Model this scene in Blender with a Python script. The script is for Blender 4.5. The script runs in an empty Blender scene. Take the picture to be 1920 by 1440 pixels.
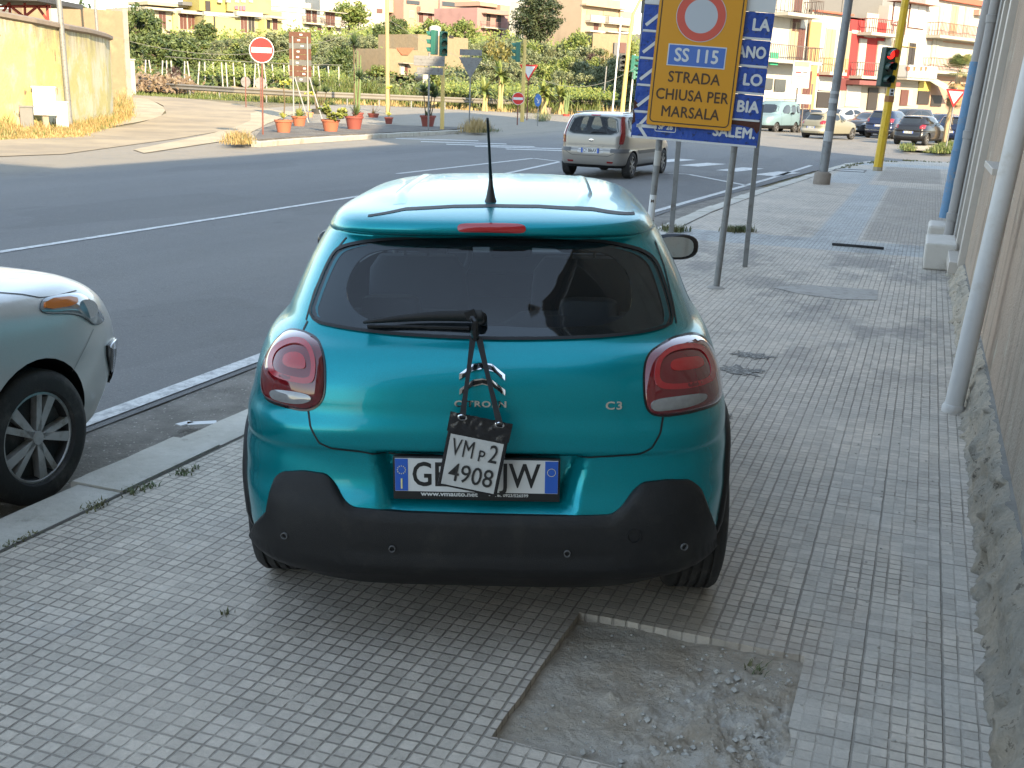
import bpy, bmesh, math, random
import numpy as np
from mathutils import Vector, Matrix, Euler, noise
rng = random.Random(11)
C = bpy.context.scene
COL = C.collection
PI = math.pi
rad = math.radians

# ---------------------------------------------------------------- camera
FPX, PITCH, ROLL, CAMH = 2073.13, 0.258732, 0.034937, 1.79528
_f = np.array([0, math.cos(PITCH), -math.sin(PITCH)])
_r = np.array([1.0, 0, 0]); _u = np.cross(_r, _f)
CR = _r * math.cos(ROLL) + _u * math.sin(ROLL)
CU = -_r * math.sin(ROLL) + _u * math.cos(ROLL)
CF = _f
cam_d = bpy.data.cameras.new('camera')
cam = bpy.data.objects.new('camera', cam_d); COL.objects.link(cam)
m = Matrix.Identity(4)
for i in range(3):
    m[i][0] = CR[i]; m[i][1] = CU[i]; m[i][2] = -CF[i]
m[2][3] = CAMH
cam.matrix_world = m
cam_d.sensor_width = 36; cam_d.lens = FPX / 1920 * 36
cam_d.clip_start = 0.05; cam_d.clip_end = 3000
C.camera = cam

# ---------------------------------------------------------------- light
SUN_EL, SUN_AZ = rad(23.5), rad(25.0)      # shadows fall away from the camera and to its left
sh = Vector((-math.sin(SUN_AZ) * math.cos(SUN_EL), math.cos(SUN_AZ) * math.cos(SUN_EL), -math.sin(SUN_EL)))
sd = bpy.data.lights.new('sun', 'SUN'); sd.energy = 2.1; sd.angle = rad(0.5); sd.color = (1.0, 0.80, 0.54)
so = bpy.data.objects.new('sun', sd); COL.objects.link(so)
so.rotation_euler = sh.to_track_quat('-Z', 'Y').to_euler()
w = bpy.data.worlds.new('World'); C.world = w; w.use_nodes = True
nt = w.node_tree; bg = nt.nodes['Background']
sky = nt.nodes.new('ShaderNodeTexSky'); sky.sky_type = 'NISHITA'; sky.sun_disc = False
sky.sun_elevation = SUN_EL
sky.sun_rotation = math.atan2(-sh.x, -sh.y)
sky.air_density = 1.0; sky.dust_density = .1; sky.ozone_density = 1.0
hs = nt.nodes.new('ShaderNodeHueSaturation'); hs.inputs['Saturation'].default_value = 1.05
ga = nt.nodes.new('ShaderNodeGamma'); ga.inputs['Gamma'].default_value = .52      # evens out the bright horizon band
nt.links.new(sky.outputs[0], ga.inputs['Color']); nt.links.new(ga.outputs[0], hs.inputs['Color']); nt.links.new(hs.outputs[0], bg.inputs[0]); bg.inputs[1].default_value = 0.15
C.view_settings.view_transform = 'Standard'; C.view_settings.look = 'None'
C.view_settings.exposure = 2.85; C.view_settings.gamma = 1
C.render.engine = 'CYCLES'
C.render.resolution_x = 1024; C.render.resolution_y = 768

# ---------------------------------------------------------------- geometry helpers
ST = rad(19.8)                                   # street direction, clockwise from +Y
ES = Vector((math.sin(ST), math.cos(ST), 0)); EN = Vector((ES.y, -ES.x, 0))
def SN(s, n, z=0.0): return ES * s + EN * n + Vector((0, 0, z))
def ray(u, v): return Vector(CF + CR * ((u - 960) / FPX) - CU * ((v - 720) / FPX))
O = Vector((0, 0, CAMH))
def sst(a, b, x):
    t = min(1, max(0, (x - a) / (b - a))); return t * t * (3 - 2 * t)
def T(x, y):                                      # terrain height
    left = 1 - sst(8, 18, x)
    z = -0.14 + left * (0.42 + 0.36 * min(1, max(0, -x / 25))) * sst(46, 76, y)
    hf = 1 - sst(14, 40, x) * (1 - sst(150, 190, y))
    z += hf * 0.088 * max(0, y - 88) * (1 - sst(250, 420, y) * .4)
    return z
def G(u, v, z=0.0):
    d = ray(u, v); return O + d * ((z - CAMH) / d.z)
def at(u, v, Y):
    d = ray(u, v); return O + d * (Y / d.y)
def hit(u, v, dz=0.0):
    d = ray(u, v); t = 3.0; st = .25
    while t < 900:
        p = O + d * t
        if p.z < T(p.x, p.y) + dz: break
        t += st * (1 + t / 40)
    return p

def link(o, parent=None):
    COL.objects.link(o)
    if parent: o.parent = parent
    return o
def tag(o, label=None, cat=None, group=None, kind=None):
    if label: o['label'] = label
    if cat: o['category'] = cat
    if group: o['group'] = group
    if kind: o['kind'] = kind
    return o
def empty(name, loc, label, cat, rz=0.0, group=None, rot=None):
    o = bpy.data.objects.new(name, None); COL.objects.link(o)
    o.location = loc; o.rotation_euler = rot if rot else (0, 0, rz)
    o.empty_display_size = .1
    return tag(o, label, cat, group)
def copy_tree(o, parent=None):
    c = o.copy(); COL.objects.link(c)
    if parent: c.parent = parent
    for ch in list(o.children): copy_tree(ch, c)
    return c

class MB:
    def __init__(s): s.v = []; s.f = []; s.m = []; s.mi = 0
    def add(s, vs, fs, mi=None):
        b = len(s.v); s.v += [tuple(p) for p in vs]
        s.f += [tuple(i + b for i in f) for f in fs]
        s.m += [s.mi if mi is None else mi] * len(fs); return s
    def box(s, c, d, rz=0, M=None, mi=None, taper=1.0):
        x, y, z = d[0] / 2, d[1] / 2, d[2] / 2
        vs = [Vector((sx * x * (taper if sz > 0 else 1), sy * y * (taper if sz > 0 else 1), sz * z)) for sz in (-1, 1) for sx, sy in ((-1, -1), (1, -1), (1, 1), (-1, 1))]
        R = M if M else Matrix.Rotation(rz, 3, 'Z')
        vs = [R @ p + Vector(c) for p in vs]
        return s.add(vs, [(3, 2, 1, 0), (4, 5, 6, 7), (0, 1, 5, 4), (1, 2, 6, 5), (2, 3, 7, 6), (3, 0, 4, 7)], mi)
    def tube(s, pts, r, n=8, cap=True, mi=None, flat=None):
        pts = [Vector(p) for p in pts]; k = len(pts)
        rs = r if isinstance(r, (list, tuple)) else [r] * k
        b = len(s.v); up = None; vs = []
        for i, p in enumerate(pts):
            t = (pts[min(i + 1, k - 1)] - pts[max(i - 1, 0)]).normalized()
            if up is None: up = Vector((0, 0, 1)) if abs(t.z) < .9 else Vector((1, 0, 0))
            a = t.cross(up).normalized(); bb = a.cross(t).normalized(); up = bb
            for j in range(n):
                an = 2 * PI * j / n + (PI / n)
                vs.append(p + a * math.cos(an) * rs[i] + bb * math.sin(an) * rs[i] * (flat or 1))
        fs = [(i * n + j, i * n + (j + 1) % n, (i + 1) * n + (j + 1) % n, (i + 1) * n + j) for i in range(k - 1) for j in range(n)]
        if cap: fs += [tuple(range(n))[::-1], tuple((k - 1) * n + j for j in range(n))]
        return s.add(vs, fs, mi)
    def lathe(s, prof, n=24, M=None, mi=None, c=(0, 0, 0), cap=True):
        M = M or Matrix.Identity(3); c = Vector(c); vs = []
        for r, z in prof:
            for j in range(n):
                a = 2 * PI * j / n; vs.append(M @ Vector((r * math.cos(a), r * math.sin(a), z)) + c)
        k = len(prof)
        fs = [(i * n + j, i * n + (j + 1) % n, (i + 1) * n + (j + 1) % n, (i + 1) * n + j) for i in range(k - 1) for j in range(n)]
        if cap and prof[0][0] > 1e-4: fs.append(tuple(range(n))[::-1])
        if cap and prof[-1][0] > 1e-4: fs.append(tuple((k - 1) * n + j for j in range(n)))
        return s.add(vs, fs, mi)
    def prism(s, poly, z0, z1, M=None, c=(0, 0, 0), mi=None):
        M = M or Matrix.Identity(3); c = Vector(c); n = len(poly)
        vs = [M @ Vector((x, y, z)) + c for z in (z0, z1) for x, y in poly]
        fs = [tuple(range(n))[::-1], tuple(range(n, 2 * n))] + [(i, (i + 1) % n, n + (i + 1) % n, n + i) for i in range(n)]
        return s.add(vs, fs, mi)
    def grid(s, nu, nv, fn, mi=None, closeu=False):
        vs = [fn(i, j) for j in range(nv) for i in range(nu)]
        ru = nu if closeu else nu - 1
        fs = [(j * nu + i, j * nu + (i + 1) % nu, (j + 1) * nu + (i + 1) % nu, (j + 1) * nu + i) for j in range(nv - 1) for i in range(ru)]
        return s.add(vs, fs, mi)
    def build(s, name, mats, parent=None, smooth=None, bevel=0, loc=None, rz=None, recalc=True, tri=False):
        me = bpy.data.meshes.new(name); me.from_pydata(s.v, [], s.f)
        mats = mats if isinstance(mats, (list, tuple)) else [mats]
        for q in mats: me.materials.append(q)
        if len(mats) > 1: me.polygons.foreach_set('material_index', s.m)
        if recalc or tri:
            bm = bmesh.new(); bm.from_mesh(me)
            if recalc: bmesh.ops.recalc_face_normals(bm, faces=bm.faces)
            if bevel:
                es = [e for e in bm.edges if len(e.link_faces) == 2 and e.calc_face_angle(0) > .5]
                bmesh.ops.bevel(bm, geom=es, offset=bevel, segments=2, affect='EDGES', profile=.5)
            bm.to_mesh(me); bm.free()
        if smooth is not None:
            me.polygons.foreach_set('use_smooth', [True] * len(me.polygons))
            me.set_sharp_from_angle(angle=rad(smooth))
        me.update()
        o = bpy.data.objects.new(name, me); link(o, parent)
        if loc is not None: o.location = loc
        if rz is not None: o.rotation_euler[2] = rz
        return o

def text_mb(txt, size, bold=0.0, ext=0.001, mb=None, M=None, c=(0, 0, 0), align='CENTER', sx=1.0, mi=None, spacing=1.0):
    cu = bpy.data.curves.new('t', 'FONT'); cu.body = txt; cu.size = size; cu.align_x = align; cu.align_y = 'CENTER'
    cu.extrude = ext; cu.offset = bold; cu.resolution_u = 3; cu.space_character = spacing
    o = bpy.data.objects.new('t', cu); COL.objects.link(o)
    bpy.context.view_layer.update()
    me = bpy.data.meshes.new_from_object(o.evaluated_get(bpy.context.evaluated_depsgraph_get()))
    mb = mb or MB(); M = M or Matrix.Identity(3)
    vs = [M @ Vector((q.co.x * sx, q.co.y, q.co.z)) + Vector(c) for q in me.vertices]
    mb.add(vs, [tuple(p.vertices) for p in me.polygons], mi)
    bpy.data.objects.remove(o); bpy.data.meshes.remove(me); bpy.data.curves.remove(cu)
    return mb

# ---------------------------------------------------------------- materials
class S:
    def __init__(s, nt, k): s.nt = nt; s.k = k
    def _m(s, op, *a):
        n = s.nt.nodes.new('ShaderNodeMath'); n.operation = op
        for i, q in enumerate((s,) + a):
            if isinstance(q, S): s.nt.links.new(q.k, n.inputs[i])
            else: n.inputs[i].default_value = q
        return S(s.nt, n.outputs[0])
    def __add__(s, o): return s._m('ADD', o)
    def __sub__(s, o): return s._m('SUBTRACT', o)
    def __mul__(s, o): return s._m('MULTIPLY', o)
    def __truediv__(s, o): return s._m('DIVIDE', o)
    def rsub(s, v): return (s * -1.0) + v
    def floor(s): return s._m('FLOOR')
    def fract(s): return s._m('FRACT')
    def mn(s, o): return s._m('MINIMUM', o)
    def mx(s, o): return s._m('MAXIMUM', o)
    def abs(s): return s._m('ABSOLUTE')
    def pw(s, o): return s._m('POWER', o)
    def step(s, a, b):
        n = s.nt.nodes.new('ShaderNodeMapRange'); n.interpolation_type = 'SMOOTHSTEP'
        s.nt.links.new(s.k, n.inputs[0]); n.inputs[1].default_value = a; n.inputs[2].default_value = b
        return S(s.nt, n.outputs[0])
    def lerp(s, a, b):
        n = s.nt.nodes.new('ShaderNodeMapRange'); n.clamp = False
        s.nt.links.new(s.k, n.inputs[0]); n.inputs[3].default_value = a; n.inputs[4].default_value = b
        return S(s.nt, n.outputs[0])
class Mat:
    def __init__(s, name, rough=.7, metal=0.0, coat=0.0, spec=.5):
        s.m = bpy.data.materials.new(name); s.m.use_nodes = True; s.nt = s.m.node_tree
        s.b = s.nt.nodes['Principled BSDF']
        s.b.inputs['Roughness'].default_value = rough; s.b.inputs['Metallic'].default_value = metal
        s.b.inputs['Coat Weight'].default_value = coat; s.b.inputs['Coat Roughness'].default_value = .03
        s.b.inputs['Specular IOR Level'].default_value = spec
        tc = s.nt.nodes.new('ShaderNodeTexCoord'); s.tc = tc; s.P = tc.outputs['Object']
        sp = s.nt.nodes.new('ShaderNodeSeparateXYZ'); s.nt.links.new(s.P, sp.inputs[0])
        s.x, s.y, s.z = (S(s.nt, sp.outputs[i]) for i in range(3))
    def noise(s, scale, detail=4, rough=.55, sc=None, vec=None, dist=0):
        n = s.nt.nodes.new('ShaderNodeTexNoise'); n.inputs['Scale'].default_value = scale
        n.inputs['Detail'].default_value = detail; n.inputs['Roughness'].default_value = rough; n.inputs['Distortion'].default_value = dist
        src = vec or s.P
        if sc:
            mp = s.nt.nodes.new('ShaderNodeMapping'); mp.inputs['Scale'].default_value = sc
            s.nt.links.new(src, mp.inputs[0]); src = mp.outputs[0]
        s.nt.links.new(src, n.inputs['Vector']); return S(s.nt, n.outputs[0])
    def vor(s, scale, feature='F1', out=0, rnd=1):
        n = s.nt.nodes.new('ShaderNodeTexVoronoi'); n.feature = feature; n.inputs['Scale'].default_value = scale
        n.inputs['Randomness'].default_value = rnd
        s.nt.links.new(s.P, n.inputs['Vector']); return S(s.nt, n.outputs[out])
    def white(s, x, y):
        c = s.nt.nodes.new('ShaderNodeCombineXYZ'); s.nt.links.new(x.k, c.inputs[0]); s.nt.links.new(y.k, c.inputs[1])
        n = s.nt.nodes.new('ShaderNodeTexWhiteNoise'); n.noise_dimensions = '2D'; s.nt.links.new(c.outputs[0], n.inputs['Vector']); return S(s.nt, n.outputs[0])
    def rect(s, x0, x1, y0, y1, soft=.01, wob=None):
        x, y = s.x, s.y
        if wob is not None: x = x + wob; y = y + wob
        return x.step(x0 - soft, x0 + soft) * x.step(x1 + soft, x1 - soft) * y.step(y0 - soft, y0 + soft) * y.step(y1 + soft, y1 - soft)
    def mix(s, f, a, b):
        n = s.nt.nodes.new('ShaderNodeMix'); n.data_type = 'RGBA'
        if isinstance(f, S): s.nt.links.new(f.k, n.inputs[0])
        else: n.inputs[0].default_value = f
        for i, q in ((6, a), (7, b)):
            if isinstance(q, tuple): n.inputs[i].default_value = (*q[:3], 1)
            else: s.nt.links.new(q, n.inputs[i])
        return n.outputs[2]
    def gain(s, col, f):
        n = s.nt.nodes.new('ShaderNodeVectorMath'); n.operation = 'SCALE'
        if isinstance(col, tuple): n.inputs[0].default_value = col[:3]
        else: s.nt.links.new(col, n.inputs[0])
        s.nt.links.new(f.k, n.inputs['Scale']); return n.outputs[0]
    def col(s, c):
        if isinstance(c, tuple): s.b.inputs['Base Color'].default_value = (*c[:3], 1)
        else: s.nt.links.new(c, s.b.inputs['Base Color'])
        return s
    def rgh(s, f): s.nt.links.new(f.k, s.b.inputs['Roughness']); return s
    def bump(s, h, dist=.01, strength=1.0):
        n = s.nt.nodes.new('ShaderNodeBump'); n.inputs['Strength'].default_value = strength; n.inputs['Distance'].default_value = dist
        s.nt.links.new(h.k, n.inputs['Height']); s.nt.links.new(n.outputs[0], s.b.inputs['Normal']); return s
    def emit(s, c, e): s.b.inputs['Emission Color'].default_value = (*c, 1); s.b.inputs['Emission Strength'].default_value = e; return s
def simple(name, c, rough=.7, metal=0, coat=0, var=.15, scale=6, b=0, bscale=60, spec=.5, dirt=None, dscale=2.0, dth=(.5, .7)):
    M = Mat(name, rough, metal, coat, spec)
    cc = c
    if dirt: cc = M.mix(M.noise(dscale, 6, .65).step(*dth), c, dirt)
    if var or dirt: cc = M.gain(cc, M.noise(scale, 5, .6).lerp(1 - var, 1 + var))
    M.col(cc)
    if b: M.bump(M.noise(bscale, 5, .6), b)
    return M.m
def glassy(name, tint, trans=.35, rough=.02):
    m = bpy.data.materials.new(name); m.use_nodes = True; nt = m.node_tree; nt.nodes.clear()
    out = nt.nodes.new('ShaderNodeOutputMaterial'); tr = nt.nodes.new('ShaderNodeBsdfTransparent'); tr.inputs[0].default_value = (*tint, 1)
    gl = nt.nodes.new('ShaderNodeBsdfPrincipled'); gl.inputs['Base Color'].default_value = (.008, .009, .01, 1); gl.inputs['Roughness'].default_value = rough
    gl.inputs['IOR'].default_value = 2.0
    mx = nt.nodes.new('ShaderNodeMixShader'); mx.inputs[0].default_value = 1 - trans
    nt.links.new(tr.outputs[0], mx.inputs[1]); nt.links.new(gl.outputs[0], mx.inputs[2]); nt.links.new(mx.outputs[0], out.inputs[0])
    return m
# ================================================================ SETTING
def drape(name, poly, dz, mat, step=2.0, kind='structure', flatz=None, label=None):
    bm = bmesh.new(); vs = [bm.verts.new((p[0], p[1], 0)) for p in poly]; bm.faces.new(vs)
    if flatz is None:
        for ax in (0, 1):
            lo = min(p[ax] for p in poly); hi = max(p[ax] for p in poly); k = math.floor(lo / step) * step
            while k < hi:
                no = (1, 0, 0) if ax == 0 else (0, 1, 0); co = (k, 0, 0) if ax == 0 else (0, k, 0)
                bmesh.ops.bisect_plane(bm, geom=bm.verts[:] + bm.edges[:] + bm.faces[:], plane_co=co, plane_no=no, dist=1e-4); k += step
    for v in bm.verts: v.co.z = (T(v.co.x, v.co.y) + dz) if flatz is None else flatz
    for f in bm.faces:
        if f.calc_area() > 0 and f.normal.z < 0: f.normal_flip()
    bmesh.ops.recalc_face_normals(bm, faces=bm.faces)
    me = bpy.data.meshes.new(name); bm.to_mesh(me); bm.free(); me.materials.append(mat)
    if me.polygons and me.polygons[0].normal.z < 0: me.flip_normals()
    o = bpy.data.objects.new(name, me); link(o)
    if kind: o['kind'] = kind
    if label: o['label'] = label
    return o
XY = lambda p: (p.x, p.y)

# ---- ground sheet with the hillside
def m_ground():
    M = Mat('ground earth', .95)
    n1 = M.noise(.15, 6, .6).step(.35, .65); n2 = M.noise(1.3, 6, .7).step(.4, .7)
    c = M.mix(n1, (.20, .155, .09), (.10, .105, .045)); c = M.mix(n2, c, (.24, .19, .12))
    M.col(M.gain(c, M.noise(9, 5).lerp(.75, 1.25))).bump(M.noise(5, 8, .7), .15); return M.m
gx = sorted(set([-260, -200, -160, -130, -110] + list(range(-100, 101, 2)) + [110, 130, 160, 200, 260, 340, 460, 620]))
gy = sorted(set([-120, -80, -60, -50] + list(range(-44, 130, 2)) + list(range(130, 260, 6)) + [270, 290, 320, 360, 420, 520, 700, 1000, 1500]))
g = MB(); g.grid(len(gx), len(gy), lambda i, j: (gx[i], gy[j], T(gx[i], gy[j])))
g.build('ground', m_ground(), recalc=False)['kind'] = 'structure'

def m_asphalt():
    M = Mat('asphalt', .82)
    big = M.noise(.12, 5, .6, sc=(1, .25, 1)); fine = M.noise(60, 3, .8); mid = M.noise(2.2, 5, .65)
    spk = M.vor(210, out=0)
    c = M.mix(big.step(.35, .7), (.12, .122, .125), (.16, .158, .152))
    c = M.mix(mid.step(.5, .8) * .5, c, (.135, .13, .12))
    gr = M.white((M.x * 110.0).floor(), (M.y * 110.0).floor())
    c = M.mix(gr.step(.93, .97) * .5, c, (.26, .25, .23))
    c = M.mix(M.noise(.5, 7, .7, sc=(1, .5, 1)).step(.63, .72) * .35, c, (.05, .05, .052))
    # pale dust, plus sunlit paleness painted into the far and left road
    dust = (M.y.step(36, 60) * M.noise(.25, 6, .65).step(.25, .55)) * .75
    left = (M.x * -1.0).step(15.5, 18.5) * .85
    c = M.mix(dust, c, (.22, .20, .165)); c = M.mix(left * M.noise(.6, 6, .7).step(.2, .5), c, (.25, .22, .17))
    c = M.mix(M.x.step(2.6, .2) * M.y.step(39, 44) * .0, c, (.3, .27, .2))
    trk = M.noise(.9, 4, .6, sc=(1, .04, 1)).lerp(.86, 1.14); pat = M.noise(.28, 3, .5, sc=(1, .35, 1)).step(.56, .57).lerp(1.0, .90)
    crk = M.noise(1.6, 6, .6, dist=.5).rsub(.5).abs().step(.004, .0).lerp(1.0, .72)
    c = M.gain(c, trk * pat * crk)
    M.col(M.gain(c, fine.lerp(.66, 1.34))).bump(fine * .7 + spk * .7, .007); return M.m
ASPH = m_asphalt()
# the road surface lies in street axes (x = across, y = along)
def street_obj(name, mb, mats, z=0.0, kind='structure', **k):
    o = mb.build(name, mats, **k); o.rotation_euler[2] = -ST; o.location.z = z
    if kind: o['kind'] = kind
    return o
road_poly = [SN(-60, -4.25), SN(14, -4.2), SN(20, -4.05), SN(27, -3.45), SN(33, -3.0), SN(38, -2.3), SN(40.5, -.8), SN(41.6, 1.4), SN(42, 4), SN(42, 34), SN(66, 38),
             SN(88, 30), SN(96, -8), SN(92, -34)]
road_poly += [hit(860, 205), hit(700, 198), hit(560, 200), hit(450, 207), hit(330, 222), hit(150, 262), hit(0, 282), SN(14, -24), SN(-60, -20)]
road = drape('road', [XY(p) for p in road_poly], .02, ASPH)
# road material needs street axes: use a rotated copy of coordinates
me = road.data; me.transform(Matrix.Rotation(ST, 4, 'Z')); road.rotation_euler[2] = -ST

# side road climbing to the left, and its sandy shoulders
def m_sand():
    M = Mat('pale dusty shoulder', .95)
    n = M.noise(.8, 7, .65); c = M.mix(n.step(.35, .7), (.40, .34, .24), (.31, .26, .18))
    M.col(M.gain(c, M.noise(14, 6, .7).lerp(.8, 1.2))).bump(M.noise(12, 6, .7), .04); return M.m
SAND = m_sand()
def hp(*pp, dz=0): return [XY(hit(a, b)) for a, b in pp]
drape('road_shoulder', hp((-60, 268), (60, 258), (150, 250), (225, 236), (300, 222), (312, 205), (285, 190), (246, 178), (226, 186), (225, 205), (150, 230), (0, 250), (-60, 255)), .03, SAND)
def m_track():
    M = Mat('worn side road', .9)
    c = M.mix(M.noise(.35, 6, .65).step(.35, .65), (.22, .18, .125), (.32, .26, .17))
    M.col(M.gain(c, M.noise(25, 5, .7).lerp(.8, 1.2))).bump(M.noise(30, 5), .01); return M.m
drape('side_road', hp((-80, 300), (120, 292), (330, 262), (460, 240), (505, 222), (512, 206), (440, 196), (340, 185), (236, 177), (226, 181), (278, 187), (306, 200), (312, 214), (240, 238), (120, 256), (-80, 272)), .036, m_track())
drape('road_shoulder', hp((270, 290), (420, 268), (482, 262), (470, 250), (500, 235), (530, 222), (560, 212), (500, 207), (470, 214), (470, 228), (380, 258), (250, 285)), .042, SAND)

# ---- paint
def m_paint():
    M = Mat('worn road paint', .7)
    wear = M.noise(9, 8, .8).step(.66, .40)
    c = M.mix(wear, (.26, .26, .26), (.58, .58, .56)); M.col(M.gain(c, M.noise(80, 4).lerp(.85, 1.12))); return M.m
PAINT = m_paint()
mk = MB()
def stripe(p0, p1, wd, z=-.114):
    p0 = Vector(p0); p1 = Vector(p1); d = (p1 - p0); q = Vector((-d.y, d.x, 0)).normalized() * wd / 2
    k = max(1, int(d.length / 2))
    for i in range(k):
        a = p0 + d * (i / k); b = p0 + d * ((i + 1) / k)
        mk.add([(*(a - q).xy, z), (*(a + q).xy, z), (*(b + q).xy, z), (*(b - q).xy, z)], [(0, 3, 2, 1)])
zr = -.12
def gl(*pp, wd=.12):
    P = [G(a, b, zr) for a, b in pp]
    for a, b in zip(P, P[1:]): stripe(a, b, wd)
def sl(*pp, wd=.12):
    P = [SN(a, b) for a, b in pp]
    for a, b in zip(P, P[1:]): stripe(a, b, wd)
sl((-30, -4.42), (18.5, -4.3), (24, -3.95), (29, -3.65), (36, -3.35), wd=.13)
sl((-30, -9.7), (19.5, -9.45), wd=.12)
gl((745, 326), (1000, 297), (1065, 305), wd=.14)
gl((930, 330), (1052, 303), wd=.14)
gl((1180, 322), (1290, 327), (1400, 348), wd=.15)
def zeb(c, L, wd, ang):
    c = G(*c, zr); d = Vector((math.cos(ang), math.sin(ang), 0)) * L / 2; stripe(c - d, c + d, wd)
for q in ((1262, 301), (1318, 309), (1388, 318), (1457, 326)): zeb(q, 2.1, .62, rad(58))
for i, q in enumerate(((820, 262), (870, 268), (920, 273), (975, 277), (1035, 282))): zeb(q, 3.2, .5, rad(8))
mk.build('road_markings', PAINT, recalc=False)['kind'] = 'structure'

# ---- gutter strip between asphalt and kerb
def m_gutter():
    M = Mat('rough gutter cement', .95)
    n = M.noise(3, 7, .7); peb = M.vor(70, out=0); gr = M.white((M.x * 60.0).floor(), (M.y * 60.0).floor())
    c = M.mix(n.step(.35, .65), (.17, .155, .135), (.26, .24, .21)); c = M.mix(gr.step(.88, .95) * peb.step(.5, .2), c, (.5, .47, .42))
    M.col(M.gain(c, M.noise(35, 5, .7).lerp(.75, 1.25))).bump(M.noise(40, 8, .75) + peb * .5, .02); return M.m
g = MB(); NS = 160
def gut(i, j):
    s = -12 + j * 38 / NS; n0 = kerb_n(s) - .22; n1 = asph_n(s) - .45 + .05 * noise.noise(Vector((s * 1.5, 0, 0)))
    n = n0 + (n1 - n0) * i / 5; return (n, s, -.128 + .006 * noise.noise(Vector((s * 4, n * 6, 1))) - (.004 if i == 5 else 0))
def interp(tab, s):
    if s <= tab[0][0]: return tab[0][1]
    for (a, b), (c_, d) in zip(tab, tab[1:]):
        if s <= c_: return b + (d - b) * (s - a) / (c_ - a)
    return tab[-1][1]
KT = [(-20, -3.2), (18, -3.19), (22.7, -2.99), (26.7, -2.7), (31.7, -2.38), (35.7, -2.08), (38, -1.5), (39.6, -.6)]
def kerb_n(s): return interp(KT, s)
def asph_n(s): return interp([(-20, -4.2), (8, -4.1), (18, -3.98), (26, -3.3), (34, -2.6)], s)
g.grid(6, NS + 1, gut)
street_obj('gutter', g, m_gutter(), recalc=False)

# ---- pavement
def m_pave():
    M = Mat('small square cement paving tiles', .78)
    wob = M.noise(9, 4, .7).lerp(-.005, .005)
    x = (M.x + wob) * 20.0; y = (M.y + wob - .033) * 20.0
    fx = x.fract(); fy = y.fract(); dx = fx.mn(fx.rsub(1.0)); dy = fy.mn(fy.rsub(1.0)); d = dx.mn(dy)
    X = (M.x + wob) * 4.0; Y = (M.y + wob - .033) * 4.0
    Fx = X.fract(); Fy = Y.fract(); D = Fx.mn(Fx.rsub(1.0)).mn(Fy.mn(Fy.rsub(1.0)))
    worn = M.noise(.9, 5, .6).step(.28, .62)
    wallside = M.noise(2.5, 5, .6, sc=(1.5, .5, 1)).step(.38, .6) * M.x.step(-.75, -.15) * M.y.step(7.5, 5.0)
    j = d.step(.10, .04) * (worn * M.noise(11, 5, .7).step(.36, .5)).lerp(.25, 1.0) * wallside.lerp(1.0, .25)
    J = D.step(.022, .008) * worn.lerp(.55, 1.0)
    joint = j.mx(J)
    cell = M.white(x.floor(), y.floor()); slab = M.white(X.floor(), Y.floor())
    n1 = M.noise(.7, 6, .62); n2 = M.noise(5, 7, .7); n3 = M.noise(60, 4, .8)
    c = M.mix(n1.step(.35, .68), (.52, .455, .375), (.43, .385, .325))
    c = M.mix(slab.step(.6, .95) * .35, c, (.51, .455, .39))
    c = M.mix(wallside * .6, c, (.42, .395, .35))
    pale = M.rect(-3.1, .3, 14.4, 15.6, .05, wob * 12.0).mx(M.rect(-1.35, -.75, 15, 27, .05, wob * 10.0)).mx(M.rect(-3, .9, 35.6, 37.2, .08)).mx(M.rect(-2.2, -1.2, 27, 33.5, .1))
    c = M.mix(pale * .75, c, (.37, .40, .41))
    brown = M.rect(-.7, .4, 15.8, 26.5, .05).mx(M.rect(-1.1, .4, 28.5, 35.2, .05))
    c = M.mix(brown * .6, c, (.24, .215, .18))
    st = M.noise(1.0, 7, .72, sc=(1, .5, 1)).step(.46, .60) * M.y.step(6, 9) * M.y.step(19, 13)
    c = M.mix(st * .62, c, (.15, .145, .135))
    st2 = M.noise(2.1, 7, .7).step(.62, .74)
    c = M.mix(st2 * .5, c, (.19, .175, .15))
    blob = M.noise(.8, 7, .72, dist=.6).step(.55, .68); c = M.mix(blob * .38, c, (.20, .185, .16))
    sp = M.noise(16, 5, .75).step(.66, .72); c = M.mix(sp * .5, c, (.16, .15, .13)); sp2 = M.noise(21, 5, .75).step(.67, .73); c = M.mix(sp2 * .6, c, (.52, .49, .44))
    c = M.mix(M.noise(3.3, 7, .7, sc=(1, .5, 1)).step(.62, .75) * .4, c, (.42, .41, .39))
    rust = M.rect(-1.5, -.1, 3.3, 4.4, .25, wob * 40.0) * M.noise(2, 5).step(.4, .7)
    c = M.mix(rust * .35, c, (.30, .215, .15))
    n4 = M.noise(34, 9, .8, dist=.8); c = M.gain(c, n2.lerp(.74, 1.26)); c = M.gain(c, cell.lerp(.86, 1.12)); c = M.gain(c, n3.lerp(.80, 1.20)); c = M.gain(c, n4.lerp(.72, 1.28)); chip = M.noise(9, 9, .82, dist=1.2).step(.60, .64); c = M.mix(chip * .5, c, (.56, .54, .49))
    c = M.mix(joint * .66, c, (.125, .112, .092))
    M.col(c).bump(joint.rsub(1.0) * .8 + n2 * .5 + n3 * .2 + n4 * .5 + cell * .2, .010, .9)
    M.rgh(n2.lerp(.6, .9)); return M.m
PAVE = m_pave()
HX0, HX1, HY0, HY1 = -.975, -.185, 2.64, 3.5
bm = bmesh.new()
pts = [(n, s) for s, n in KT] + [(1.0, 40.4), (3.4, 40.6), (3.4, 24), (9, 24), (9, 18.9), (.6, 18.9), (.6, -20)]
bm.faces.new([bm.verts.new((a, b, 0)) for a, b in pts])
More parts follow.
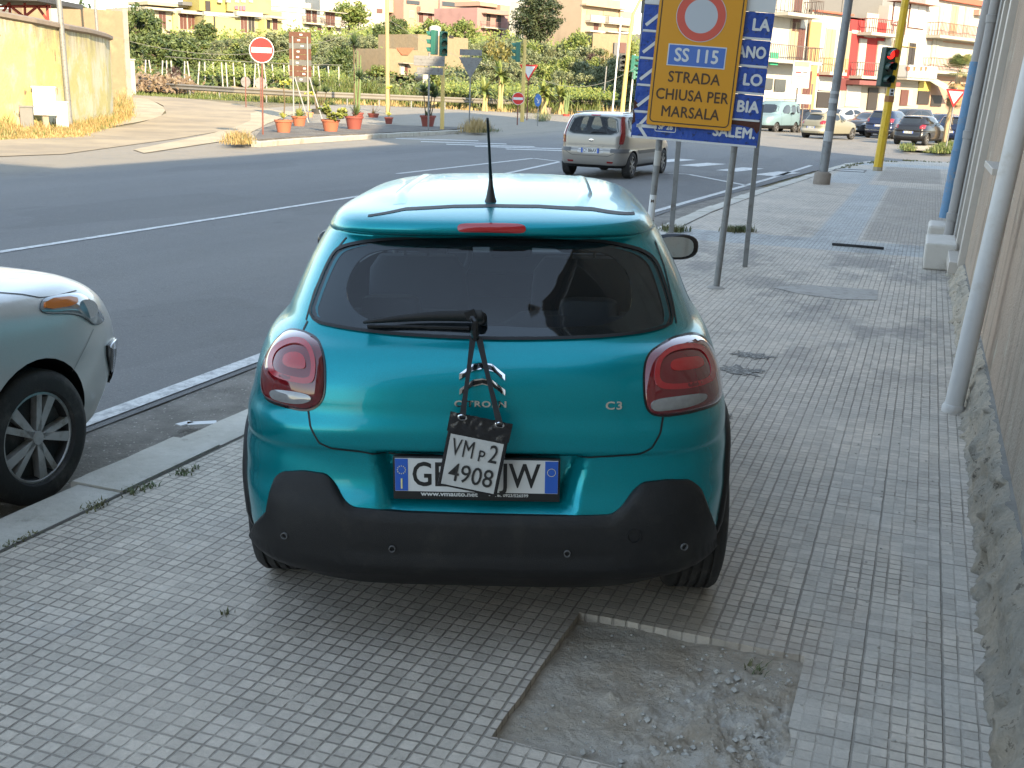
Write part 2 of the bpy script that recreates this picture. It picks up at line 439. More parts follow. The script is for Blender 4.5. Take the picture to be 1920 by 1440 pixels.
for co, no in (((HX0, 0, 0), (1, 0, 0)), ((HX1, 0, 0), (1, 0, 0)), ((0, HY0, 0), (0, 1, 0)), ((0, HY1, 0), (0, 1, 0))):
    bmesh.ops.bisect_plane(bm, geom=bm.verts[:] + bm.edges[:] + bm.faces[:], plane_co=co, plane_no=no, dist=1e-5)
kill = [f for f in bm.faces if HX0 < f.calc_center_median().x < HX1 and HY0 < f.calc_center_median().y < HY1]
bmesh.ops.delete(bm, geom=kill, context='FACES')
def subd_edge(ax, co, lo, hi):          # ragged edge of the hole
    es = [e for e in bm.edges if all(abs(v.co[ax] - co) < 1e-4 and lo - 1e-4 < v.co[1 - ax] < hi + 1e-4 for v in e.verts)]
    r = bmesh.ops.subdivide_edges(bm, edges=es, cuts=60)
    for v in [q for q in r['geom_inner'] if isinstance(q, bmesh.types.BMVert)]:
        t = v.co[1 - ax]; k = noise.noise(Vector((t * 6, co * 9, 3))) * .006
        kk = noise.noise(Vector((t * 2.6 + 5, co * 7, 8)))
        if kk > .28: k += (kk - .28) * .11 * (1 if co in (HX1, HY1) else -1)
        v.co[ax] += k
for a in ((0, HX0, HY0, HY1), (0, HX1, HY0, HY1), (1, HY0, HX0, HX1), (1, HY1, HX0, HX1)): subd_edge(*a)
be = [e for e in bm.edges if len(e.link_faces) == 1]
r = bmesh.ops.extrude_edge_only(bm, edges=be)
for v in r['geom']:
    if isinstance(v, bmesh.types.BMVert): v.co.z = -.16
bmesh.ops.recalc_face_normals(bm, faces=bm.faces)
me = bpy.data.meshes.new('pavement'); bm.to_mesh(me); bm.free(); me.materials.append(PAVE)
top = max(me.polygons, key=lambda p: p.area)
if top.normal.z < 0: me.flip_normals()
pv = bpy.data.objects.new('pavement', me); link(pv); pv.rotation_euler[2] = -ST; pv['kind'] = 'structure'

# bare cement bed in the hole
def m_rubble():
    M = Mat('broken cement bed', .95)
    n = M.noise(3.2, 7, .65); f = M.noise(28, 7, .75); w = M.noise(6.5, 7, .7)
    c = M.mix(n.step(.38, .62), (.60, .50, .38), (.72, .64, .53))
    side = M.x.step(-.75, -.35) * M.y.step(3.45, 3.0)
    c = M.mix(w.step(.46, .62) * side.lerp(.25, .85), c, (.80, .75, .67))
    c = M.mix(M.noise(45, 4, .8).step(.60, .68) * .7, c, (.66, .64, .60))
    M.col(M.gain(c, f.lerp(.6, 1.4))).bump(M.noise(55, 8, .8) + M.noise(14, 6, .7) * 1.2, .028); return M.m
g = MB()
def rub(i, j):
    x = HX0 - .06 + i * (HX1 - HX0 + .12) / 230; y = HY0 - .06 + j * (HY1 - HY0 + .12) / 250
    side = sst(-.75, -.35, x) * (1 - sst(3.1, 3.45, y))
    z = -.026 + .010 * noise.fractal(Vector((x * 6, y * 6, 0)), .9, 2, 4)
    z += side * (.012 + .022 * max(0, noise.noise(Vector((x * 9, y * 9, 2)))) + .016 * noise.fractal(Vector((x * 22, y * 22, 5)), .8, 2, 4))
    for bx, by, br, bh in ((-.42, 2.93, .05, .03), (-.36, 2.78, .06, .03), (-.62, 2.98, .045, .03), (-.57, 2.94, .03, .02), (-.30, 3.02, .035, .025), (-.72, 3.02, .03, .022), (-.42, 2.74, .07, .02)):
        z += bh * math.exp(-((x - bx) ** 2 + (y - by) ** 2) / (br * br) * 1.6) * (1 + .5 * noise.noise(Vector((x * 60, y * 60, 0))))
    z += .0075 * (noise.ridged_multi_fractal(Vector((x * 30, y * 30, 2)), 1.0, 2.1, 4, 1.0, 2.0) - 1.2) * (.35 + .9 * side)
    return (x, y, min(z, -.003))
g.grid(231, 251, rub); street_obj('cement_bed', g, m_rubble(), recalc=False, smooth=180)
peb = MB()
RUBB = simple('cement crumbs', (.38, .36, .32), .9, var=.3, scale=40)
def stone(mb, c, r):
    b = len(mb.v); vs = []
    for (x, y, z) in ((1, 0, 0), (-1, 0, 0), (0, 1, 0), (0, -1, 0), (0, 0, 1), (0, 0, -1), (.6, .6, .5), (-.6, .6, .5), (.6, -.6, .5), (-.6, -.6, .5)):
        q = Vector((x, y, z)).normalized() * r * rng.uniform(.65, 1.2); vs.append(Vector(c) + Vector((q.x, q.y, q.z * .7)))
    mb.add(vs, [(4, 6, 7), (4, 7, 9), (4, 9, 8), (4, 8, 6), (0, 2, 6), (2, 1, 7), (1, 3, 9), (3, 0, 8), (2, 7, 6), (1, 9, 7), (3, 8, 9), (0, 6, 8), (0, 5, 2), (2, 5, 1), (1, 5, 3), (3, 5, 0)])
for k in range(260):
    x = rng.uniform(HX0 + .02, HX1 - .02); y = rng.uniform(HY0, HY1 - .02)
    if rng.random() < .45: x = HX1 - abs(rng.gauss(0, .12)) - .02
    if not HX0 < x < HX1: continue
    rr = rng.choice((.002, .003, .003, .004, .005, .008)); stone(peb, (x, y, -.018 + rr * .3 + .012 * sst(-.75, -.35, x)), rr)
for k in range(70):
    x = rng.gauss(-.42, .16); y = rng.gauss(2.95, .25)
    if not (HX0 + .02 < x < HX1 - .02 and HY0 < y < HY1 - .03): continue
    rr = rng.choice((.007, .009, .012, .016)); stone(peb, (x, y, -.016 + rr * .15), rr)
for k in range(90): stone(peb, (-1.0 + rng.gauss(0, .09), rng.choice((7.45, 7.95, 6.25)) + rng.gauss(0, .06), .004), rng.choice((.004, .006, .009)))
for k in range(170):          # crumbs strewn over the tiles
    n = .3 - abs(rng.gauss(0, .35)); s = rng.uniform(2.3, 9)
    stone(peb, (n, s, .002), rng.choice((.002, .003, .004, .006)))
street_obj('rubble', peb, RUBB, kind='stuff', recalc=False)
# debris-filled shallow breaks in the tiles further along
def blot(name, cn, cs, rx, ry, mat, z=.004, seed=0):
    g = MB(); N = 40; ring = []
    for i in range(N):
        a = 2 * PI * i / N; k = .85 + .7 * noise.noise(Vector((math.cos(a) * 2.5 + seed, math.sin(a) * 2.5, seed))) + .5 * noise.noise(Vector((math.cos(a) * 9 + seed, math.sin(a) * 9, seed)))
        ring.append((cn + rx * k * math.cos(a), cs + ry * k * math.sin(a), z))
    g.add([(cn, cs, z + .004)] + ring, [(0, i + 1, (i + 1) % N + 1) for i in range(N)]); return street_obj(name, g, mat, recalc=False)
BREAK = simple('crumbled tile', (.17, .16, .145), .95, var=.5, scale=60, b=.02, bscale=70, dirt=(.38, .37, .34), dscale=50, dth=(.5, .6))
blot('broken_paving', -1.02, 7.45, .16, .14, BREAK, seed=1); blot('broken_paving', -1.0, 7.95, .15, .1, BREAK, seed=2)
blot('broken_paving', -1.05, 6.25, .14, .07, BREAK, seed=4)
CEM = simple('pale cement repair', (.33, .31, .28), .9, var=.25, scale=9, b=.006, bscale=40, dirt=(.22, .2, .18), dscale=8)
g = MB(); pp = [(-1.3, 11.1), (-.95, 11.45), (-.3, 11.5), (-.28, 10.9), (-.6, 10.75), (-1.0, 10.85)]
g.add([(a, b, .004) for a, b in pp], [tuple(range(6))]); street_obj('cement_repair', g, CEM, recalc=False)

# kerb stones
def m_kerb():
    M = Mat('limestone kerb', .85)
    c = M.mix(M.noise(2.2, 6, .65).step(.35, .65), (.50, .475, .42), (.40, .375, .32)); c = M.mix(M.noise(7, 7, .7).step(.58, .72) * .6, c, (.2, .19, .165))
    M.col(M.gain(c, M.noise(30, 5, .7).lerp(.82, 1.15))).bump(M.noise(20, 7, .7), .012); return M.m
KERB = m_kerb()
g = MB(); s = -12.0
while s < 39:
    L = rng.uniform(.75, 1.15); a = s + .006; b = s + L - .006; wj = rng.uniform(-.012, .012); zj = rng.uniform(-.006, .010)
    if 4.0 < s + L / 2 < 5.0: wj = .03
    vs = []; K = 6
    for t in range(K + 1):
        q = a + (b - a) * t / K; n1 = kerb_n(q) + .004; n0 = n1 - .27 - wj + .012 * noise.noise(Vector((q * 5, 1, 0)))
        cr = .008 if t in (0, K) else 0
        vs += [(n0 + cr, q, -.16), (n0 + cr, q, zj - .006), (n0 + .02, q, zj + .006), (n1 - .004, q, zj + .004), (n1 - .004, q, -.16)]
    fs = [(t * 5 + k, t * 5 + k + 1, t * 5 + 6 + k, t * 5 + 5 + k) for t in range(K) for k in range(4)] + [(0, 1, 2, 3, 4), tuple(K * 5 + k for k in (4, 3, 2, 1, 0))]
    g.add(vs, fs); s += L
street_obj('kerb', g, KERB, smooth=40)
# joint of dirt behind kerb
g = MB(); g.grid(2, 140, lambda i, j: (kerb_n(-10 + j * .35) - .008 + i * (.02 + .02 * abs(noise.noise(Vector((j * .7, 2, 0))))), -10 + j * .35, .0042))
street_obj('kerb_joint', g, simple('joint dirt', (.09, .08, .065), .95), recalc=False)
# ================================================================ BUILDING ON THE RIGHT (street axes: x = n across, y = s along)
def m_plaster():
    M = Mat('aged ochre plaster', .92)
    n = M.noise(.55, 6, .62); n2 = M.noise(2.4, 7, .68); st = M.noise(2.0, 6, .65, sc=(1, 2.2, .35))
    c = M.mix(n.step(.38, .64), (.38, .28, .20), (.33, .26, .195))
    c = M.mix(M.y.step(6.5, 3.5) * n2.step(.3, .6) * .85, c, (.29, .27, .22))
    c = M.mix(st.step(.50, .66) * .75, c, (.17, .13, .09)); c = M.mix(n2.step(.56, .66) * .7, c, (.42, .37, .28)); c = M.mix(M.noise(6, 8, .75).step(.60, .68) * .7, c, (.12, .10, .075))
    M.col(M.gain(c, M.noise(20, 6, .7).lerp(.85, 1.15))).bump(M.noise(9, 7, .7) + M.noise(60, 4), .012); return M.m
def m_plinth():
    M = Mat('crumbling plinth render', .95)
    n = M.noise(3.2, 7, .7); n2 = M.noise(9, 7, .72)
    c = M.mix(n.step(.38, .62), (.56, .48, .37), (.42, .385, .32)); c = M.mix(n2.step(.55, .7) * .7, c, (.50, .41, .28))
    c = M.mix(M.z.step(.05, .0) * .6, c, (.22, .22, .21)); c = M.mix(M.noise(22, 5, .7).step(.58, .64) * .75, c, (.13, .11, .085)); c = M.mix(M.noise(13, 7, .8).step(.60, .66) * .8, c, (.60, .55, .46))
    M.col(M.gain(c, M.noise(45, 5, .7).lerp(.7, 1.3))).bump(M.noise(26, 8, .78) + M.noise(8, 6, .7), .04); return M.m
PLAS = m_plaster(); PLIN = m_plinth()
LEDGE = simple('dark cement ledge', (.17, .16, .14), .92, var=.3, scale=5, b=.006, bscale=40)
MARB = simple('pale travertine', (.42, .38, .33), .5, var=.12, scale=9)
WHITE = simple('white plaster', (.62, .60, .55), .9, var=.08, scale=3, dirt=(.5, .46, .4), dscale=.8)
DARK = simple('dark opening', (.02, .02, .022), .4, var=0)
GLASSD = simple('window glass', (.03, .035, .04), .08, var=0, spec=.8)
bA = empty('street_building', SN(0, 0), 'ochre plaster building with crumbling plinth along the right of the pavement', 'building', rot=(0, .060, -ST))
N0 = .47; SE = 18.7
W = MB()
def wallrect(s0, s1, z0, z1, n=N0): W.add([(n, s0, z0), (n, s1, z0), (n, s1, z1), (n, s0, z1)], [(0, 1, 2, 3)])
# wall with openings (door/windows), reveal depth .25
ops = [(8.35, 9.4, 1.42, 3.0), (1.2, 2.3, 1.42, 3.0), (12.35, 13.45, .1, 2.9), (-4, -2.6, .0, 2.8), (-9, -7.8, 1.2, 2.9), (-14, -12, 0, 2.9)]
for z in (5.0,): ops += [(s, s + 1.2, z - .6, z + 1.8) for s in (-14, -9, -4, 1, 8, 12.3)]
ops += [(s, s + 1.2, 7.9, 10.0) for s in (-14, -9, -4, 1, 8, 12.3)]
cuts = sorted(set([-24, SE] + [q for o in ops for q in o[:2]]))
for a, b in zip(cuts, cuts[1:]):
    m_ = (a + b) / 2; zz = sorted([(o[2], o[3]) for o in ops if o[0] < m_ < o[1]]); z = -.2
    for lo, hi in zz: wallrect(a, b, z, lo); z = hi
    wallrect(a, b, z, 11.3 if a >= -4.01 else 14.4)
W.add([(N0, SE, -.2), (9, SE, -.2), (9, SE, 11), (N0, SE, 11)], [(0, 1, 2, 3)])
W.add([(9, -24, -.2), (N0, -24, -.2), (N0, -24, 14.4), (9, -24, 14.4)], [(0, 1, 2, 3)])
W.add([(9, -24, -.2), (9, SE, -.2), (9, SE, 11), (9, -24, 11)], [(0, 3, 2, 1)])
W.add([(N0, -4, 11), (9, -4, 11), (9, -4, 14.4), (N0, -4, 14.4)], [(0, 1, 2, 3)])
W.add([(N0, -4, 11), (N0, SE, 11), (9, SE, 11), (9, -4, 11)], [(0, 1, 2, 3)])
W.add([(N0, -24, 14.4), (N0, -4, 14.4), (9, -4, 14.4), (9, -24, 14.4)], [(0, 1, 2, 3)])
for (a, b, lo, hi) in ops:
    i = N0 + .28
    W.add([(N0, a, lo), (N0, b, lo), (N0, b, hi), (N0, a, hi), (i, a, lo), (i, b, lo), (i, b, hi), (i, a, hi)], [(0, 1, 5, 4), (1, 2, 6, 5), (2, 3, 7, 6), (3, 0, 4, 7)])
W.build('wall', PLAS, bA, recalc=False)
for k, (a, b, lo, hi) in enumerate(ops):
    q = MB(); q.box((N0 + .27, (a + b) / 2, (lo + hi) / 2), (.05, b - a, hi - lo))
    if hi < 4: q.build('shutter', simple('grey beige shutter', (.36, .34, .29), .7, var=.1), bA)
    else:
        f = q.build('window', simple('grey green shutter', (.13, .15, .13), .6), bA)
        if hi < 9:
            q = MB(); q.box((N0 - .5, (a + b) / 2, lo - .1), (1.0, 2.4, .14)); q.build('balcony_slab', MARB, bA)
            q = MB()
            for t in range(17): q.box((N0 - .98, a - .55 + t * .145, lo + .45), (.02, .02, .95))
            for t in (0, 1): q.box((N0 - .98, (a + b) / 2, lo + .02 + t * .9), (.03, 2.4, .03))
            for e in (-1, 1):
                q.box((N0 - .5, (a + b) / 2 + e * 1.19, lo + .92), (1, .03, .03))
                for t in range(6): q.box((N0 - .9 + t * .16, (a + b) / 2 + e * 1.19, lo + .45), (.02, .02, .95))
            q.build('railing', simple('dark iron', (.03, .03, .03), .5), bA)
    if hi < 4 and lo > .5:
        q = MB(); q.box((N0 + .08, (a + b) / 2, lo - .02), (.42, b - a + .16, .045)); q.build('sill', MARB, bA, bevel=.004)
# stone door surround and pilaster strips near the far end
q = MB(); q.box((N0 - .025, 12.2, 1.6), (.08, .26, 2.7)); q.box((N0 - .025, 13.6, 1.6), (.08, .26, 2.7)); q.box((N0 - .02, 12.9, 3.08), (.09, 1.66, .24))
q.box((N0 - .06, 12.9, .2), (.16, 1.2, .12)); q.build('door_surround', MARB, bA, bevel=.006)
q = MB(); q.box((N0 - .03, 14.6, 5.5), (.07, .5, 10.8)); q.box((N0 - .03, 18.4, 5.5), (.08, .6, 10.8)); q.build('pilaster', simple('grey render', (.3, .285, .26), .9, var=.15, scale=4, b=.004), bA)
q = MB(); q.box((N0 - .2, (-4 + SE) / 2, 10.9), (.44, SE + 4.2, .2)); q.box((N0 - .2, -14, 14.3), (.44, 20.2, .2)); q.build('cornice', MARB, bA)
# rough plinth
q = MB()
PK = [0.0, 0.03, .07, .11, .15, .19, .23, .27, .30, .325, .345, .355, .36]
PB = [-.12, -.085, -.07, -.06, -.065, -.06, -.055, -.05, -.045, -.035, -.015, .03, .12]
def plin(i, j):
    s = -1.5 + j * .022; k = PK[i]; zt = .34 - .008 * max(0, s - 7)
    if s > 12.05: zt = .26
    z = k / .36 * zt
    v = Vector((s * 3, z * 7, 0)); r = noise.fractal(v, .6, 2.2, 5) * .022 + (noise.ridged_multi_fractal(Vector((s * 9, z * 13, 3)), .9, 2.2, 5, 1.0, 2.0) - 1.2) * .016 - (.03 if noise.noise(Vector((s * 7, z * 11, 7))) > .42 else 0)
    if i >= 10: r *= .2 if i > 10 else .5
    return (N0 + PB[i] + r * (.6 if i == 0 else 1), s, z - (.03 if i == 0 else 0) + (noise.noise(Vector((s * 9, z * 20, 9))) * .012 if 0 < i < 10 else 0))
q.grid(13, 940, plin); q.m = [1 if (k % 12) >= 10 else 0 for k in range(len(q.f))]
q.build('plinth', [PLIN, LEDGE], bA, recalc=False, smooth=70)
# ---- unseen building added beyond the side street, outline shaped to shade the junction
bB = empty('shading_building', SN(0, 0), 'tall unseen building added beyond the side street to shade the junction', 'building', -ST)
q = MB(); q.prism([(12, 6), (6.3, 20), (3, 24), (3, 36.6), (14, 28.5)][::-1], -.2, 19.5)
q.build('wall', PLAS, bB)
q = MB()
for z in (1.2, 4.6, 8, 11.4, 14.8):
    for s in (26, 30, 34): q.box((2.99, s, z + 1), (.06, 1.1, 2.0))
q.build('window', GLASSD, bB)
q = MB(); q.prism([(12.3, 5.7), (6.0, 19.8), (2.7, 23.8), (2.7, 37.0), (14.3, 28.8)][::-1], 19.5, 19.8); q.build('cornice', MARB, bB)

# ---- pipes
def pipe(name, foot, top, r, mats, label, segs=None, foot2=None, kick=None, joints=()):
    # foot/top in street axes (n, s, z)
    o = empty(name, SN(foot[1], foot[0], foot[2]), label, 'pipe', -ST)
    f = Vector(foot); t = Vector(top) - f
    if kick:
        kz, kn = kick; P = [Vector((0, 0, 0)), Vector((0, 0, kz)), Vector((kn * .5, 0, kz + .1)), Vector((kn, 0, kz + .22))] + [Vector((kn, 0, kz + .22)) + (t - Vector((kn, 0, kz + .22))) * k for k in (.3, .6, 1)]
    else: P = [t * k for k in (0, .25, .5, .75, 1)]
    if isinstance(mats, list):
        zc = mats[2]; k = zc / t.z; mb = MB(); mb.tube([Vector((0, 0, 0)), t * k], r * 1.12, 20); mb.build('sleeve', mats[0], o, smooth=40)
        mb = MB(); mb.tube([t * k * .98, t], r, 20); mb.build('pipe', mats[1], o, smooth=40)
    else:
        mb = MB(); mb.tube(P, r, 24); mb.build('pipe', mats, o, smooth=40)
    for z in joints:
        p = t * (z / t.z); mb = MB(); mb.lathe([(r * 1.0, -.05), (r * 1.18, -.045), (r * 1.18, .045), (r, .05)], 20, c=p); mb.build('collar', mats if not isinstance(mats, list) else mats[0], o, smooth=40)
    return o
PVC = simple('white grey plastic pipe', (.52, .51, .49), .45, var=.06, scale=14, dirt=(.40, .36, .31), dscale=3)
BLUEP = simple('blue painted pipe', (.085, .20, .34), .5, var=.2, scale=12, dirt=(.16, .2, .25), dscale=9, dth=(.5, .65))
GREYP = simple('grey downpipe', (.30, .285, .27), .6, var=.12, scale=9)
def leanpt(s, n, z, ls=-.0, ln=.02): return (n + ln * z, s + ls * z, z)
pipe('drain_pipe', (.33, 7.02, 0), (N0 + .70, 6.98, 10.8), .055, PVC, 'thick white plastic drainpipe rising beside the crumbling plinth, nearest to the camera', joints=(2.6, 5.5, 8.4))
q = MB(); q.lathe([(.066, 0), (.066, .03), (.058, .05)], 24); q.build('pipe_foot', PVC, bpy.data.objects['drain_pipe'], smooth=40)
pipe('drain_pipe', (.34, 17.1, .25), (1.02, 17.4, 10.7), .075, [BLUEP, GREYP, 2.15], 'downpipe with sky blue painted lower sleeve at the far building corner', joints=(.9,))
pipe('drain_pipe', (.40, 16.5, .3), (1.06, 16.7, 10.7), .045, simple('dark grey downpipe', (.16, .165, .16), .6, var=.2, scale=20), 'thin dark grey downpipe between the blue pipe and the pale pipe', joints=(.5, 1.6))
pipe('drain_pipe', (.36, 14.9, .12), (1.02, 15.1, 10.7), .06, GREYP, 'pale grey downpipe with rounded collars right of the blue pipe', joints=(.35, 1.35, 2.7))
# ---- stone blocks
def block(s, n, d, label, rz=0, bev=.02, grow=1):
    o = empty('stone_block', SN(s, n), label, 'stone block', -ST + rz)
    m_ = MB(); m_.box((0, 0, d[2] / 2), d); return m_.build('block', MSTONE, o, bevel=bev)
MSTONE = simple('smooth white limestone', (.50, .47, .42), .7, var=.1, scale=5, b=.003, bscale=30, dirt=(.38, .34, .28), dscale=4)
block(13.85, .27, (.34, 1.0, .30), 'big white limestone block set against the foot of the wall')
block(16.6, .26, (.26, .8, .22), 'small white stone block under the foot of the blue pipe', bev=.035)
# debris on the pavement
o = MB(); o.tube([SN(14.9, -1.02, .02), SN(14.85, -.7, .025), SN(14.88, -.38, .018)], .018, 6); o = o.build('tyre_scrap', simple('black rubber scrap', (.02, .02, .02), .8, var=.3)); tag(o, 'strip of black rubber lying across the pale paving strip', 'debris')
o = MB(); o.box(SN(3.25, -.62, -.03), (.05, .016, .012), rz=.5); o = o.build('wood_chip', simple('wood chip', (.5, .26, .1), .7)); tag(o, 'small orange brown wood chip lying in the broken cement patch', 'debris')
o = MB(); o.box(SN(5.05, -3.68, -.085), (.16, .06, .006), rz=.3); o.box(SN(5.0, -3.76, -.085), (.09, .05, .006), rz=.9); o = o.build('paper_scrap', simple('white scrap', (.6, .6, .6), .6)); tag(o, 'crumpled white scrap lying in the gutter by the kerb', 'litter')
# manhole by the traffic light
o = MB()
for a, b, c_, d in ((-2.35, 32.2, .04, 1.0), (-1.55, 32.2, .04, 1.0), (-1.95, 31.7, .84, .04), (-1.95, 32.7, .84, .04)): o.box((a, b, .006), (c_, d, .012))
o = street_obj('manhole_frame', o, simple('dark iron frame', (.05, .05, .05), .6), kind=None); tag(o, 'dark metal manhole frame in the pavement near the yellow pole', 'manhole')
# weeds
def leafm(name, c, c2, rough=.6):
    M = Mat(name, rough); M.col(M.gain(M.mix(M.noise(3, 4, .6).step(.4, .6), c, c2), M.noise(17, 3).lerp(.6, 1.4)))
    M.b.inputs['Subsurface Weight'].default_value = 0; return M.m
WEED = leafm('weed green', (.07, .11, .035), (.14, .13, .05))
STRAW = leafm('dry straw', (.36, .26, .10), (.25, .18, .07))
GRASSG = leafm('green grass', (.075, .115, .02), (.13, .14, .04))
def tuft(mb, c, n, h, r, wd=.004, bend=.5, rg=rng):
    for _ in range(n):
        a = rg.uniform(0, 2 * PI); d = Vector((math.cos(a), math.sin(a), 0)); b = Vector(c) + Vector((rg.gauss(0, r), rg.gauss(0, r), 0))
        hh = h * rg.uniform(.5, 1.15); q = Vector((-d.y, d.x, 0)) * wd; k = bend * rg.uniform(.2, 1.2) * hh
        m1 = b + Vector((0, 0, hh * .55)) + d * k * .3; t = b + Vector((0, 0, hh)) + d * k
        mb.add([b - q, b + q, m1 + q * .8, m1 - q * .8, t], [(0, 1, 2, 3), (3, 2, 4)])
def weedpatch(name, pts, n, h, r, mat, label, **k):
    mb = MB()
    for p in pts: tuft(mb, p, n, h, r, **k)
    o = mb.build(name, mat, recalc=False); tag(o, label, 'weeds'); return o
weedpatch('weed_tuft', [SN(3.55 + .045 * i, -3.19 + .006 * i, 0) for i in (0, 1, 2, 5, 6, 7, 8, 12, 13, 14)], 20, .022, .02, WEED, 'low green weeds in the joint behind the kerb, longest tuft', wd=.0035, bend=1.6)
weedpatch('weed_tuft', [SN(3.1 + .03 * i, -3.2, 0) for i in range(6)], 12, .016, .012, WEED, 'tiny green weeds behind the kerb at the left edge', wd=.004, bend=1.3)
weedpatch('weed_tuft', [G(1362 + 4 * i, 433 + (i % 3)) for i in range(11)], 40, .09, .05, WEED, 'green weeds growing between the grey sign posts', wd=.007, bend=1)
weedpatch('weed_tuft', [G(1247 + 5 * i, 432 + (i % 4)) for i in range(7)], 30, .10, .06, WEED, 'green weeds around the foot of the rear sign post', wd=.008, bend=1)
weedpatch('weed_tuft', [SN(3.38, -.33, -.03)], 30, .03, .02, WEED, 'small green sprout in the corner of the broken cement patch', wd=.003, bend=1)
weedpatch('weed_tuft', [SN(2.98, -2.1, 0)], 16, .02, .012, WEED, 'single tiny weed between the tiles at the lower left', wd=.003, bend=1)
mb = MB()
for k in range(60):
    s = 33 + rng.random() * 7; n = kerb_n(s) + abs(rng.gauss(0, .12)); 
    if rng.random() < .5: s = 39.7 + rng.gauss(0, .15); n = rng.uniform(-.8, 2.5)
    tuft(mb, SN(s, n), 10, .05, .06, wd=.012, bend=1)
o = mb.build('weed_fringe', WEED, recalc=False); o['kind'] = 'stuff'
# ================================================================ VEHICLES
def paint(name, c, metal=.0, rough=.35, coat=.6, flake=0, dust=None):
    M = Mat(name, rough, metal, coat); cc = c
    if flake: cc = M.gain(c, M.white((M.x * 900.0 + M.z * 413.0).floor(), (M.y * 900.0 + M.z * 677.0).floor()).lerp(1 - flake, 1 + flake))
    if dust: cc = M.mix(M.noise(2, 6, .6).step(.3, .8) * .5, cc, dust)
    M.col(cc)
    M.b.inputs['Specular IOR Level'].default_value = .3
    return M.m
BLK = simple('black grained plastic', (.0085, .0085, .009), .5, var=.2, scale=50, b=.0015, bscale=400, spec=.35, dirt=(.02, .019, .017), dscale=5)
BLKG = simple('gloss black trim', (.008, .008, .009), .12, var=0)
TYRE = simple('tyre rubber', (.022, .022, .022), .75, var=.3, scale=9, b=.002, bscale=120, dirt=(.07, .065, .06), dscale=6)
SEAM = simple('panel gap', (.006, .006, .007), .6, var=0)
CHROME = simple('chrome', (.7, .7, .7), .12, metal=1, var=0)
RIMS = simple('silver wheel', (.34, .34, .34), .35, metal=.7, var=.1, dirt=(.2, .17, .13), dscale=4)
RIMD = simple('black wheel cover', (.02, .02, .02), .5, var=.1)
REDL = simple('red lamp lens', (.18, .004, .006), .06, var=.0, coat=1)
REDD = simple('dark red lamp lens', (.13, .005, .009), .06, var=.0, coat=1)
REDB = simple('bright red lens', (.36, .008, .010), .1, var=.0, coat=1)
CLEAR = simple('clear lamp lens', (.30, .30, .30), .08, var=.25, scale=60, metal=.4)
AMBER = simple('amber lens', (.6, .16, .02), .1, var=.1)
TINT = glassy('tinted rear glass', (.74, .82, .86), .66)
CGLASS = glassy('car glass', (.75, .8, .8), .60)
CGLD = simple('dark car glass', (.015, .018, .02), .05, var=0, spec=.9)
INT = simple('dark cabin fabric', (.10, .105, .115), .8, var=.1)
PLW = simple('plate white', (.62, .62, .60), .35, var=.03)
PLB = simple('plate blue', (.02, .10, .45), .3, var=.03)
PLK = simple('plate black', (.01, .01, .01), .4, var=0)

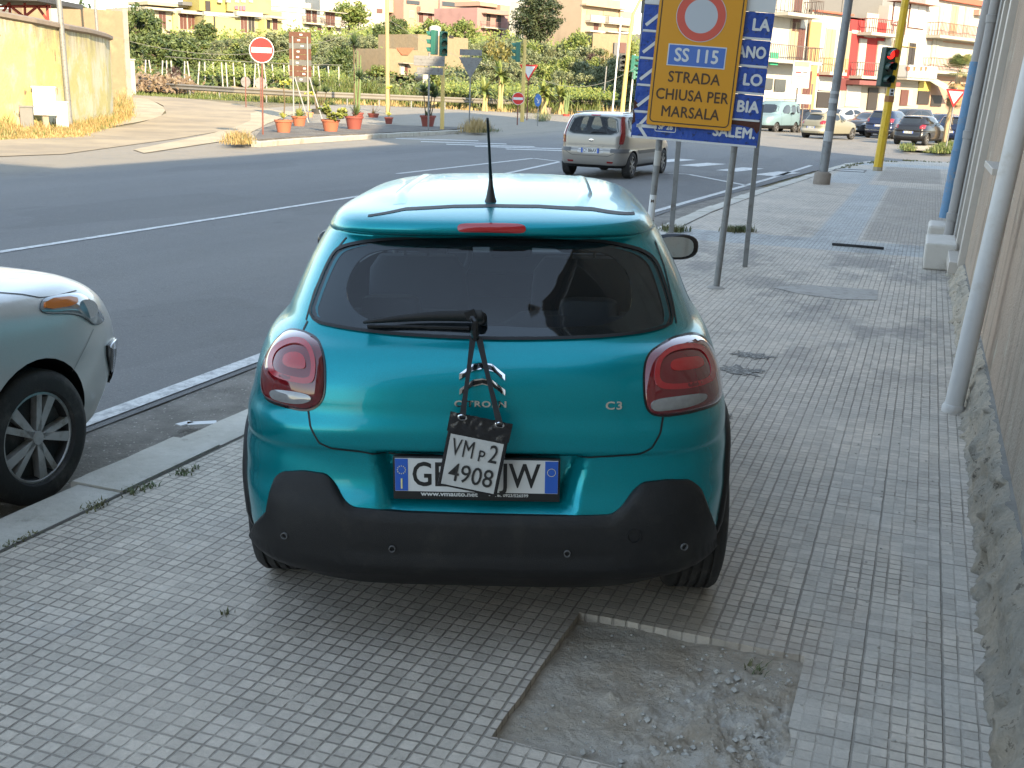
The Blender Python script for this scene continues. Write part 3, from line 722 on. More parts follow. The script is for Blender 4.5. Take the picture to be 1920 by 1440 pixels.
def crow(rows, n):
    R_ = np.array(rows, float); k = len(R_); t = np.linspace(0, k - 1, n); out = []
    for q in t:
        i = min(int(q), k - 2); f = q - i
        p0, p1, p2, p3 = R_[max(i - 1, 0)], R_[i], R_[i + 1], R_[min(i + 2, k - 1)]
        m1 = (p2 - p0) / 2; m2 = (p3 - p1) / 2
        out.append((2 * f**3 - 3 * f**2 + 1) * p1 + (f**3 - 2 * f**2 + f) * m1 + (-2 * f**3 + 3 * f**2) * p2 + (f**3 - f**2) * m2)
    return np.array(out)
class Body:
    """car body as stacked plan outlines: rows (z, half width, rear y, front y, n rear, n front)"""
    def __init__(s, rows, nz=90, nt=144, dent=None):
        s.rows = crow(rows, nz); s.nt = nt; s.dent = dent
    def row_at(s, z):
        R_ = s.rows; i = int(np.searchsorted(R_[:, 0], z)); i = min(max(i, 1), len(R_) - 1)
        a, b = R_[i - 1], R_[i]; f = (z - a[0]) / max(1e-6, b[0] - a[0]); f = min(1, max(0, f)); return a + (b - a) * f
    def yrear(s, x, z):
        r = s.row_at(z); w, yr, yf, n = r[1], r[2], r[3], r[4]; yc = (yr + yf) / 2; L = (yf - yr) / 2
        t = min(.9995, abs(x) / w); y = yc - L * (1 - t ** n) ** (1 / n)
        return y + (s.dent(x, z) if s.dent else 0)
    def yfront(s, x, z):
        r = s.row_at(z); w, yr, yf, n = r[1], r[2], r[3], r[5]; yc = (yr + yf) / 2; L = (yf - yr) / 2
        t = min(.9995, abs(x) / w); return yc + L * (1 - t ** n) ** (1 / n)
    def xside(s, y, z):
        r = s.row_at(z); w, yr, yf = r[1], r[2], r[3]; yc = (yr + yf) / 2; L = (yf - yr) / 2; n = r[4] if y < yc else r[5]
        t = min(.9995, abs(y - yc) / L); return w * (1 - t ** n) ** (1 / n)
    def mesh(s, mats, zblack=.0):
        mb = MB(); nt = s.nt; q = nt // 4
        for r in s.rows:
            z, w, yr, yf, n1, n2 = r; yc = (yr + yf) / 2; L = (yf - yr) / 2
            for j in range(nt):
                k = j / nt * 4; qd = int(k); f = k - qd       # 0 = rear centre, going right
                if qd % 2: f = 1 - f
                a, b = (f * 2, 1.0) if f < .5 else (1.0, (1 - f) * 2)
                sx = a * (1 if qd < 2 else -1); cy = b * (-1 if qd in (0, 3) else 1); n = n1 if cy < 0 else n2
                sc_ = (a ** n + b ** n) ** (-1 / n); x = w * sx * sc_; y = yc + L * cy * sc_
                if s.dent and cy < -.5: y += s.dent(x, z)
                mb.v.append((x, y, z))
        R_ = len(s.rows)
        for i in range(R_ - 1):
            m_ = 1 if s.rows[i][0] < zblack else 0
            for j in range(nt):
                mb.f.append((i * nt + j, i * nt + (j + 1) % nt, (i + 1) * nt + (j + 1) % nt, (i + 1) * nt + j)); mb.m.append(m_)
        mb.f.append(tuple(range(nt))[::-1]); mb.m.append(1)
        mb.f.append(tuple((R_ - 1) * nt + j for j in range(nt))); mb.m.append(0)
        return mb
    def nrm(s, x, z, front=False):
        F = s.yfront if front else s.yrear; e = .004
        dx = (F(x + e, z) - F(x - e, z)) / (2 * e); dz = (F(x, z + e) - F(x, z - e)) / (2 * e)
        v = Vector((dx, -1, dz)).normalized(); return -v if front else v
    def P(s, x, z, off=0.0, front=False):
        p = Vector((x, (s.yfront if front else s.yrear)(x, z), z)); return p + s.nrm(x, z, front) * off
    def Q(s, y, z, side=1, off=0.0):
        x = s.xside(y, z); e = .01
        dy = (s.xside(y + e, z) - s.xside(y - e, z)) / (2 * e); dz = (s.xside(y, z + e) - s.xside(y, z - e)) / (2 * e)
        n = Vector((1, -dy, -dz)).normalized(); p = Vector((x, y, z)) + n * off; p.x *= side; return p
def resample(poly, n, closed=True):
    P = [Vector((a, b)) for a, b in poly]; 
    if closed: P.append(P[0])
    L = [0]
    for a, b in zip(P, P[1:]): L.append(L[-1] + (b - a).length)
    out = []; m_ = n if closed else n - 1
    for i in range(n):
        t = L[-1] * i / m_; k = 0
        while k < len(L) - 2 and L[k + 1] < t: k += 1
        f = (t - L[k]) / max(1e-9, L[k + 1] - L[k]); out.append(P[k].lerp(P[k + 1], min(1, f)))
    return out
def smoothpoly(poly, it=2):
    P = [Vector((a, b)) for a, b in poly]
    for _ in range(it):
        Q = []
        for a, b in zip(P, P[1:] + P[:1]): Q += [a.lerp(b, .25), a.lerp(b, .75)]
        P = Q
    return [(p.x, p.y) for p in P]
def cap(poly, surf, off=.004, n=72, rings=6, dome=0.0, depth=.012, c=None, mb=None, mi=None):
    """star-shaped panel lying on a surface: surf(a, b, offset) -> point"""
    P = resample(poly, n); c = Vector(c) if c else sum(P, Vector((0, 0))) / len(P); mb = mb or MB(); vs = []
    vs += [surf(p.x, p.y, -depth) for p in P]
    for r in range(rings):
        k = 1 - r / rings; vs += [surf(c.x + (p.x - c.x) * k, c.y + (p.y - c.y) * k, off + dome * (1 - k ** 2.2) ** .5) for p in P]
    vs.append(surf(c.x, c.y, off + dome)); fs = []
    for r in range(rings):
        for j in range(n): fs.append((r * n + j, r * n + (j + 1) % n, (r + 1) * n + (j + 1) % n, (r + 1) * n + j))
    for j in range(n): fs.append((rings * n + j, rings * n + (j + 1) % n, (rings + 1) * n))
    return mb.add(vs, fs, mi)
def ringp(po, pi, surf, off=.004, n=72, mb=None, depth=.01, mi=None):
    A = resample(po, n); B = resample(pi, n); mb = mb or MB()
    # align
    k0 = min(range(n), key=lambda k: (A[0] - B[k]).length); B = B[k0:] + B[:k0]
    vs = [surf(p.x, p.y, -depth) for p in A] + [surf(p.x, p.y, off) for p in A] + [surf(p.x, p.y, off) for p in B] + [surf(p.x, p.y, -depth) for p in B]
    fs = [(r * n + j, r * n + (j + 1) % n, (r + 1) * n + (j + 1) % n, (r + 1) * n + j) for r in range(3) for j in range(n)]
    return mb.add(vs, fs, mi)
def scaled(poly, k, c=None, dx=0, dy=0):
    cx = sum(p[0] for p in poly) / len(poly) if c is None else c[0]; cy = sum(p[1] for p in poly) / len(poly) if c is None else c[1]
    return [(cx + (p[0] - cx) * k + dx, cy + (p[1] - cy) * k + dy) for p in poly]
def seam(poly, surf, wd=.004, closed=False, n=90, off=.0015, mb=None):
    P = resample(poly, n, closed); mb = mb or MB(); m_ = len(P); vs = []
    for i, p in enumerate(P):
        a = P[(i + 1) % m_] if (closed or i < m_ - 1) else p; b = P[i - 1] if (closed or i > 0) else p
        t = (a - b).normalized(); q = Vector((-t.y, t.x)) * wd / 2
        vs += [surf(p.x - q.x, p.y - q.y, off), surf(p.x + q.x, p.y + q.y, off)]
    k = m_ if closed else m_ - 1
    return mb.add(vs, [(2 * i, 2 * i + 1, (2 * i + 3) % (2 * m_), (2 * i + 2) % (2 * m_)) for i in range(k)])
def boolean(o, cutters, solver='EXACT'):
    for c in cutters:
        c.parent = o.parent
        md = o.modifiers.new('b', 'BOOLEAN'); md.object = c; md.operation = 'DIFFERENCE'; md.solver = solver
    bpy.context.view_layer.update()
    me = bpy.data.meshes.new_from_object(o.evaluated_get(bpy.context.evaluated_depsgraph_get()))
    o.modifiers.clear(); old = o.data; o.data = me; me.name = old.name
    for c in cutters: bpy.data.objects.remove(c)
    me.polygons.foreach_set('use_smooth', [True] * len(me.polygons)); me.set_sharp_from_angle(angle=rad(38))
def cutter(mb, mats, mi=1):
    mb.m = [mi] * len(mb.f); o = mb.build('cutter', mats); return o
def wheel(parent, x, y, r, wd, side, spokes=5, style='alloy', rim_r=.68, steer=0, mats=(RIMS, RIMD)):
    """tyre with a rim as its child; side +1 = right"""
    Mx = Matrix.Rotation(PI / 2 * side, 3, 'Y')
    t = MB(); h = wd / 2; rr = r * rim_r
    prof = [(rr, -h * .8), (rr * 1.05, -h * .98), (r * .86, -h * 1.02), (r * .96, -h * .9), (r, -h * .72)]
    gr = [-.5, -.17, .17, .5]
    for g_ in gr: prof += [(r, h * (g_ - .06)), (r - .009, h * (g_ - .05)), (r - .009, h * (g_ + .05)), (r, h * (g_ + .06))]
    prof += [(r, h * .72), (r * .96, h * .9), (r * .86, h * 1.02), (rr * 1.05, h * .98), (rr, h * .8), (rr * .98, h * .4)]
    t.lathe(prof, 56, M=Mx)
    # shoulder cuts
    o = t.build('wheel', TYRE, parent, smooth=35); o.location = (x, y, r); o.rotation_euler[2] = steer
    q = MB(); q.lathe([(rr * .99, -h * .7), (rr * .99, h * .72), (rr * .93, h * .78), (rr * .90, h * .62), (rr * .88, h * .3), (0.01, h * .25)], 48, M=Mx, mi=1)
    q.lathe([(rr * .995, h * .70), (rr * 1.0, h * .82), (rr * .955, h * .84), (rr * .93, h * .74)], 48, M=Mx, mi=0, cap=False)
    q.lathe([(.001, h * .86), (rr * .15, h * .84), (rr * .17, h * .70), (rr * .2, h * .3)], 24, M=Mx, mi=0, cap=False)
    for k in range(spokes):
        a = 2 * PI * k / spokes + .3
        subs = ((0, .0, 1.0),) if style == 'alloy' else ((-.115, 1, 1), (.10, 1, 1)) if style == 'cover' else ((-.14, 1, 1), (.14, 1, 1))
        for da, _, _ in subs:
            d0 = Vector((math.cos(a + da * .3), math.sin(a + da * .3), 0)); d1 = Vector((math.cos(a + da * 1.9), math.sin(a + da * 1.9), 0))
            w0, w1 = (rr * .085, rr * .12) if style == 'alloy' else (rr * .07, rr * (.115 if da < 0 else .075)) if style == 'cover' else (rr * .05, rr * .05)
            p0 = d0 * rr * .14; p1 = d1 * rr * .95; tt = (p1 - p0).normalized(); n_ = Vector((-tt.y, tt.x, 0))
            zt0, zt1 = h * .80, h * .80
            vs = [p0 - n_ * w0, p0 + n_ * w0, p1 + n_ * w1, p1 - n_ * w1]
            q.add([Mx @ (v + Vector((0, 0, z))) for z in (h * .45, h * .8) for v in vs], [(0, 1, 2, 3), (4, 7, 6, 5), (0, 4, 5, 1), (1, 5, 6, 2), (2, 6, 7, 3), (3, 7, 4, 0)], 0)
    ri = q.build('rim', list(mats), o, smooth=30)
    return o
def plate(parent, loc, txt, w_=.52, h_=.11, rx=0, frame=True, sp=1.0, rest=None):
    """Italian plate facing -Y"""
    MR = Matrix.Rotation(PI / 2 + rx, 3, 'X'); L = Vector(loc)
    f = MB(); f.box(L + Vector((0, .006, -.012 if frame else 0)), (w_ + .014, .012, h_ + (.036 if frame else .012)), M=Matrix.Rotation(rx, 3, 'X'))
    o = f.build('number_plate', PLK, parent, bevel=.003)
    q = MB(); R3 = Matrix.Rotation(rx, 3, 'X'); q.box(L + R3 @ Vector((0, -.002, 0)), (w_, .004, h_), M=R3, mi=0)
    for sx in (-1, 1): q.box(L + R3 @ Vector((sx * (w_ / 2 - .021), -.0035, 0)), (.041, .0035, h_ - .003), M=R3, mi=1)
    q.build('plate_face', [PLW, PLB], o)
    q = text_mb(txt, h_ * 1.03, .0016 * h_ / .11, .0006, M=MR, c=L + R3 @ Vector((0, -.0045, -.001)), sx=1, spacing=sp)
    xs = [v[0] for v in q.v]; k = w_ * .785 / max(.01, max(xs) - min(xs)) if len(txt) > 3 else 1; xc = (max(xs) + min(xs)) / 2 if xs else 0; q.v = [(L.x + (v[0] - xc) * k, v[1], v[2]) for v in q.v]; q.build('plate_text', PLK, o)
    return o
def car_root(loc, rz, label, cat='car', group=None, name='parked_car'):
    return empty(name, loc, label, cat, rz, group)

from mathutils.bvhtree import BVHTree
# ---------------------------------------------------------------- the teal hatchback
TEAL = paint('teal metallic paint', (.0, .245, .285), .58, .27, .34, flake=.14)
_t = TEAL.node_tree; _b = _t.nodes['Principled BSDF']; _n = _t.nodes.new('ShaderNodeTexNoise'); _n.inputs['Scale'].default_value = 3.5; _n.inputs['Detail'].default_value = 8; _r = _t.nodes.new('ShaderNodeMapRange'); _r.inputs[1].default_value = .4; _r.inputs[2].default_value = .75; _r.inputs[3].default_value = .02; _r.inputs[4].default_value = .16; _t.links.new(_n.outputs[0], _r.inputs[0]); _t.links.new(_r.outputs[0], _b.inputs['Coat Roughness'])
def hero_dent(x, z):
    # recess round the plate
    ax = abs(x); wz = .285 + .035 * sst(.52, .69, z); m1 = 1 - sst(wz - .022, wz + .03, ax)
    m2 = sst(.485, .515, z) * (1 - sst(.662, .686, z)); return .050 * m1 * m2
hrows = [(.20, .70, .20, 3.80, 3.4, 3), (.215, .77, .12, 3.86, 3.4, 3), (.26, .825, .05, 3.90, 3.4, 3), (.34, .855, .015, 3.94, 3.5, 3.2), (.42, .868, .01, 3.95, 3.5, 3.2), (.50, .876, .02, 3.95, 3.5, 3.2),
         (.56, .878, .045, 3.95, 3.5, 3.2), (.62, .878, .055, 3.94, 3.5, 3.2), (.67, .876, .055, 3.93, 3.5, 3.2), (.70, .874, .045, 3.92, 3.5, 3.2), (.75, .868, .045, 3.90, 3.5, 3.1), (.80, .860, .058, 3.86, 3.5, 3.1),
         (.85, .848, .066, 3.80, 3.5, 3), (.90, .832, .078, 3.66, 3.5, 3), (.95, .812, .105, 3.45, 3.4, 3), (.985, .79, .14, 3.22, 3.4, 3), (1.02, .765, .188, 3.06, 3.4, 3), (1.08, .735, .235, 2.90, 3.4, 3.2),
         (1.15, .705, .285, 2.76, 3.3, 3.2), (1.22, .670, .340, 2.62, 3.3, 3.2), (1.28, .636, .392, 2.50, 3.3, 3.2), (1.318, .612, .425, 2.42, 3.3, 3.2), (1.330, .604, .385, 2.40, 3.2, 3.2), (1.352, .588, .378, 2.36, 3.2, 3.2), (1.372, .570, .40, 2.3, 3.2, 3.2),
         (1.388, .545, .47, 2.25, 3.2, 3.2), (1.402, .51, .58, 2.18, 3.1, 3.1), (1.415, .45, .74, 2.08, 3.0, 3.0), (1.425, .36, .95, 1.95, 2.8, 2.8), (1.432, .22, 1.2, 1.78, 2.6, 2.6), (1.434, .03, 1.45, 1.55, 2.4, 2.4)]
hrows = [(a, b, c_, d, e + (1.6 if a < .28 else 3.0 if a < .66 else 2.7 if a < .8 else 2.3 if a < 1.0 else 1.3 if a < 1.4 else 0), f) for a, b, c_, d, e, f in hrows]
HB = Body(hrows, 190, 480, hero_dent)
hero = empty('teal_hatchback', (-.08176, 3.28188, 0), 'teal metallic hatchback parked on the pavement with a black pouch hanging from its wiper', 'car', -.023014)
TILT = Matrix.Rotation(-.024, 4, 'Y')
HM = Matrix.Translation((-.08176, 3.28188, 0)) @ Matrix.Rotation(-.023014, 4, 'Z') @ TILT; HMI = HM.inverted()
hO = HMI @ O
def hpx(u, v):          # image direction -> point (x, z) on the rear skin
    d = (HMI.to_3x3() @ ray(u, v)); Y = .1
    for _ in range(60):
        t = (Y - hO.y) / d.y; p = hO + d * t; r = HB.row_at(p.z); x = max(-.985 * r[1], min(.985 * r[1], p.x))
        Y = Y * .5 + .5 * HB.yrear(x, p.z)
    return (x, p.z)
hs = lambda *pp: [hpx(a, b) for a, b in pp]
def hbuild(mb, name, mats, parent=None, **k):
    o = mb.build(name, mats, parent or hero, **k)
    if parent is None: o.matrix_local = TILT
    return o
body = HB.mesh([TEAL, BLK], .315).build('body', [TEAL, BLK], hero, smooth=40)
HW = smoothpoly(hs((577, 598), (596, 540), (622, 480), (640, 462), (700, 451), (800, 446), (925, 444), (1050, 447), (1150, 455), (1222, 474), (1245, 530), (1264, 604), (1240, 615), (1150, 630), (1020, 636), (905, 636), (760, 629), (640, 614)), 2)
# wheel arches and cabin openings
cuts_ = []
for yy in (.67, 3.13):
    for sx in (-1, 1):
        q = MB(); q.lathe([(.345, -.30), (.345, .45)], 48, M=Matrix.Rotation(PI / 2 * sx, 3, 'Y'), c=(sx * .82, yy, .31)); cuts_.append(cutter(q, [TEAL, BLK]))
cab = MB(); cr = crow([(.74, .70, .34, 2.5, 6, 6), (.95, .70, .36, 2.62, 5, 5), (1.06, .67, .34, 2.62, 4, 4), (1.2, .62, .42, 2.42, 4, 4), (1.30, .56, .50, 2.28, 4, 4), (1.36, .48, .62, 2.15, 4, 4), (1.375, .3, .8, 1.9, 4, 4)], 24)
for z, w_, yr, yf, n1, n2 in cr:
    for j in range(64):
        a = j / 64 * 2 * PI; sx, cy = math.sin(a), -math.cos(a); cab.v.append((w_ * math.copysign(abs(sx) ** (2 / n1), sx), (yr + yf) / 2 + (yf - yr) / 2 * math.copysign(abs(cy) ** (2 / n1), cy), z))
cab.f = [(i * 64 + j, i * 64 + (j + 1) % 64, (i + 1) * 64 + (j + 1) % 64, (i + 1) * 64 + j) for i in range(23) for j in range(64)] + [tuple(range(64))[::-1], tuple(23 * 64 + j for j in range(64))]
cuts_.append(cutter(cab, [TEAL, BLK]))
q = MB(); ww = scaled(HW, .955); n_ = len(ww); q.add([(x, -.3, z) for x, z in ww] + [(x, .75, z) for x, z in ww], [tuple(range(n_)), tuple(range(n_, 2 * n_))[::-1]] + [(i, n_ + i, n_ + (i + 1) % n_, (i + 1) % n_) for i in range(n_)]); cuts_.append(cutter(q, [TEAL, BLK]))
SW1 = smoothpoly([(.80, 1.04), (.95, 1.20), (1.25, 1.31), (1.68, 1.335), (1.68, .995), (1.2, .99)], 1); SW2 = smoothpoly([(1.76, .995), (1.76, 1.335), (2.15, 1.31), (2.45, 1.2), (2.72, 1.02), (2.6, .99)], 1)
for pw in (SW1, SW2):
    n_ = len(pw)
    q = MB(); q.add([(-1.2, y, z) for y, z in pw] + [(1.2, y, z) for y, z in pw], [tuple(range(n_)), tuple(range(n_, 2 * n_))[::-1]] + [(i, n_ + i, n_ + (i + 1) % n_, (i + 1) % n_) for i in range(n_)]); cuts_.append(cutter(q, [TEAL, BLK]))
WS = smoothpoly([(-.62, 1.03), (-.52, 1.30), (.0, 1.345), (.52, 1.30), (.62, 1.03), (0, .985)], 2); n_ = len(WS)
q = MB(); q.add([(x, 2.0, z) for x, z in WS] + [(x, 3.6, z) for x, z in WS], [tuple(range(n_)), tuple(range(n_, 2 * n_))[::-1]] + [(i, n_ + i, n_ + (i + 1) % n_, (i + 1) % n_) for i in range(n_)]); cuts_.append(cutter(q, [TEAL, BLK]))
boolean(body, cuts_); body.matrix_local = TILT
SR = lambda a, b, o=0.0: HB.P(a, b, o)
# rear window: glass with a black printed border
HWi = smoothpoly(hs((648, 560), (652, 520), (680, 478), (730, 466), (925, 460), (1120, 468), (1165, 490), (1188, 540), (1180, 592), (1130, 611), (1030, 617), (905, 590 + 20), (760, 612), (680, 600)), 2)
gl_ = hbuild(cap(HW, SR, .005, 96, 8, depth=.004), 'rear_window', TINT, smooth=60)
q = ringp(scaled(HW, .995), HWi, SR, .0025, 96, depth=.003); hbuild(q, 'window_border', CGLD, smooth=60)
hbuild(seam(HW, SR, .009, True, 140, .0065), 'window_seal', SEAM)
q = text_mb('MADE IN EU', .008, 0, .0002); 
# tailgate outline, roof seam, brake lamp
gate = hs((577, 602), (570, 616), (566, 628)); hbuild(seam(gate, SR, .006, n=12), 'panel_gap', SEAM)
hbuild(seam(hs((578, 770), (582, 800), (598, 830), (620, 840), (680, 847), (740, 851), (905, 857), (1098, 857), (1200, 851), (1222, 840), (1238, 812), (1243, 782)), SR, .006, n=120, off=.0012), 'panel_gap', SEAM)
hbuild(seam(hs((690, 405), (760, 392), (850, 387), (930, 386), (1010, 387), (1110, 392), (1190, 400)), SR, .005, n=120, off=.0015), 'panel_gap', SEAM)
hbuild(seam(hs((1268, 606), (1262, 570), (1245, 500), (1228, 452)), SR, .005, n=50, off=.0015), 'panel_gap', SEAM)
hbuild(seam(hs((574, 600), (590, 545), (618, 485), (650, 445)), SR, .005, n=50, off=.0015), 'panel_gap', SEAM)
bl = smoothpoly(hs((857, 428), (860, 421), (900, 420), (945, 420), (983, 422), (987, 430), (983, 437), (945, 436), (900, 435), (860, 435)), 2)
o = hbuild(cap(bl, SR, .005, 60, 4, .003), 'brake_light', REDB, smooth=60)
# tail lamps
def lamp(pts_out, pts_mid, rings, white, name='tail_light'):
    # (rings: list of polygons for the nested light bands)
    po = smoothpoly(hs(*pts_out), 2)
    o = hbuild(cap(po, SR, .008, 84, 10, .016, depth=.02), name, REDD, smooth=60)
    surf = lambda a, b, f=0.0: HB.P(a, b, f + .022)
    for k, (rp, ri, mt) in enumerate(rings):
        rp = smoothpoly(hs(*rp), 2)
        if ri: q = ringp(rp, smoothpoly(hs(*ri), 2), surf, .002, 72, depth=.006)
        else: q = cap(rp, surf, .003, 60, 3, .002, depth=.006)
        c = q.build('light_band', mt, o, smooth=60)
    q = cap(smoothpoly(hs(*white), 2), surf, .003, 48, 3, .003, depth=.008); q.build('reversing_light', CLEAR, o, smooth=60)
    q = MB(); seam(po, SR, .012, True, 90, .004, q); q.build('lamp_rim', BLKG, o)
REDM = simple('red lamp band', (.34, .008, .014), .1, var=.05, coat=1)
lamp([(519, 640), (540, 621), (570, 624), (598, 640), (608, 670), (609, 720), (604, 752), (580, 770), (540, 762), (508, 752), (494, 738), (492, 700), (502, 664)], None,
     [([(530, 648), (560, 640), (585, 650), (597, 675), (597, 705), (590, 722), (550, 716), (520, 706), (512, 690), (516, 664)], [(536, 656), (560, 650), (580, 658), (589, 678), (589, 702), (583, 712), (550, 707), (526, 699), (520, 687), (524, 668)], REDM),
      ([(544, 668), (562, 665), (576, 672), (580, 686), (578, 696), (560, 695), (542, 690), (538, 680)], None, REDB)],
     [(516, 733), (530, 730), (565, 734), (588, 741), (590, 750), (570, 757), (540, 754), (518, 746)])
lamp([(1240, 650), (1262, 636), (1300, 628), (1322, 638), (1338, 665), (1348, 700), (1352, 735), (1345, 752), (1315, 765), (1275, 775), (1235, 779), (1214, 770), (1208, 735), (1208, 690), (1216, 665)], None,
     [([(1236, 668), (1262, 655), (1300, 650), (1318, 660), (1330, 690), (1330, 712), (1310, 722), (1260, 731), (1228, 729), (1222, 712), (1224, 686)], [(1241, 674), (1264, 663), (1298, 658), (1312, 667), (1322, 692), (1320, 706), (1306, 714), (1260, 722), (1236, 720), (1231, 708), (1233, 688)], REDM),
      ([(1252, 681), (1275, 675), (1302, 672), (1310, 684), (1306, 692), (1282, 698), (1256, 700), (1250, 692)], None, REDB)],
     [(1218, 752), (1236, 745), (1290, 738), (1313, 738), (1315, 746), (1300, 757), (1250, 768), (1222, 770), (1217, 762)])
# black lower bumper with raised corners
def Pt(t, z, off=0.0):
    def base(t, z):
        r = HB.row_at(z); yc = (r[2] + r[3]) / 2; L = (r[3] - r[2]) / 2; n = r[4]; a, b = (abs(t) * 2, 1.0) if abs(t) < .5 else (1.0, (1 - abs(t)) * 2)
        k = (a ** n + b ** n) ** (-1 / n); return Vector((math.copysign(r[1] * a * k, t), yc - L * b * k, z))
    p = base(t, z); e = .004; d1 = base(t + e, z) - base(t - e, z); d2 = base(t, z + e) - base(t, z - e); n_ = d1.cross(d2).normalized()
    return p + n_ * off
def tof(x, y, z):
    r = HB.row_at(z); yc = (r[2] + r[3]) / 2; L = (r[3] - r[2]) / 2; k = (abs(x) / r[1]) / max(1e-6, abs(y - yc) / L)
    return math.copysign(k / 2 if k < 1 else 1 - .5 / k, x)
_bv = BVHTree.FromPolygons([HM @ Vector(v.co) for v in body.data.vertices], [tuple(p.vertices) for p in body.data.polygons])
top = []
for (u, v) in ((506, 955), (509, 925), (516, 897), (530, 884), (570, 882), (612, 888), (628, 905), (645, 938), (662, 951), (760, 958), (905, 963), (1050, 966), (1146, 965), (1166, 950), (1186, 920), (1205, 904), (1250, 899), (1292, 899), (1310, 914), (1322, 945), (1334, 985)):
    h_, n_, i_, t_ = _bv.ray_cast(O, ray(u, v).normalized())
    if h_ is None: continue
    p = HMI @ h_; top.append((tof(p.x, p.y, p.z), p.z))
tm = max(abs(top[0][0]), abs(top[-1][0])); top = [(-tm - .045, .30), (-tm - .02, .335)] + top + [(tm + .02, .335), (tm + .045, .30)]; top.sort()
tx = [p[0] for p in top]; tz = [p[1] for p in top]
q = MB(); nx = 170; nz_ = 16; x0, x1 = tx[0], tx[-1]
def bump_pt(i, j):
    u = i / (nx - 1) * 2 - 1; t = (x0 + x1) / 2 + (x1 - x0) / 2 * u; zt = sum(float(np.interp(t + d, tx, tz)) for d in (-.006, -.003, 0, .003, .006)) / 5; zb = .212 + .05 * abs(u) ** 6
    ed = 1 - sst(.95, 1.0, abs(u))
    if j == 0: return Pt(t, zt + .004, -.012)
    if j == 1: return Pt(t, zt, .010 * ed)
    z = zt + (zb - zt) * (j - 1) / (nz_ - 2)
    off = .020 + .015 * sst(.355, .335, z) * sst(.24, .31, z) - .006 * math.exp(-((z - .27) / .02) ** 2)
    return Pt(t, z, -.008 + (off + .008) * ed)
q.grid(nx, nz_, bump_pt)
bp = hbuild(q, 'bumper', BLK, smooth=50)
q = MB()
for (u, v) in ((541, 1000), (737, 1023), (1063, 1032), (1275, 1020)):
    x, z = hpx(u, v); r_ = .0105
    ringp([(x + r_ * math.cos(a / 16 * 2 * PI), z + r_ * math.sin(a / 16 * 2 * PI)) for a in range(16)], [(x + r_ * .8 * math.cos(a / 16 * 2 * PI), z + r_ * .8 * math.sin(a / 16 * 2 * PI)) for a in range(16)], lambda a, b, f=0: HB.P(a, b, f + .026), .0015, 24, q)
    s_ = q.build('parking_sensor', simple('sensor ring', (.12, .12, .12), .3, var=0), bp); q = MB()
x, z = hpx(1187, 1001); r_ = .022; ringp([(x + r_ * math.cos(a / 16 * 2 * PI), z + r_ * math.sin(a / 16 * 2 * PI)) for a in range(16)], [(x + r_ * .93 * math.cos(a / 16 * 2 * PI), z + r_ * .93 * math.sin(a / 16 * 2 * PI)) for a in range(16)], lambda a, b, f=0: HB.P(a, b, f + .024), .001, 32, q); q.build('tow_cover', SEAM, bp)
# arch cladding
for yy in (.67, 3.13):
    for sx in (-1, 1):
        q = MB(); K = 40
        def arc(i, j, yy=yy, sx=sx):
            a = -.30 + (PI + .60) * j / K; rr = (.345, .345, .362, .385, .39)[i]; y = yy + rr * math.cos(a); z = max(.22, .31 + rr * math.sin(a)); 
            return HB.Q(min(3.85, max(.10, y)), z, sx, (-.06, .008, .018, .010, -.01)[i])
        q.grid(5, K + 1, arc); hbuild(q, 'arch_cladding', BLK, smooth=60)
for sx in (-1, 1):
    q = MB(); q.grid(3, 30, lambda i, j: HB.Q(1.0 + 1.78 * j / 29, .215 + .06 * i, sx, (0, .02, .012)[i])); hbuild(q, 'sill', BLK, smooth=60)
for sx in (-1, 1):
    HQ = lambda a, b, f=0.0, sx=sx: HB.Q(a, b, sx, f)
    q = MB(); seam([(1.70, .30), (1.70, .98)], HQ, .006, False, 30, .0015, q); seam([(.98, .98), (.92, .80), (1.02, .55), (1.06, .30)], HQ, .006, False, 40, .0015, q); seam([(2.72, .98), (2.74, .6), (2.66, .30)], HQ, .006, False, 40, .0015, q); hbuild(q, 'door_gap', SEAM)
# wheels
for yy in (.67, 3.13):
    for sx in (-1, 1): wheel(hero, sx * .752, yy, .312, .205, sx, 5, 'alloy', .66)
# side glass and front glass
for sx in (-1, 1):
    for pw in (SW1, SW2): hbuild(cap(pw, lambda a, b, f=0: HB.Q(a, b, sx, f), .002, 60, 4, depth=.004), 'side_window', TINT, smooth=60)
hbuild(cap(WS, lambda a, b, f=0: HB.P(a, b, f, True), .002, 60, 6, depth=.004), 'windscreen', CGLASS, smooth=60)
# cabin
q = MB()
def seat(cx, y, w_, z0, zt, lean, mb):
    K = 10
    for (zz0, zz1, ww_, th) in ((z0, zt, w_, .10),):
        def f(i, j):
            a = 2 * PI * i / 20; zq = zz0 + (zz1 - zz0) * j / K; t = j / K; wk = ww_ / 2 * (1 - .12 * t ** 3) * (1 if 0 < j < K else .82)
            return (cx + wk * math.copysign(abs(math.cos(a)) ** .6, math.cos(a)), y + lean * t + th / 2 * math.copysign(abs(math.sin(a)) ** .6, math.sin(a)), zq)
        b = len(mb.v); mb.grid(20, K + 1, f, closeu=True); mb.f.append(tuple(b + K * 20 + j for j in range(20))); mb.m.append(0)
for cx in (-.36, .36):
    q = MB(); seat(cx, 1.62, .46, .5, 1.10, -.10, q); seat(cx, 1.48, .24, 1.13, 1.27, -.02, q)
    for e in (-.05, .05): q.tube([(cx + e, 1.50, 1.08), (cx + e, 1.48, 1.15)], .006, 6)
    hbuild(q, 'front_seat', INT, smooth=50)
q = MB(); seat(-.33, .78, .62, .6, 1.015, -.10, q); seat(.33, .78, .62, .6, 1.015, -.10, q)
for cx in (-.36, .36): seat(cx, .68, .22, 1.00, 1.07, -.01, q)
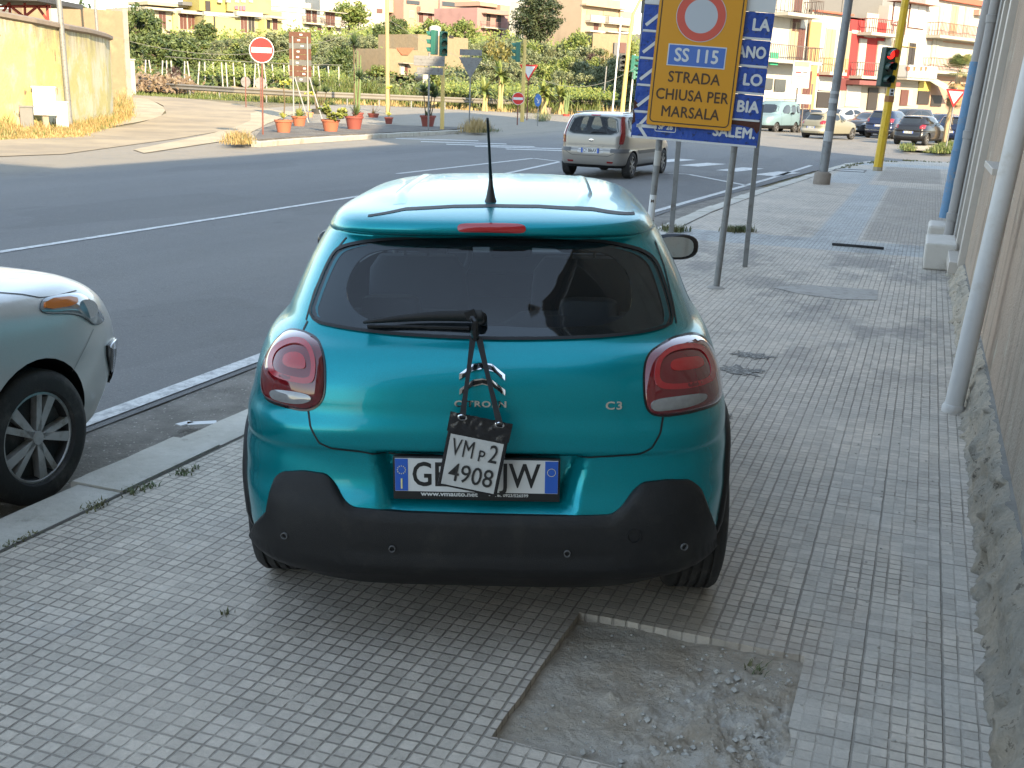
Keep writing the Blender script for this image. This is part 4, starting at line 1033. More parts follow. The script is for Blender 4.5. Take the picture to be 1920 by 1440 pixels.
hbuild(q, 'rear_seat', INT, smooth=50)
q = MB(); q.box((0, .52, .955), (1.1, .36, .02)); hbuild(q, 'parcel_shelf', INT)
q = MB(); q.box((0, 2.62, .93), (1.3, .4, .12)); q.box((.02, 2.42, 1.02), (.22, .03, .12)); hbuild(q, 'dashboard', simple('dashboard', (.06, .06, .065), .6), bevel=.02)
q = MB(); rr = .185; q.tube([(-.36 + rr * math.cos(a / 28 * 2 * PI), 2.18 + .06 * math.sin(a / 28 * 2 * PI), 1.03 + rr * math.sin(a / 28 * 2 * PI)) for a in range(29)], .016, 8)
q.box((-.36, 2.19, 1.03), (.14, .05, .10)); q.box((-.36, 2.19, 1.04), (.34, .03, .035)); hbuild(q, 'steering_wheel', simple('wheel leather', (.09, .09, .095), .35, var=0), smooth=40)
# roof: antenna, ribs
ax, az = 0.0, HB.yrear
q = MB(); q.lathe([(.034, 0), (.033, .012), (.022, .035), (.012, .075), (.008, .11)], 20, M=Matrix.Diagonal((.75, 1.25, 1)) , c=(0, .71, 1.392))
q.tube([(0, .71, 1.49), (0, .67, 1.53), (0, .58, 1.62), (0, .478, 1.705)], [.007, .0055, .0048, .0045], 10)
hbuild(q, 'antenna', simple('black rubber', (.015, .015, .015), .6, var=0), smooth=50)
def roofsurf(a, b, f=0.0):      # a = x, b = y on the roof
    lo, hi = 1.37, 1.434
    for _ in range(30):
        mz = (lo + hi) / 2; r = HB.row_at(mz); yc = (r[2] + r[3]) / 2; L = (r[3] - r[2]) / 2; n = r[4]
        if (abs(a) / max(r[1], 1e-3)) ** n + (abs(b - yc) / L) ** n < 1: lo = mz
        else: hi = mz
    return Vector((a, b, lo + f))
for sx in (-1, 1):
    q = MB()
    def rib(i, j, sx=sx):
        y = .66 + 1.35 * j / 30; x = sx * (.30 + .045 * (i / 6)); env = min(1, j / 5, (30 - j) / 5); x2 = x + sx * .03 * sst(0, 8, j)
        return roofsurf(x2, y, .0006 + .007 * math.sin(PI * i / 6) * env)
    q.grid(7, 31, rib); hbuild(q, 'roof_rib', TEAL, smooth=60)
q = MB(); seam([(-.17, .86), (-.15, .83), (0, .825), (.15, .83), (.17, .86), (.17, 1.6)][::1], lambda a, b, f=0: roofsurf(a, b, f), .004, False, 60, .001, q)
# mirrors
def mirror(parent, sx, B_, y, z, mt, sc=1, tilt=True):
    q = MB(); K = 14; c = Vector((sx * (B_.xside(y, z) + .13 * sc), y, z + .03))
    def f(i, j):
        a = 2 * PI * i / 24; t = j / K; w_ = (.095, .112, .12, .122, .12, .115, .108, .10, .09, .078, .064, .05, .035, .018, .002)[j] * sc; h_ = w_ * .56
        return (c.x + sx * .0 + w_ * math.copysign(abs(math.cos(a)) ** .75, math.cos(a)), c.y - .05 + .13 * t ** 1.1, c.z + h_ * math.copysign(abs(math.sin(a)) ** .75, math.sin(a)))
    q.grid(24, K + 1, f, closeu=True); q.tube([(c.x - sx * .16 * sc, y + .02, c.z - .035), (c.x - sx * .05, y + .01, c.z - .03)], .028 * sc, 10)
    o = q.build('mirror', mt, parent, smooth=50)
    g_ = MB(); g_.add([(c.x + .10 * sc * math.copysign(abs(math.cos(a / 24 * 2 * PI)) ** .75, math.cos(a / 24 * 2 * PI)), c.y - .047, c.z + .055 * sc * math.copysign(abs(math.sin(a / 24 * 2 * PI)) ** .75, math.sin(a / 24 * 2 * PI))) for a in range(24)], [tuple(range(24))])
    g_.build('mirror_glass', simple('mirror', (.55, .6, .62), .03, metal=1, var=0), o)
    return o
for sx in (-1, 1):
    o = mirror(hero, sx, HB, 2.46, 1.00, BLKG); o.matrix_local = TILT
# number plate
MP = HB.P(0, .60, 0)
pl = plate(hero, (-.008, MP.y - .052, .607), 'GE 161JW', sp=1.02); pl.matrix_local = TILT
q = text_mb('www.vmauto.net', .021, .0006, .0005, M=Matrix.Rotation(PI / 2, 3, 'X'), c=(-.095, MP.y - .0535, .543), sx=1.25)
text_mb('-   Tel. 0923/526599', .014, .0003, .0005, mb=q, M=Matrix.Rotation(PI / 2, 3, 'X'), c=(.095, MP.y - .0535, .542), sx=1.1); q.build('frame_text', PLW, pl)
q = MB()
for k in range(12):
    a = k / 12 * 2 * PI; q.box((-.247 + .013 * math.cos(a), MP.y - .0585, .624 + .013 * math.sin(a)), (.003, .001, .003))
q.box((-.247, MP.y - .0585, .578), (.005, .001, .034)); q.build('plate_emblem', simple('plate yellow', (.7, .65, .3), .4, var=0), pl)
q = MB(); q.grid(24, 2, lambda i, j: (.231 + (.012 + .0015 * j) * math.cos(i / 24 * 2 * PI), MP.y - .0585, .624 + (.012 + .0015 * j) * math.sin(i / 24 * 2 * PI)), closeu=True); q.build('plate_emblem', bpy.data.materials['plate yellow'], pl)
# double chevron badge and lettering
q = MB()
for (u, v, k) in ((905, 684, 1), (905, 713, 1)):
    x, z = hpx(u, v); hw = .072; pts_ = [(-hw, -.048), (-hw, -.030), (-.030, .0), (0, .004), (.030, 0), (hw, -.030), (hw, -.048), (.035, -.022), (0, -.014), (-.035, -.022)]
    bm_ = [(x + a, z + b * .92) for a, b in pts_]
    vs = [HB.P(a, b, o_) for o_ in (-.002, .007) for a, b in bm_]; n_ = 10
    q.add(vs, [(10, 11, 12, 18, 19), (12, 13, 18), (13, 17, 18)[:3], (13, 14, 17), (14, 15, 16, 17)] + [(i, (i + 1) % 10, 10 + (i + 1) % 10, 10 + i) for i in range(10)], 0)
    bi = [(x + a * .90, z + (b + .0225 - .0225) * .92 + (.0 if True else 0)) for a, b in [(-hw * .98, -.044), (-hw * .98, -.033), (-.030, -.004), (0, .0), (.030, -.004), (hw * .98, -.033), (hw * .98, -.044), (.034, -.018), (0, -.010), (-.034, -.018)]]
    vs = [HB.P(a, b, .0078) for a, b in bi]; q.add(vs, [(0, 1, 2, 8, 9), (2, 3, 8), (3, 7, 8), (3, 4, 7), (4, 5, 6, 7)], 1)
hbuild(q, 'badge', [CHROME, BLKG])
def hero_text(t, u, v, size, sx, mat_, name):
    x, z = hpx(u, v); mb = text_mb(t, size, .0009, .002, sx=sx, spacing=1.15); mb.v = [tuple(HB.P(x + p[0], z + p[1], .003 + p[2])) for p in mb.v]; hbuild(mb, name, mat_)
hero_text('CITRO\u00cbN', 901, 758, .026, 1.35, CHROME, 'lettering'); hero_text('C3', 1151, 761, .034, 1.25, CHROME, 'lettering')
# wiper
wl = HB.P(*hpx(687, 611), .03); wr = HB.P(*hpx(905, 603), .045); q = MB(); K = 12
def wip(i, j):
    t = j / K; p = wl.lerp(wr, t); wd = .005 + .015 * t ** .7; a = 2 * PI * i / 8; return p + Vector((0, -.006 * 1 + .007 * math.sin(a) * (1 + t), wd * math.cos(a) + .008 * math.sin(PI * t)))
q.grid(8, K + 1, wip, closeu=True); q.f.append(tuple(K * 8 + j for j in range(8))); q.m.append(0)
q.lathe([(.019, -.035), (.020, .0), (.014, .012)], 20, M=Matrix.Rotation(PI / 2, 3, 'X'), c=wr + Vector((-.005, .0, -.012)))
b0 = HB.P(*hpx(690, 613), .006); b1 = HB.P(*hpx(880, 617), .006); q.tube([b0, b1], .006, 6)
wip_o = hbuild(q, 'wiper', BLK, smooth=50)

# ---------------------------------------------------------------- pouch with a provisional plate, hung from the wiper
def hw_(x, y, z): return HM @ Vector((x, y, z))
pc = Vector((-.008, -.045, .715))
pouch = empty('plate_pouch', hw_(*pc), 'black pouch with a provisional VMp2 4908 plate hanging on two straps', 'pouch', -.023014)
PR = Matrix.Rotation(rad(9.5), 3, 'Y'); POU = simple('glossy black vinyl', (.012, .012, .014), .22, var=.2, scale=30, b=.006, bscale=16)
def pgrid(x0, x1, z0, z1, y0, amp=.002, nx=14, nz=14):
    mb = MB(); mb.grid(nx, nz, lambda i, j: PR @ Vector((x0 + (x1 - x0) * i / (nx - 1), y0 + amp * noise.noise(Vector((i * .5, j * .45, y0 * 90))), z0 + (z1 - z0) * j / (nz - 1)))); return mb
q = MB(); q.box((0, .008, -.008), (.188, .014, .238), M=None)
q.v = [tuple(PR @ (Vector(v) + Vector((0, .006 * noise.noise(Vector(v) * 30), 0)))) for v in q.v]; q.build('pouch_back', POU, pouch, bevel=.004)
q = pgrid(-.097, .097, .055, .118, -.006, .006, 30, 10); q.build('flap', POU, pouch, smooth=80, recalc=False)
q = pgrid(-.083, .083, -.118, .048, -.004, .0012); q.build('plate_face', simple('crinkled plate in plastic', (.50, .50, .48), .18, var=.12, scale=12, b=.004, bscale=18), pouch, smooth=80, recalc=False)
TXM = simple('plate lettering', (.02, .02, .02), .4, var=0)
q = text_mb('VM', .080, .0, .0004, M=PR @ Matrix.Rotation(PI / 2, 3, 'X'), c=PR @ Vector((-.037, -.0065, .006)), sx=.62, spacing=1.12); text_mb('P', .052, .0003, .0004, mb=q, M=PR @ Matrix.Rotation(PI / 2, 3, 'X'), c=PR @ Vector((.022, -.0065, -.006)), sx=.85)
text_mb('2', .083, .0003, .0004, mb=q, M=PR @ Matrix.Rotation(PI / 2, 3, 'X'), c=PR @ Vector((.058, -.0065, .006)), sx=.75)
text_mb('4908', .083, .0003, .0004, mb=q, M=PR @ Matrix.Rotation(PI / 2, 3, 'X'), c=PR @ Vector((.003, -.0065, -.075)), sx=.85); q.build('plate_text', TXM, pouch)
q = MB()
for sx in (-1, 1): q.lathe([(.009, -.002), (.012, 0), (.009, .002), (.0075, 0)], 16, cap=False, M=PR @ Matrix.Rotation(PI / 2, 3, 'X') @ Matrix.Diagonal((1.25, .8, 1)), c=PR @ Vector((sx * .058, -.012, .108)))
q.build('eyelet', CHROME, pouch, smooth=60)
q = MB(); kn = pouch.matrix_world
bpy.context.view_layer.update(); inv = pouch.matrix_world.inverted()
hook = inv @ hw_(-.012, .085, 1.055); top_ = inv @ hw_(-.024, .07, 1.118)
def strap(a, b, wd, mb):
    d = (b - a); sd = Vector((1, 0, 0)); pts_ = []
    vs = []
    for i in range(7):
        t = i / 6; p = a.lerp(b, t) + Vector((0, -.004 * math.sin(PI * t), 0)); tw = wd * (1 - .35 * math.sin(PI * t) * (1 if wd > 0 else 0))
        for yy in (-.0015, .0015): vs += [p + sd * tw / 2 + Vector((0, yy, 0)), p - sd * tw / 2 + Vector((0, yy, 0))]
    for i in range(6):
        k = i * 4; mb.add([], []); b_ = len(mb.v)
    b_ = len(mb.v); mb.v += [tuple(v) for v in vs]
    for i in range(6):
        k = b_ + i * 4
        for f in ((0, 1, 5, 4), (2, 6, 7, 3), (0, 4, 6, 2), (1, 3, 7, 5)): mb.f.append(tuple(k + t for t in f)); mb.m.append(0)
sq = MB(); strap(PR @ Vector((-.058, -.014, .11)), hook + Vector((-.008, -.022, 0)), .020, sq); sq.build('strap', BLK, pouch)
sq = MB(); strap(PR @ Vector((.058, -.014, .11)), hook + Vector((.010, -.022, 0)), .022, sq); sq.build('strap', BLK, pouch)
q = MB(); q.tube([hook + Vector((0, -.02, -.005)), hook + Vector((-.004, -.03, .02)), top_ + Vector((.012, -.02, -.01)), top_], [.012, .013, .010, .012], 8); q.box(top_ + Vector((-.004, -.004, .008)), (.032, .014, .026), M=Matrix.Rotation(-.4, 3, 'Y')); q.build('clip', BLKG, pouch, smooth=40)
# ---------------------------------------------------------------- other vehicles
from mathutils.bvhtree import BVHTree
def world_bvh(o):
    bpy.context.view_layer.update(); M_ = o.matrix_world
    return BVHTree.FromPolygons([M_ @ v.co for v in o.data.vertices], [tuple(p.vertices) for p in o.data.polygons])
def pxsurf(o, root):
    bv = world_bvh(o); inv = root.matrix_world.inverted(); last = [None]
    def f(u, v, off=0.0):
        d = ray(u, v).normalized(); h, n, i, t = bv.ray_cast(O, d)
        if h is None:
            if last[0] is None: return Vector((0, 0, 0))
            h, n = last[0]
            pl_ = O + d * ((h - O).length); h2, n2, i, t = bv.find_nearest(pl_); h, n = (h2, n2) if h2 else (h, n)
        last[0] = (h, n)
        if n.dot(d) > 0: n = -n
        return inv @ (h + n * off)
    return f
def fn_prism(poly, lo, hi, axis):
    q = MB(); n_ = len(poly)
    g_ = (lambda a, b, t: (a, t, b)) if axis == 'y' else (lambda a, b, t: (t, a, b))
    q.add([g_(a, b, lo) for a, b in poly] + [g_(a, b, hi) for a, b in poly], [tuple(range(n_)), tuple(range(n_, 2 * n_))[::-1]] + [(i, n_ + i, n_ + (i + 1) % n_, (i + 1) % n_) for i in range(n_)]); return q
def mkcar(label, loc, rz, rows, mat, wy, r, tw, rearwin, sidewin, screen, lamps, heads, cat='car', group=None, name='parked_car', res=(60, 112), zb=.3, arch=1.14, cabin=None, platez=None, ptxt=None, clad=None, rims=RIMS, spokes=5, style='alloy', wing=True, bumpz=None, extra=None, arch_c=None, steer=0, gl=CGLD):
    B = Body(rows, *res); root = car_root(loc, rz, label, cat, group, name)
    body = B.mesh([mat, BLK], zb).build('body', [mat, BLK], root, smooth=40)
    cs = []
    for yy in wy:
        for sx in (-1, 1):
            q = MB(); q.lathe([(r * arch, -.26), (r * arch, .5)], 36, M=Matrix.Rotation(PI / 2 * sx, 3, 'Y'), c=(sx * (tw + .04), yy, r)); cs.append(cutter(q, [mat, BLK]))
    glass = gl
    if cabin:
        glass = cabin['glass']; cab = MB()
        for z, w_, yr, yf in crow([k + (0, 0) for k in cabin['rows']], 12)[:, :4]:
            for j in range(32):
                a = j / 32 * 2 * PI; sx, cy = math.sin(a), -math.cos(a); cab.v.append((w_ * math.copysign(abs(sx) ** .4, sx), (yr + yf) / 2 + (yf - yr) / 2 * math.copysign(abs(cy) ** .4, cy), z))
        cab.f = [(i * 32 + j, i * 32 + (j + 1) % 32, (i + 1) * 32 + (j + 1) % 32, (i + 1) * 32 + j) for i in range(11) for j in range(32)] + [tuple(range(32))[::-1], tuple(11 * 32 + j for j in range(32))]
        cs.append(cutter(cab, [mat, BLK])); cs.append(cutter(fn_prism(scaled(rearwin, .93), -.5, .9, 'y'), [mat, BLK])); cs.append(cutter(fn_prism(scaled(screen, .95), 1.9, 4.2, 'y'), [mat, BLK]))
        for pw in sidewin: cs.append(cutter(fn_prism(pw, -1.3, 1.3, 'x'), [mat, BLK]))
    boolean(body, cs)
    SR_ = lambda a, b, f=0.0: B.P(a, b, f); FR_ = lambda a, b, f=0.0: B.P(a, b, f, True)
    cap(rearwin, SR_, .004, 48, 5).build('rear_window', glass, root, smooth=60)
    cap(screen, FR_, .004, 48, 5).build('windscreen', glass, root, smooth=60)
    for sx in (-1, 1):
        for pw in sidewin: cap(pw, lambda a, b, f=0.0: B.Q(a, b, sx, f), .004, 40, 4).build('side_window', glass, root, smooth=60)
        for pw in lamps: cap([(sx * a, b) for a, b in pw], SR_, .01, 36, 4, .008).build('tail_light', REDL, root, smooth=60)
        for pw in heads: cap([(sx * a, b) for a, b in pw], FR_, .008, 36, 4, .006).build('headlight', CLEAR, root, smooth=60)
        for yy in wy: wheel(root, sx * tw, yy, r, .20, sx, spokes, style, .67, mats=(rims, RIMD))
    if wing:
        for sx in (-1, 1): mirror(root, sx, B, sidewin[-1][0][0] if wing is True else wing, sidewin[0][0][1] if False else min(p[1] for p in sidewin[-1]) - .01, mat if clad is None else BLKG)
    if platez: plate(root, (0, B.yrear(0, platez) - .012, platez), ptxt or '', .50, .105, frame=False)
    if bumpz:
        q = MB(); z0, z1, mt = bumpz
        q.grid(60, 4, lambda i, j: B.P(-.97 * B.row_at(z0)[1] + 1.94 * B.row_at(z0)[1] * i / 59, z0 + (z1 - z0) * j / 3, .012)); q.build('bumper', mt, root, smooth=60)
    if extra: extra(B, root, body)
    return root, B, body
# --- silver grey small people carrier ahead of the teal car
SILV = paint('champagne silver paint', (.29, .275, .25), .5, .34, .5, flake=.05)
fr = [(.24, .76, .12, 3.86, 7, 5), (.30, .82, .05, 3.93, 7, 5), (.36, .85, .02, 3.97, 7, 5), (.5, .862, 0, 4.0, 7, 5), (.63, .864, 0, 4.0, 7, 5), (.68, .860, .045, 4.0, 7, 5), (.8, .855, .05, 3.95, 7, 4.5), (.9, .847, .055, 3.7, 7, 4.5), (.98, .835, .065, 3.25, 7, 4.5), (1.05, .81, .09, 3.06, 7, 4.5), (1.15, .785, .13, 2.93, 7, 4.5), (1.28, .745, .195, 2.76, 7, 4.5), (1.38, .705, .25, 2.6, 6, 4.5), (1.425, .68, .26, 2.52, 6, 4), (1.455, .63, .34, 2.46, 5, 4), (1.485, .53, .55, 2.36, 4, 4), (1.505, .38, .95, 2.2, 3.4, 3.4), (1.515, .2, 1.3, 2.0, 3, 3), (1.518, .03, 1.6, 1.75, 3, 3)]
def fusion_extra(B, root, body):
    S_ = lambda a, b, f=0.0: B.P(a, b, f)
    q = MB(); seam([(-.70, .98), (-.70, .80), (-.62, .60), (-.45, .52), (.45, .52), (.62, .60), (.70, .80), (.70, .98)], S_, .008, False, 80, .002, q); q.build('tailgate_gap', SEAM, root)
    q = cap(smoothpoly([(-.30, .705), (.30, .705), (.34, .56), (-.34, .56)], 1), S_, .001, 40, 3); q.build('plate_recess', simple('light silver', (.5, .49, .47), .5, var=0), root)
    q = MB(); q.box((0, B.yrear(0, .735) - .01, .735), (.62, .02, .012)); q.build('chrome_strip', CHROME, root)
    plate(root, (0, B.yrear(0, .63) - .012, .635), 'CY 886AX', .44, .11, frame=False, sp=.95)
    q = MB(); q.lathe([(.052, 0), (.05, .008), (.001, .011)], 28, M=Matrix.Rotation(PI / 2, 3, 'X') @ Matrix.Diagonal((1.25, .62, 1)), c=(0, B.yrear(0, .86) - .002, .87)); q.build('badge', CHROME, root, smooth=60)
    for sx in (-1, 1):
        q = MB(); q.grid(16, 3, lambda i, j: B.P(sx * (.50 + .34 * i / 15) * .985, .60 + .09 * j / 2, .012)); q.build('bumper_strip', simple('grey plastic', (.09, .09, .09), .5), root, smooth=60)
        q = MB(); q.grid(12, 3, lambda i, j: B.Q(.99 + 1.74 * i / 11, .57 + .08 * j / 2, sx, .01)); q.build('side_strip', bpy.data.materials['grey plastic'], root, smooth=60)
        q = cap([(sx * .42, .36), (sx * .56, .36), (sx * .57, .40), (sx * .42, .40)], S_, .006, 20, 2); q.build('reflector', REDL, root)
    q = cap(smoothpoly([(-.12, 1.425), (.12, 1.425), (.12, 1.455), (-.12, 1.455)], 1), S_, .012, 30, 3); q.build('brake_light', REDB, root)
    q = MB(); q.tube([B.P(-.02, 1.035, .02), B.P(.12, 1.06, .022), B.P(.36, 1.035, .018)], [.016, .012, .005], 6); q.build('wiper', BLK, root)
    q = MB(); seat(.33, 1.55, .50, .5, 1.12, -.1, q); seat(.33, 1.42, .26, 1.14, 1.33, -.02, q); q.build('seat', INT, root, smooth=50)
    q = MB(); seat(-.33, 1.6, .48, .5, 1.08, -.1, q); q.build('seat', INT, root, smooth=50)
    q = MB(); q.box((0, .7, .93), (1.2, .3, .1)); q.build('rear_seat', INT, root)
    for sx in (-1, 1):
        q = MB()
        for k in range(5): q.tube([(sx * .58, .55 + .0 * k, 1.49), (sx * .56, 1.4, 1.515), (sx * .54, 2.2, 1.49)], .014, 6); break
        q.build('roof_rail', simple('rail silver', (.3, .3, .3), .4), root)
h_ = rad(24); R24 = Vector((math.cos(h_), -math.sin(h_), 0)); F24 = Vector((math.sin(h_), math.cos(h_), 0))
loc = Vector((2.60, 26.75, -.118)) - R24 * .76 - F24 * .66
mkcar('silver people carrier with tall red tail lamps waiting in the lane, rear plate CY 886AX', loc, -h_, fr, SILV, (.66, 3.14), .305, .755,
      smoothpoly([(-.655, 1.01), (-.60, 1.22), (-.535, 1.40), (0, 1.425), (.535, 1.40), (.60, 1.22), (.655, 1.01), (0, .985)], 1),
      [smoothpoly([(.42, 1.08), (.55, 1.40), (.98, 1.44), (1.0, 1.04)], 1), smoothpoly([(1.05, 1.04), (1.05, 1.44), (1.75, 1.455), (1.75, 1.02)], 1), smoothpoly([(1.82, 1.02), (1.82, 1.45), (2.3, 1.42), (2.85, 1.02)], 1)],
      smoothpoly([(-.66, 1.02), (-.56, 1.40), (0, 1.44), (.56, 1.40), (.66, 1.02), (0, .99)], 1),
      [[(.665, .80), (.745, .80), (.765, .98), (.725, 1.18), (.655, 1.42), (.60, 1.42), (.62, 1.30), (.685, 1.02), (.68, .9)]], [[(.5, .72), (.78, .78), (.74, .92), (.5, .84)]],
      cabin=dict(glass=glassy('see-through car glass', (.62, .68, .68), .72), rows=[(.75, .66, .4, 2.6), (1.0, .70, .32, 2.8), (1.2, .66, .38, 2.6), (1.4, .58, .45, 2.4), (1.44, .5, .6, 2.2)]), rims=RIMS, spokes=7, extra=fusion_extra, res=(80, 160))
# --- silver car parked at the kerb on the left, only its nose is in the picture
pr_ = [(.20, .74, .15, 3.82, 7, 4.6), (.24, .80, .06, 3.90, 7, 4.4), (.32, .835, .02, 3.96, 7, 4.2), (.42, .855, 0, 4.02, 7, 4.1), (.55, .866, 0, 4.07, 7, 4.0), (.65, .867, 0, 4.075, 7, 4.0), (.74, .865, 0, 4.06, 7, 3.9), (.82, .862, .02, 4.01, 7, 3.9), (.88, .856, .03, 3.94, 7, 3.9), (.93, .846, .04, 3.84, 7, 3.9), (.97, .83, .05, 3.70, 7, 3.9), (1.01, .81, .07, 3.50, 7, 3), (1.05, .785, .09, 3.28, 7, 4.2), (1.08, .765, .1, 3.12, 7, 3.5), (1.13, .75, .12, 3.02, 6, 4), (1.25, .72, .17, 2.85, 6, 4), (1.4, .67, .25, 2.6, 6, 4), (1.5, .61, .35, 2.4, 5, 4), (1.56, .52, .5, 2.2, 4, 4), (1.6, .34, .9, 2.0, 3, 3), (1.62, .03, 1.4, 1.6, 3, 3)]
pr_ = [(a, b, c_, d + (.05 if a < 1.0 else 0), e, f) for a, b, c_, d, e, f in pr_]
SIL2 = paint('silver grey paint', (.60, .60, .585), .3, .34, .5, flake=.05)
def pic_extra(B, root, body):
    pf = pxsurf(body, root)
    def pb(mb, name, mat, par=None, **k): return mb.build(name, mat, par or root, **k)
    hl = smoothpoly([(76, 562), (95, 556), (141, 549), (160, 556), (176, 572), (190, 590), (196, 602), (176, 612), (160, 597), (138, 588), (72, 589)], 2)
    o = pb(cap(hl, pf, .006, 64, 8, .010, depth=.02), 'headlight', simple('headlight glass', (.30, .33, .34), .06, coat=1, var=.25, scale=20, metal=.3), smooth=60)
    pb(cap(smoothpoly([(80, 564), (140, 557), (141, 574), (78, 583)], 1), pf, .019, 36, 4), 'indicator', AMBER, o, smooth=60)
    q = MB(); pp_ = pf(160, 580, .012); q.lathe([(.048, -.01), (.045, .006), (.034, .010), (.02, .0), (.001, -.004)], 24, M=Matrix.Rotation(-PI / 2, 3, 'X') @ Matrix.Rotation(-.7, 3, 'Y'), c=pp_); pb(q, 'projector', simple('lamp reflector', (.55, .58, .6), .15, metal=.8, var=0), o, smooth=50)
    pb(seam(hl, pf, 1.6, True, 80, .004), 'lamp_gap', SEAM)
    pb(seam([(-60, 546), (0, 549), (40, 552), (74, 558), (100, 556), (143, 545)], pf, 1.8, False, 50, .002), 'bonnet_gap', SEAM)
    pb(seam([(175, 617), (160, 650), (136, 696)], pf, 1.0, False, 30, .002), 'wing_gap', simple('pale gap', (.30, .30, .3), .6, var=0))
    gr_ = smoothpoly([(196, 650), (206, 640), (215, 630), (223, 650), (224, 680), (219, 700), (215, 722), (208, 715)], 1)
    pb(cap(gr_, pf, .012, 48, 5, .006), 'fog_light', BLKG, smooth=60)
    pb(cap(smoothpoly([(199, 650), (214, 632), (220, 645), (205, 656)], 1), pf, .021, 24, 3), 'fog_trim', CHROME, smooth=60)
P0 = G(90, 944, -.12)
h_ = ST; R_ = EN; F_ = ES
loc = P0 - EN * .845 - ES * 3.20; loc.z = -.12
picr, PB_, picb = mkcar('silver grey car nosing into the left edge of the picture, parked along the kerb', loc, -ST, pr_, SIL2, (.72, 3.20), .315, .738,
      smoothpoly([(-.6, 1.15), (-.5, 1.48), (.5, 1.48), (.6, 1.15)], 1), [smoothpoly([(.5, 1.1), (.6, 1.45), (1.5, 1.52), (1.5, 1.1)], 1), smoothpoly([(1.6, 1.1), (1.6, 1.52), (2.2, 1.48), (2.9, 1.12)], 1)],
      smoothpoly([(-.66, 1.14), (-.5, 1.5), (.5, 1.5), (.66, 1.14)], 1), [[(.6, .8), (.75, .8), (.7, 1.1), (.6, 1.1)]], [], name='parked_car', res=(120, 240), zb=.235, arch=1.17, rims=simple('wheel trim silver', (.42, .42, .42), .35, metal=.4, var=.05, dirt=(.2, .18, .15), dscale=7), spokes=5, style='cover', wing=False, extra=pic_extra)
# --- traffic and parked cars by the junction on the right
def hatch(L=3.9, W=1.68, H=1.43, **k):
    out = []
    for z, w_, yr, yf, n1, n2 in hrows:
        zz = z if z < .5 else .5 + (z - .5) * (H - .5) / (1.434 - .5); out.append((zz, w_ * W / 1.756, yr * 1.0, yf * L / 3.95, n1, n2))
    return out, H, W / 1.756
def hatch_car(label, px, Y, heading, mat, L=3.9, W=1.68, H=1.43, loc=None, name='parked_car', z=-.118, bump=None, ptxt='', flat=0, zb=.3, gl=CGLD, suv=False, group='cars standing by the junction'):
    rows, H, kw = hatch(L, W, H)
    if suv: rows = [(z_ + (.10 if z_ > .25 else .06), w_, yr * .9, yf, n1 + .6, n2 + .6) for z_, w_, yr, yf, n1, n2 in rows]
    kz = (H - .5) / .934; Z = lambda z_: (.5 + (z_ - .5) * kz if z_ > .5 else z_) + (.10 if suv else 0); k = kw; r = .30 if not suv else .345
    p = loc or at(px[0], px[1], Y); p = Vector((p.x, p.y, z)); L_ = L / 3.95
    rw = smoothpoly([(-.60 * k, Z(1.04)), (-.53 * k, Z(1.27)), (0, Z(1.32)), (.53 * k, Z(1.27)), (.60 * k, Z(1.04)), (0, Z(1.015))], 1)
    sw = [smoothpoly([(.72, Z(1.05)), (.95, Z(1.22)), (1.25, Z(1.31)), (1.66, Z(1.33)), (1.66, Z(1.0))], 1), smoothpoly([(1.74, Z(1.0)), (1.74, Z(1.33)), (2.1, Z(1.30)), (2.62 * L_, Z(1.03))], 1)]
    sc = smoothpoly([(-.62 * k, Z(1.03)), (-.52 * k, Z(1.30)), (0, Z(1.34)), (.52 * k, Z(1.30)), (.62 * k, Z(1.03)), (0, Z(.99))], 1)
    tl = [[(.56 * k, Z(.80)), (.76 * k, Z(.80)), (.76 * k, Z(.98)), (.62 * k, Z(1.0)), (.54 * k, Z(.92))]]
    hd = [[(.42 * k, Z(.66)), (.70 * k, Z(.68)), (.74 * k, Z(.80)), (.55 * k, Z(.82))]]
    o, B, b = mkcar(label, p, heading, rows, mat, (.64, 3.13 * L_ - .02), r, .72 * k, rw, sw, sc, tl, hd, name=name, res=(56, 96), zb=zb, platez=Z(.62), ptxt=ptxt, bumpz=bump, gl=gl, group=group)
    # front number plate and grille
    q = MB(); q.box((0, B.yfront(0, .42) + .01, .42), (.5, .015, .1)); q.build('number_plate', PLW, o)
    q = cap(smoothpoly([(-.35, .48), (.35, .48), (.4, .60), (-.4, .60)], 1), lambda a, b_, f=0.0: B.P(a, b_, f, True), .004, 30, 3); q.build('grille', BLK, o)
    return o
PBLK = paint('black car paint', (.012, .012, .014), .1, .25); PNAVY = paint('navy car paint', (.012, .02, .05), .3, .25); PDGR = paint('dark grey car paint', (.05, .052, .056), .4, .3)
PBEI = paint('faded beige paint', (.20, .19, .14), .1, .5, .3); PWHT = paint('pearl white paint', (.36, .36, .36), .1, .3); PVAN = paint('faded pale blue paint', (.14, .21, .23), .1, .5, .3)
HA = rad
hatch_car('black hatchback with white rear badge pausing behind the yellow traffic light pole', (1700, 263), 56, HA(-38), PBLK, 4.0, 1.69, 1.44, ptxt='CN 301RB', name='black_hatchback')
hatch_car('dusty beige old hatchback crossing beyond the grey lamp post', (1518, 253), 60, HA(-48), PBEI, 3.7, 1.6, 1.38, bump=(.42, .56, simple('beige grey bumper', (.3, .29, .25), .6)), ptxt='AB 120KD', name='beige_hatchback')
hatch_car('navy crossover in the queue just left of the black hatchback', (1645, 246), 65, HA(-36), PNAVY, 4.3, 1.80, 1.50, suv=True, bump=(.44, .50, CHROME), ptxt='FX 512LT', name='navy_crossover')
hatch_car('dark blue hatchback half hidden behind the give way sign and palm trunk', (1778, 256), 60, HA(-34), PNAVY, 3.9, 1.69, 1.46, ptxt='DA 204GH', name='blue_hatchback')
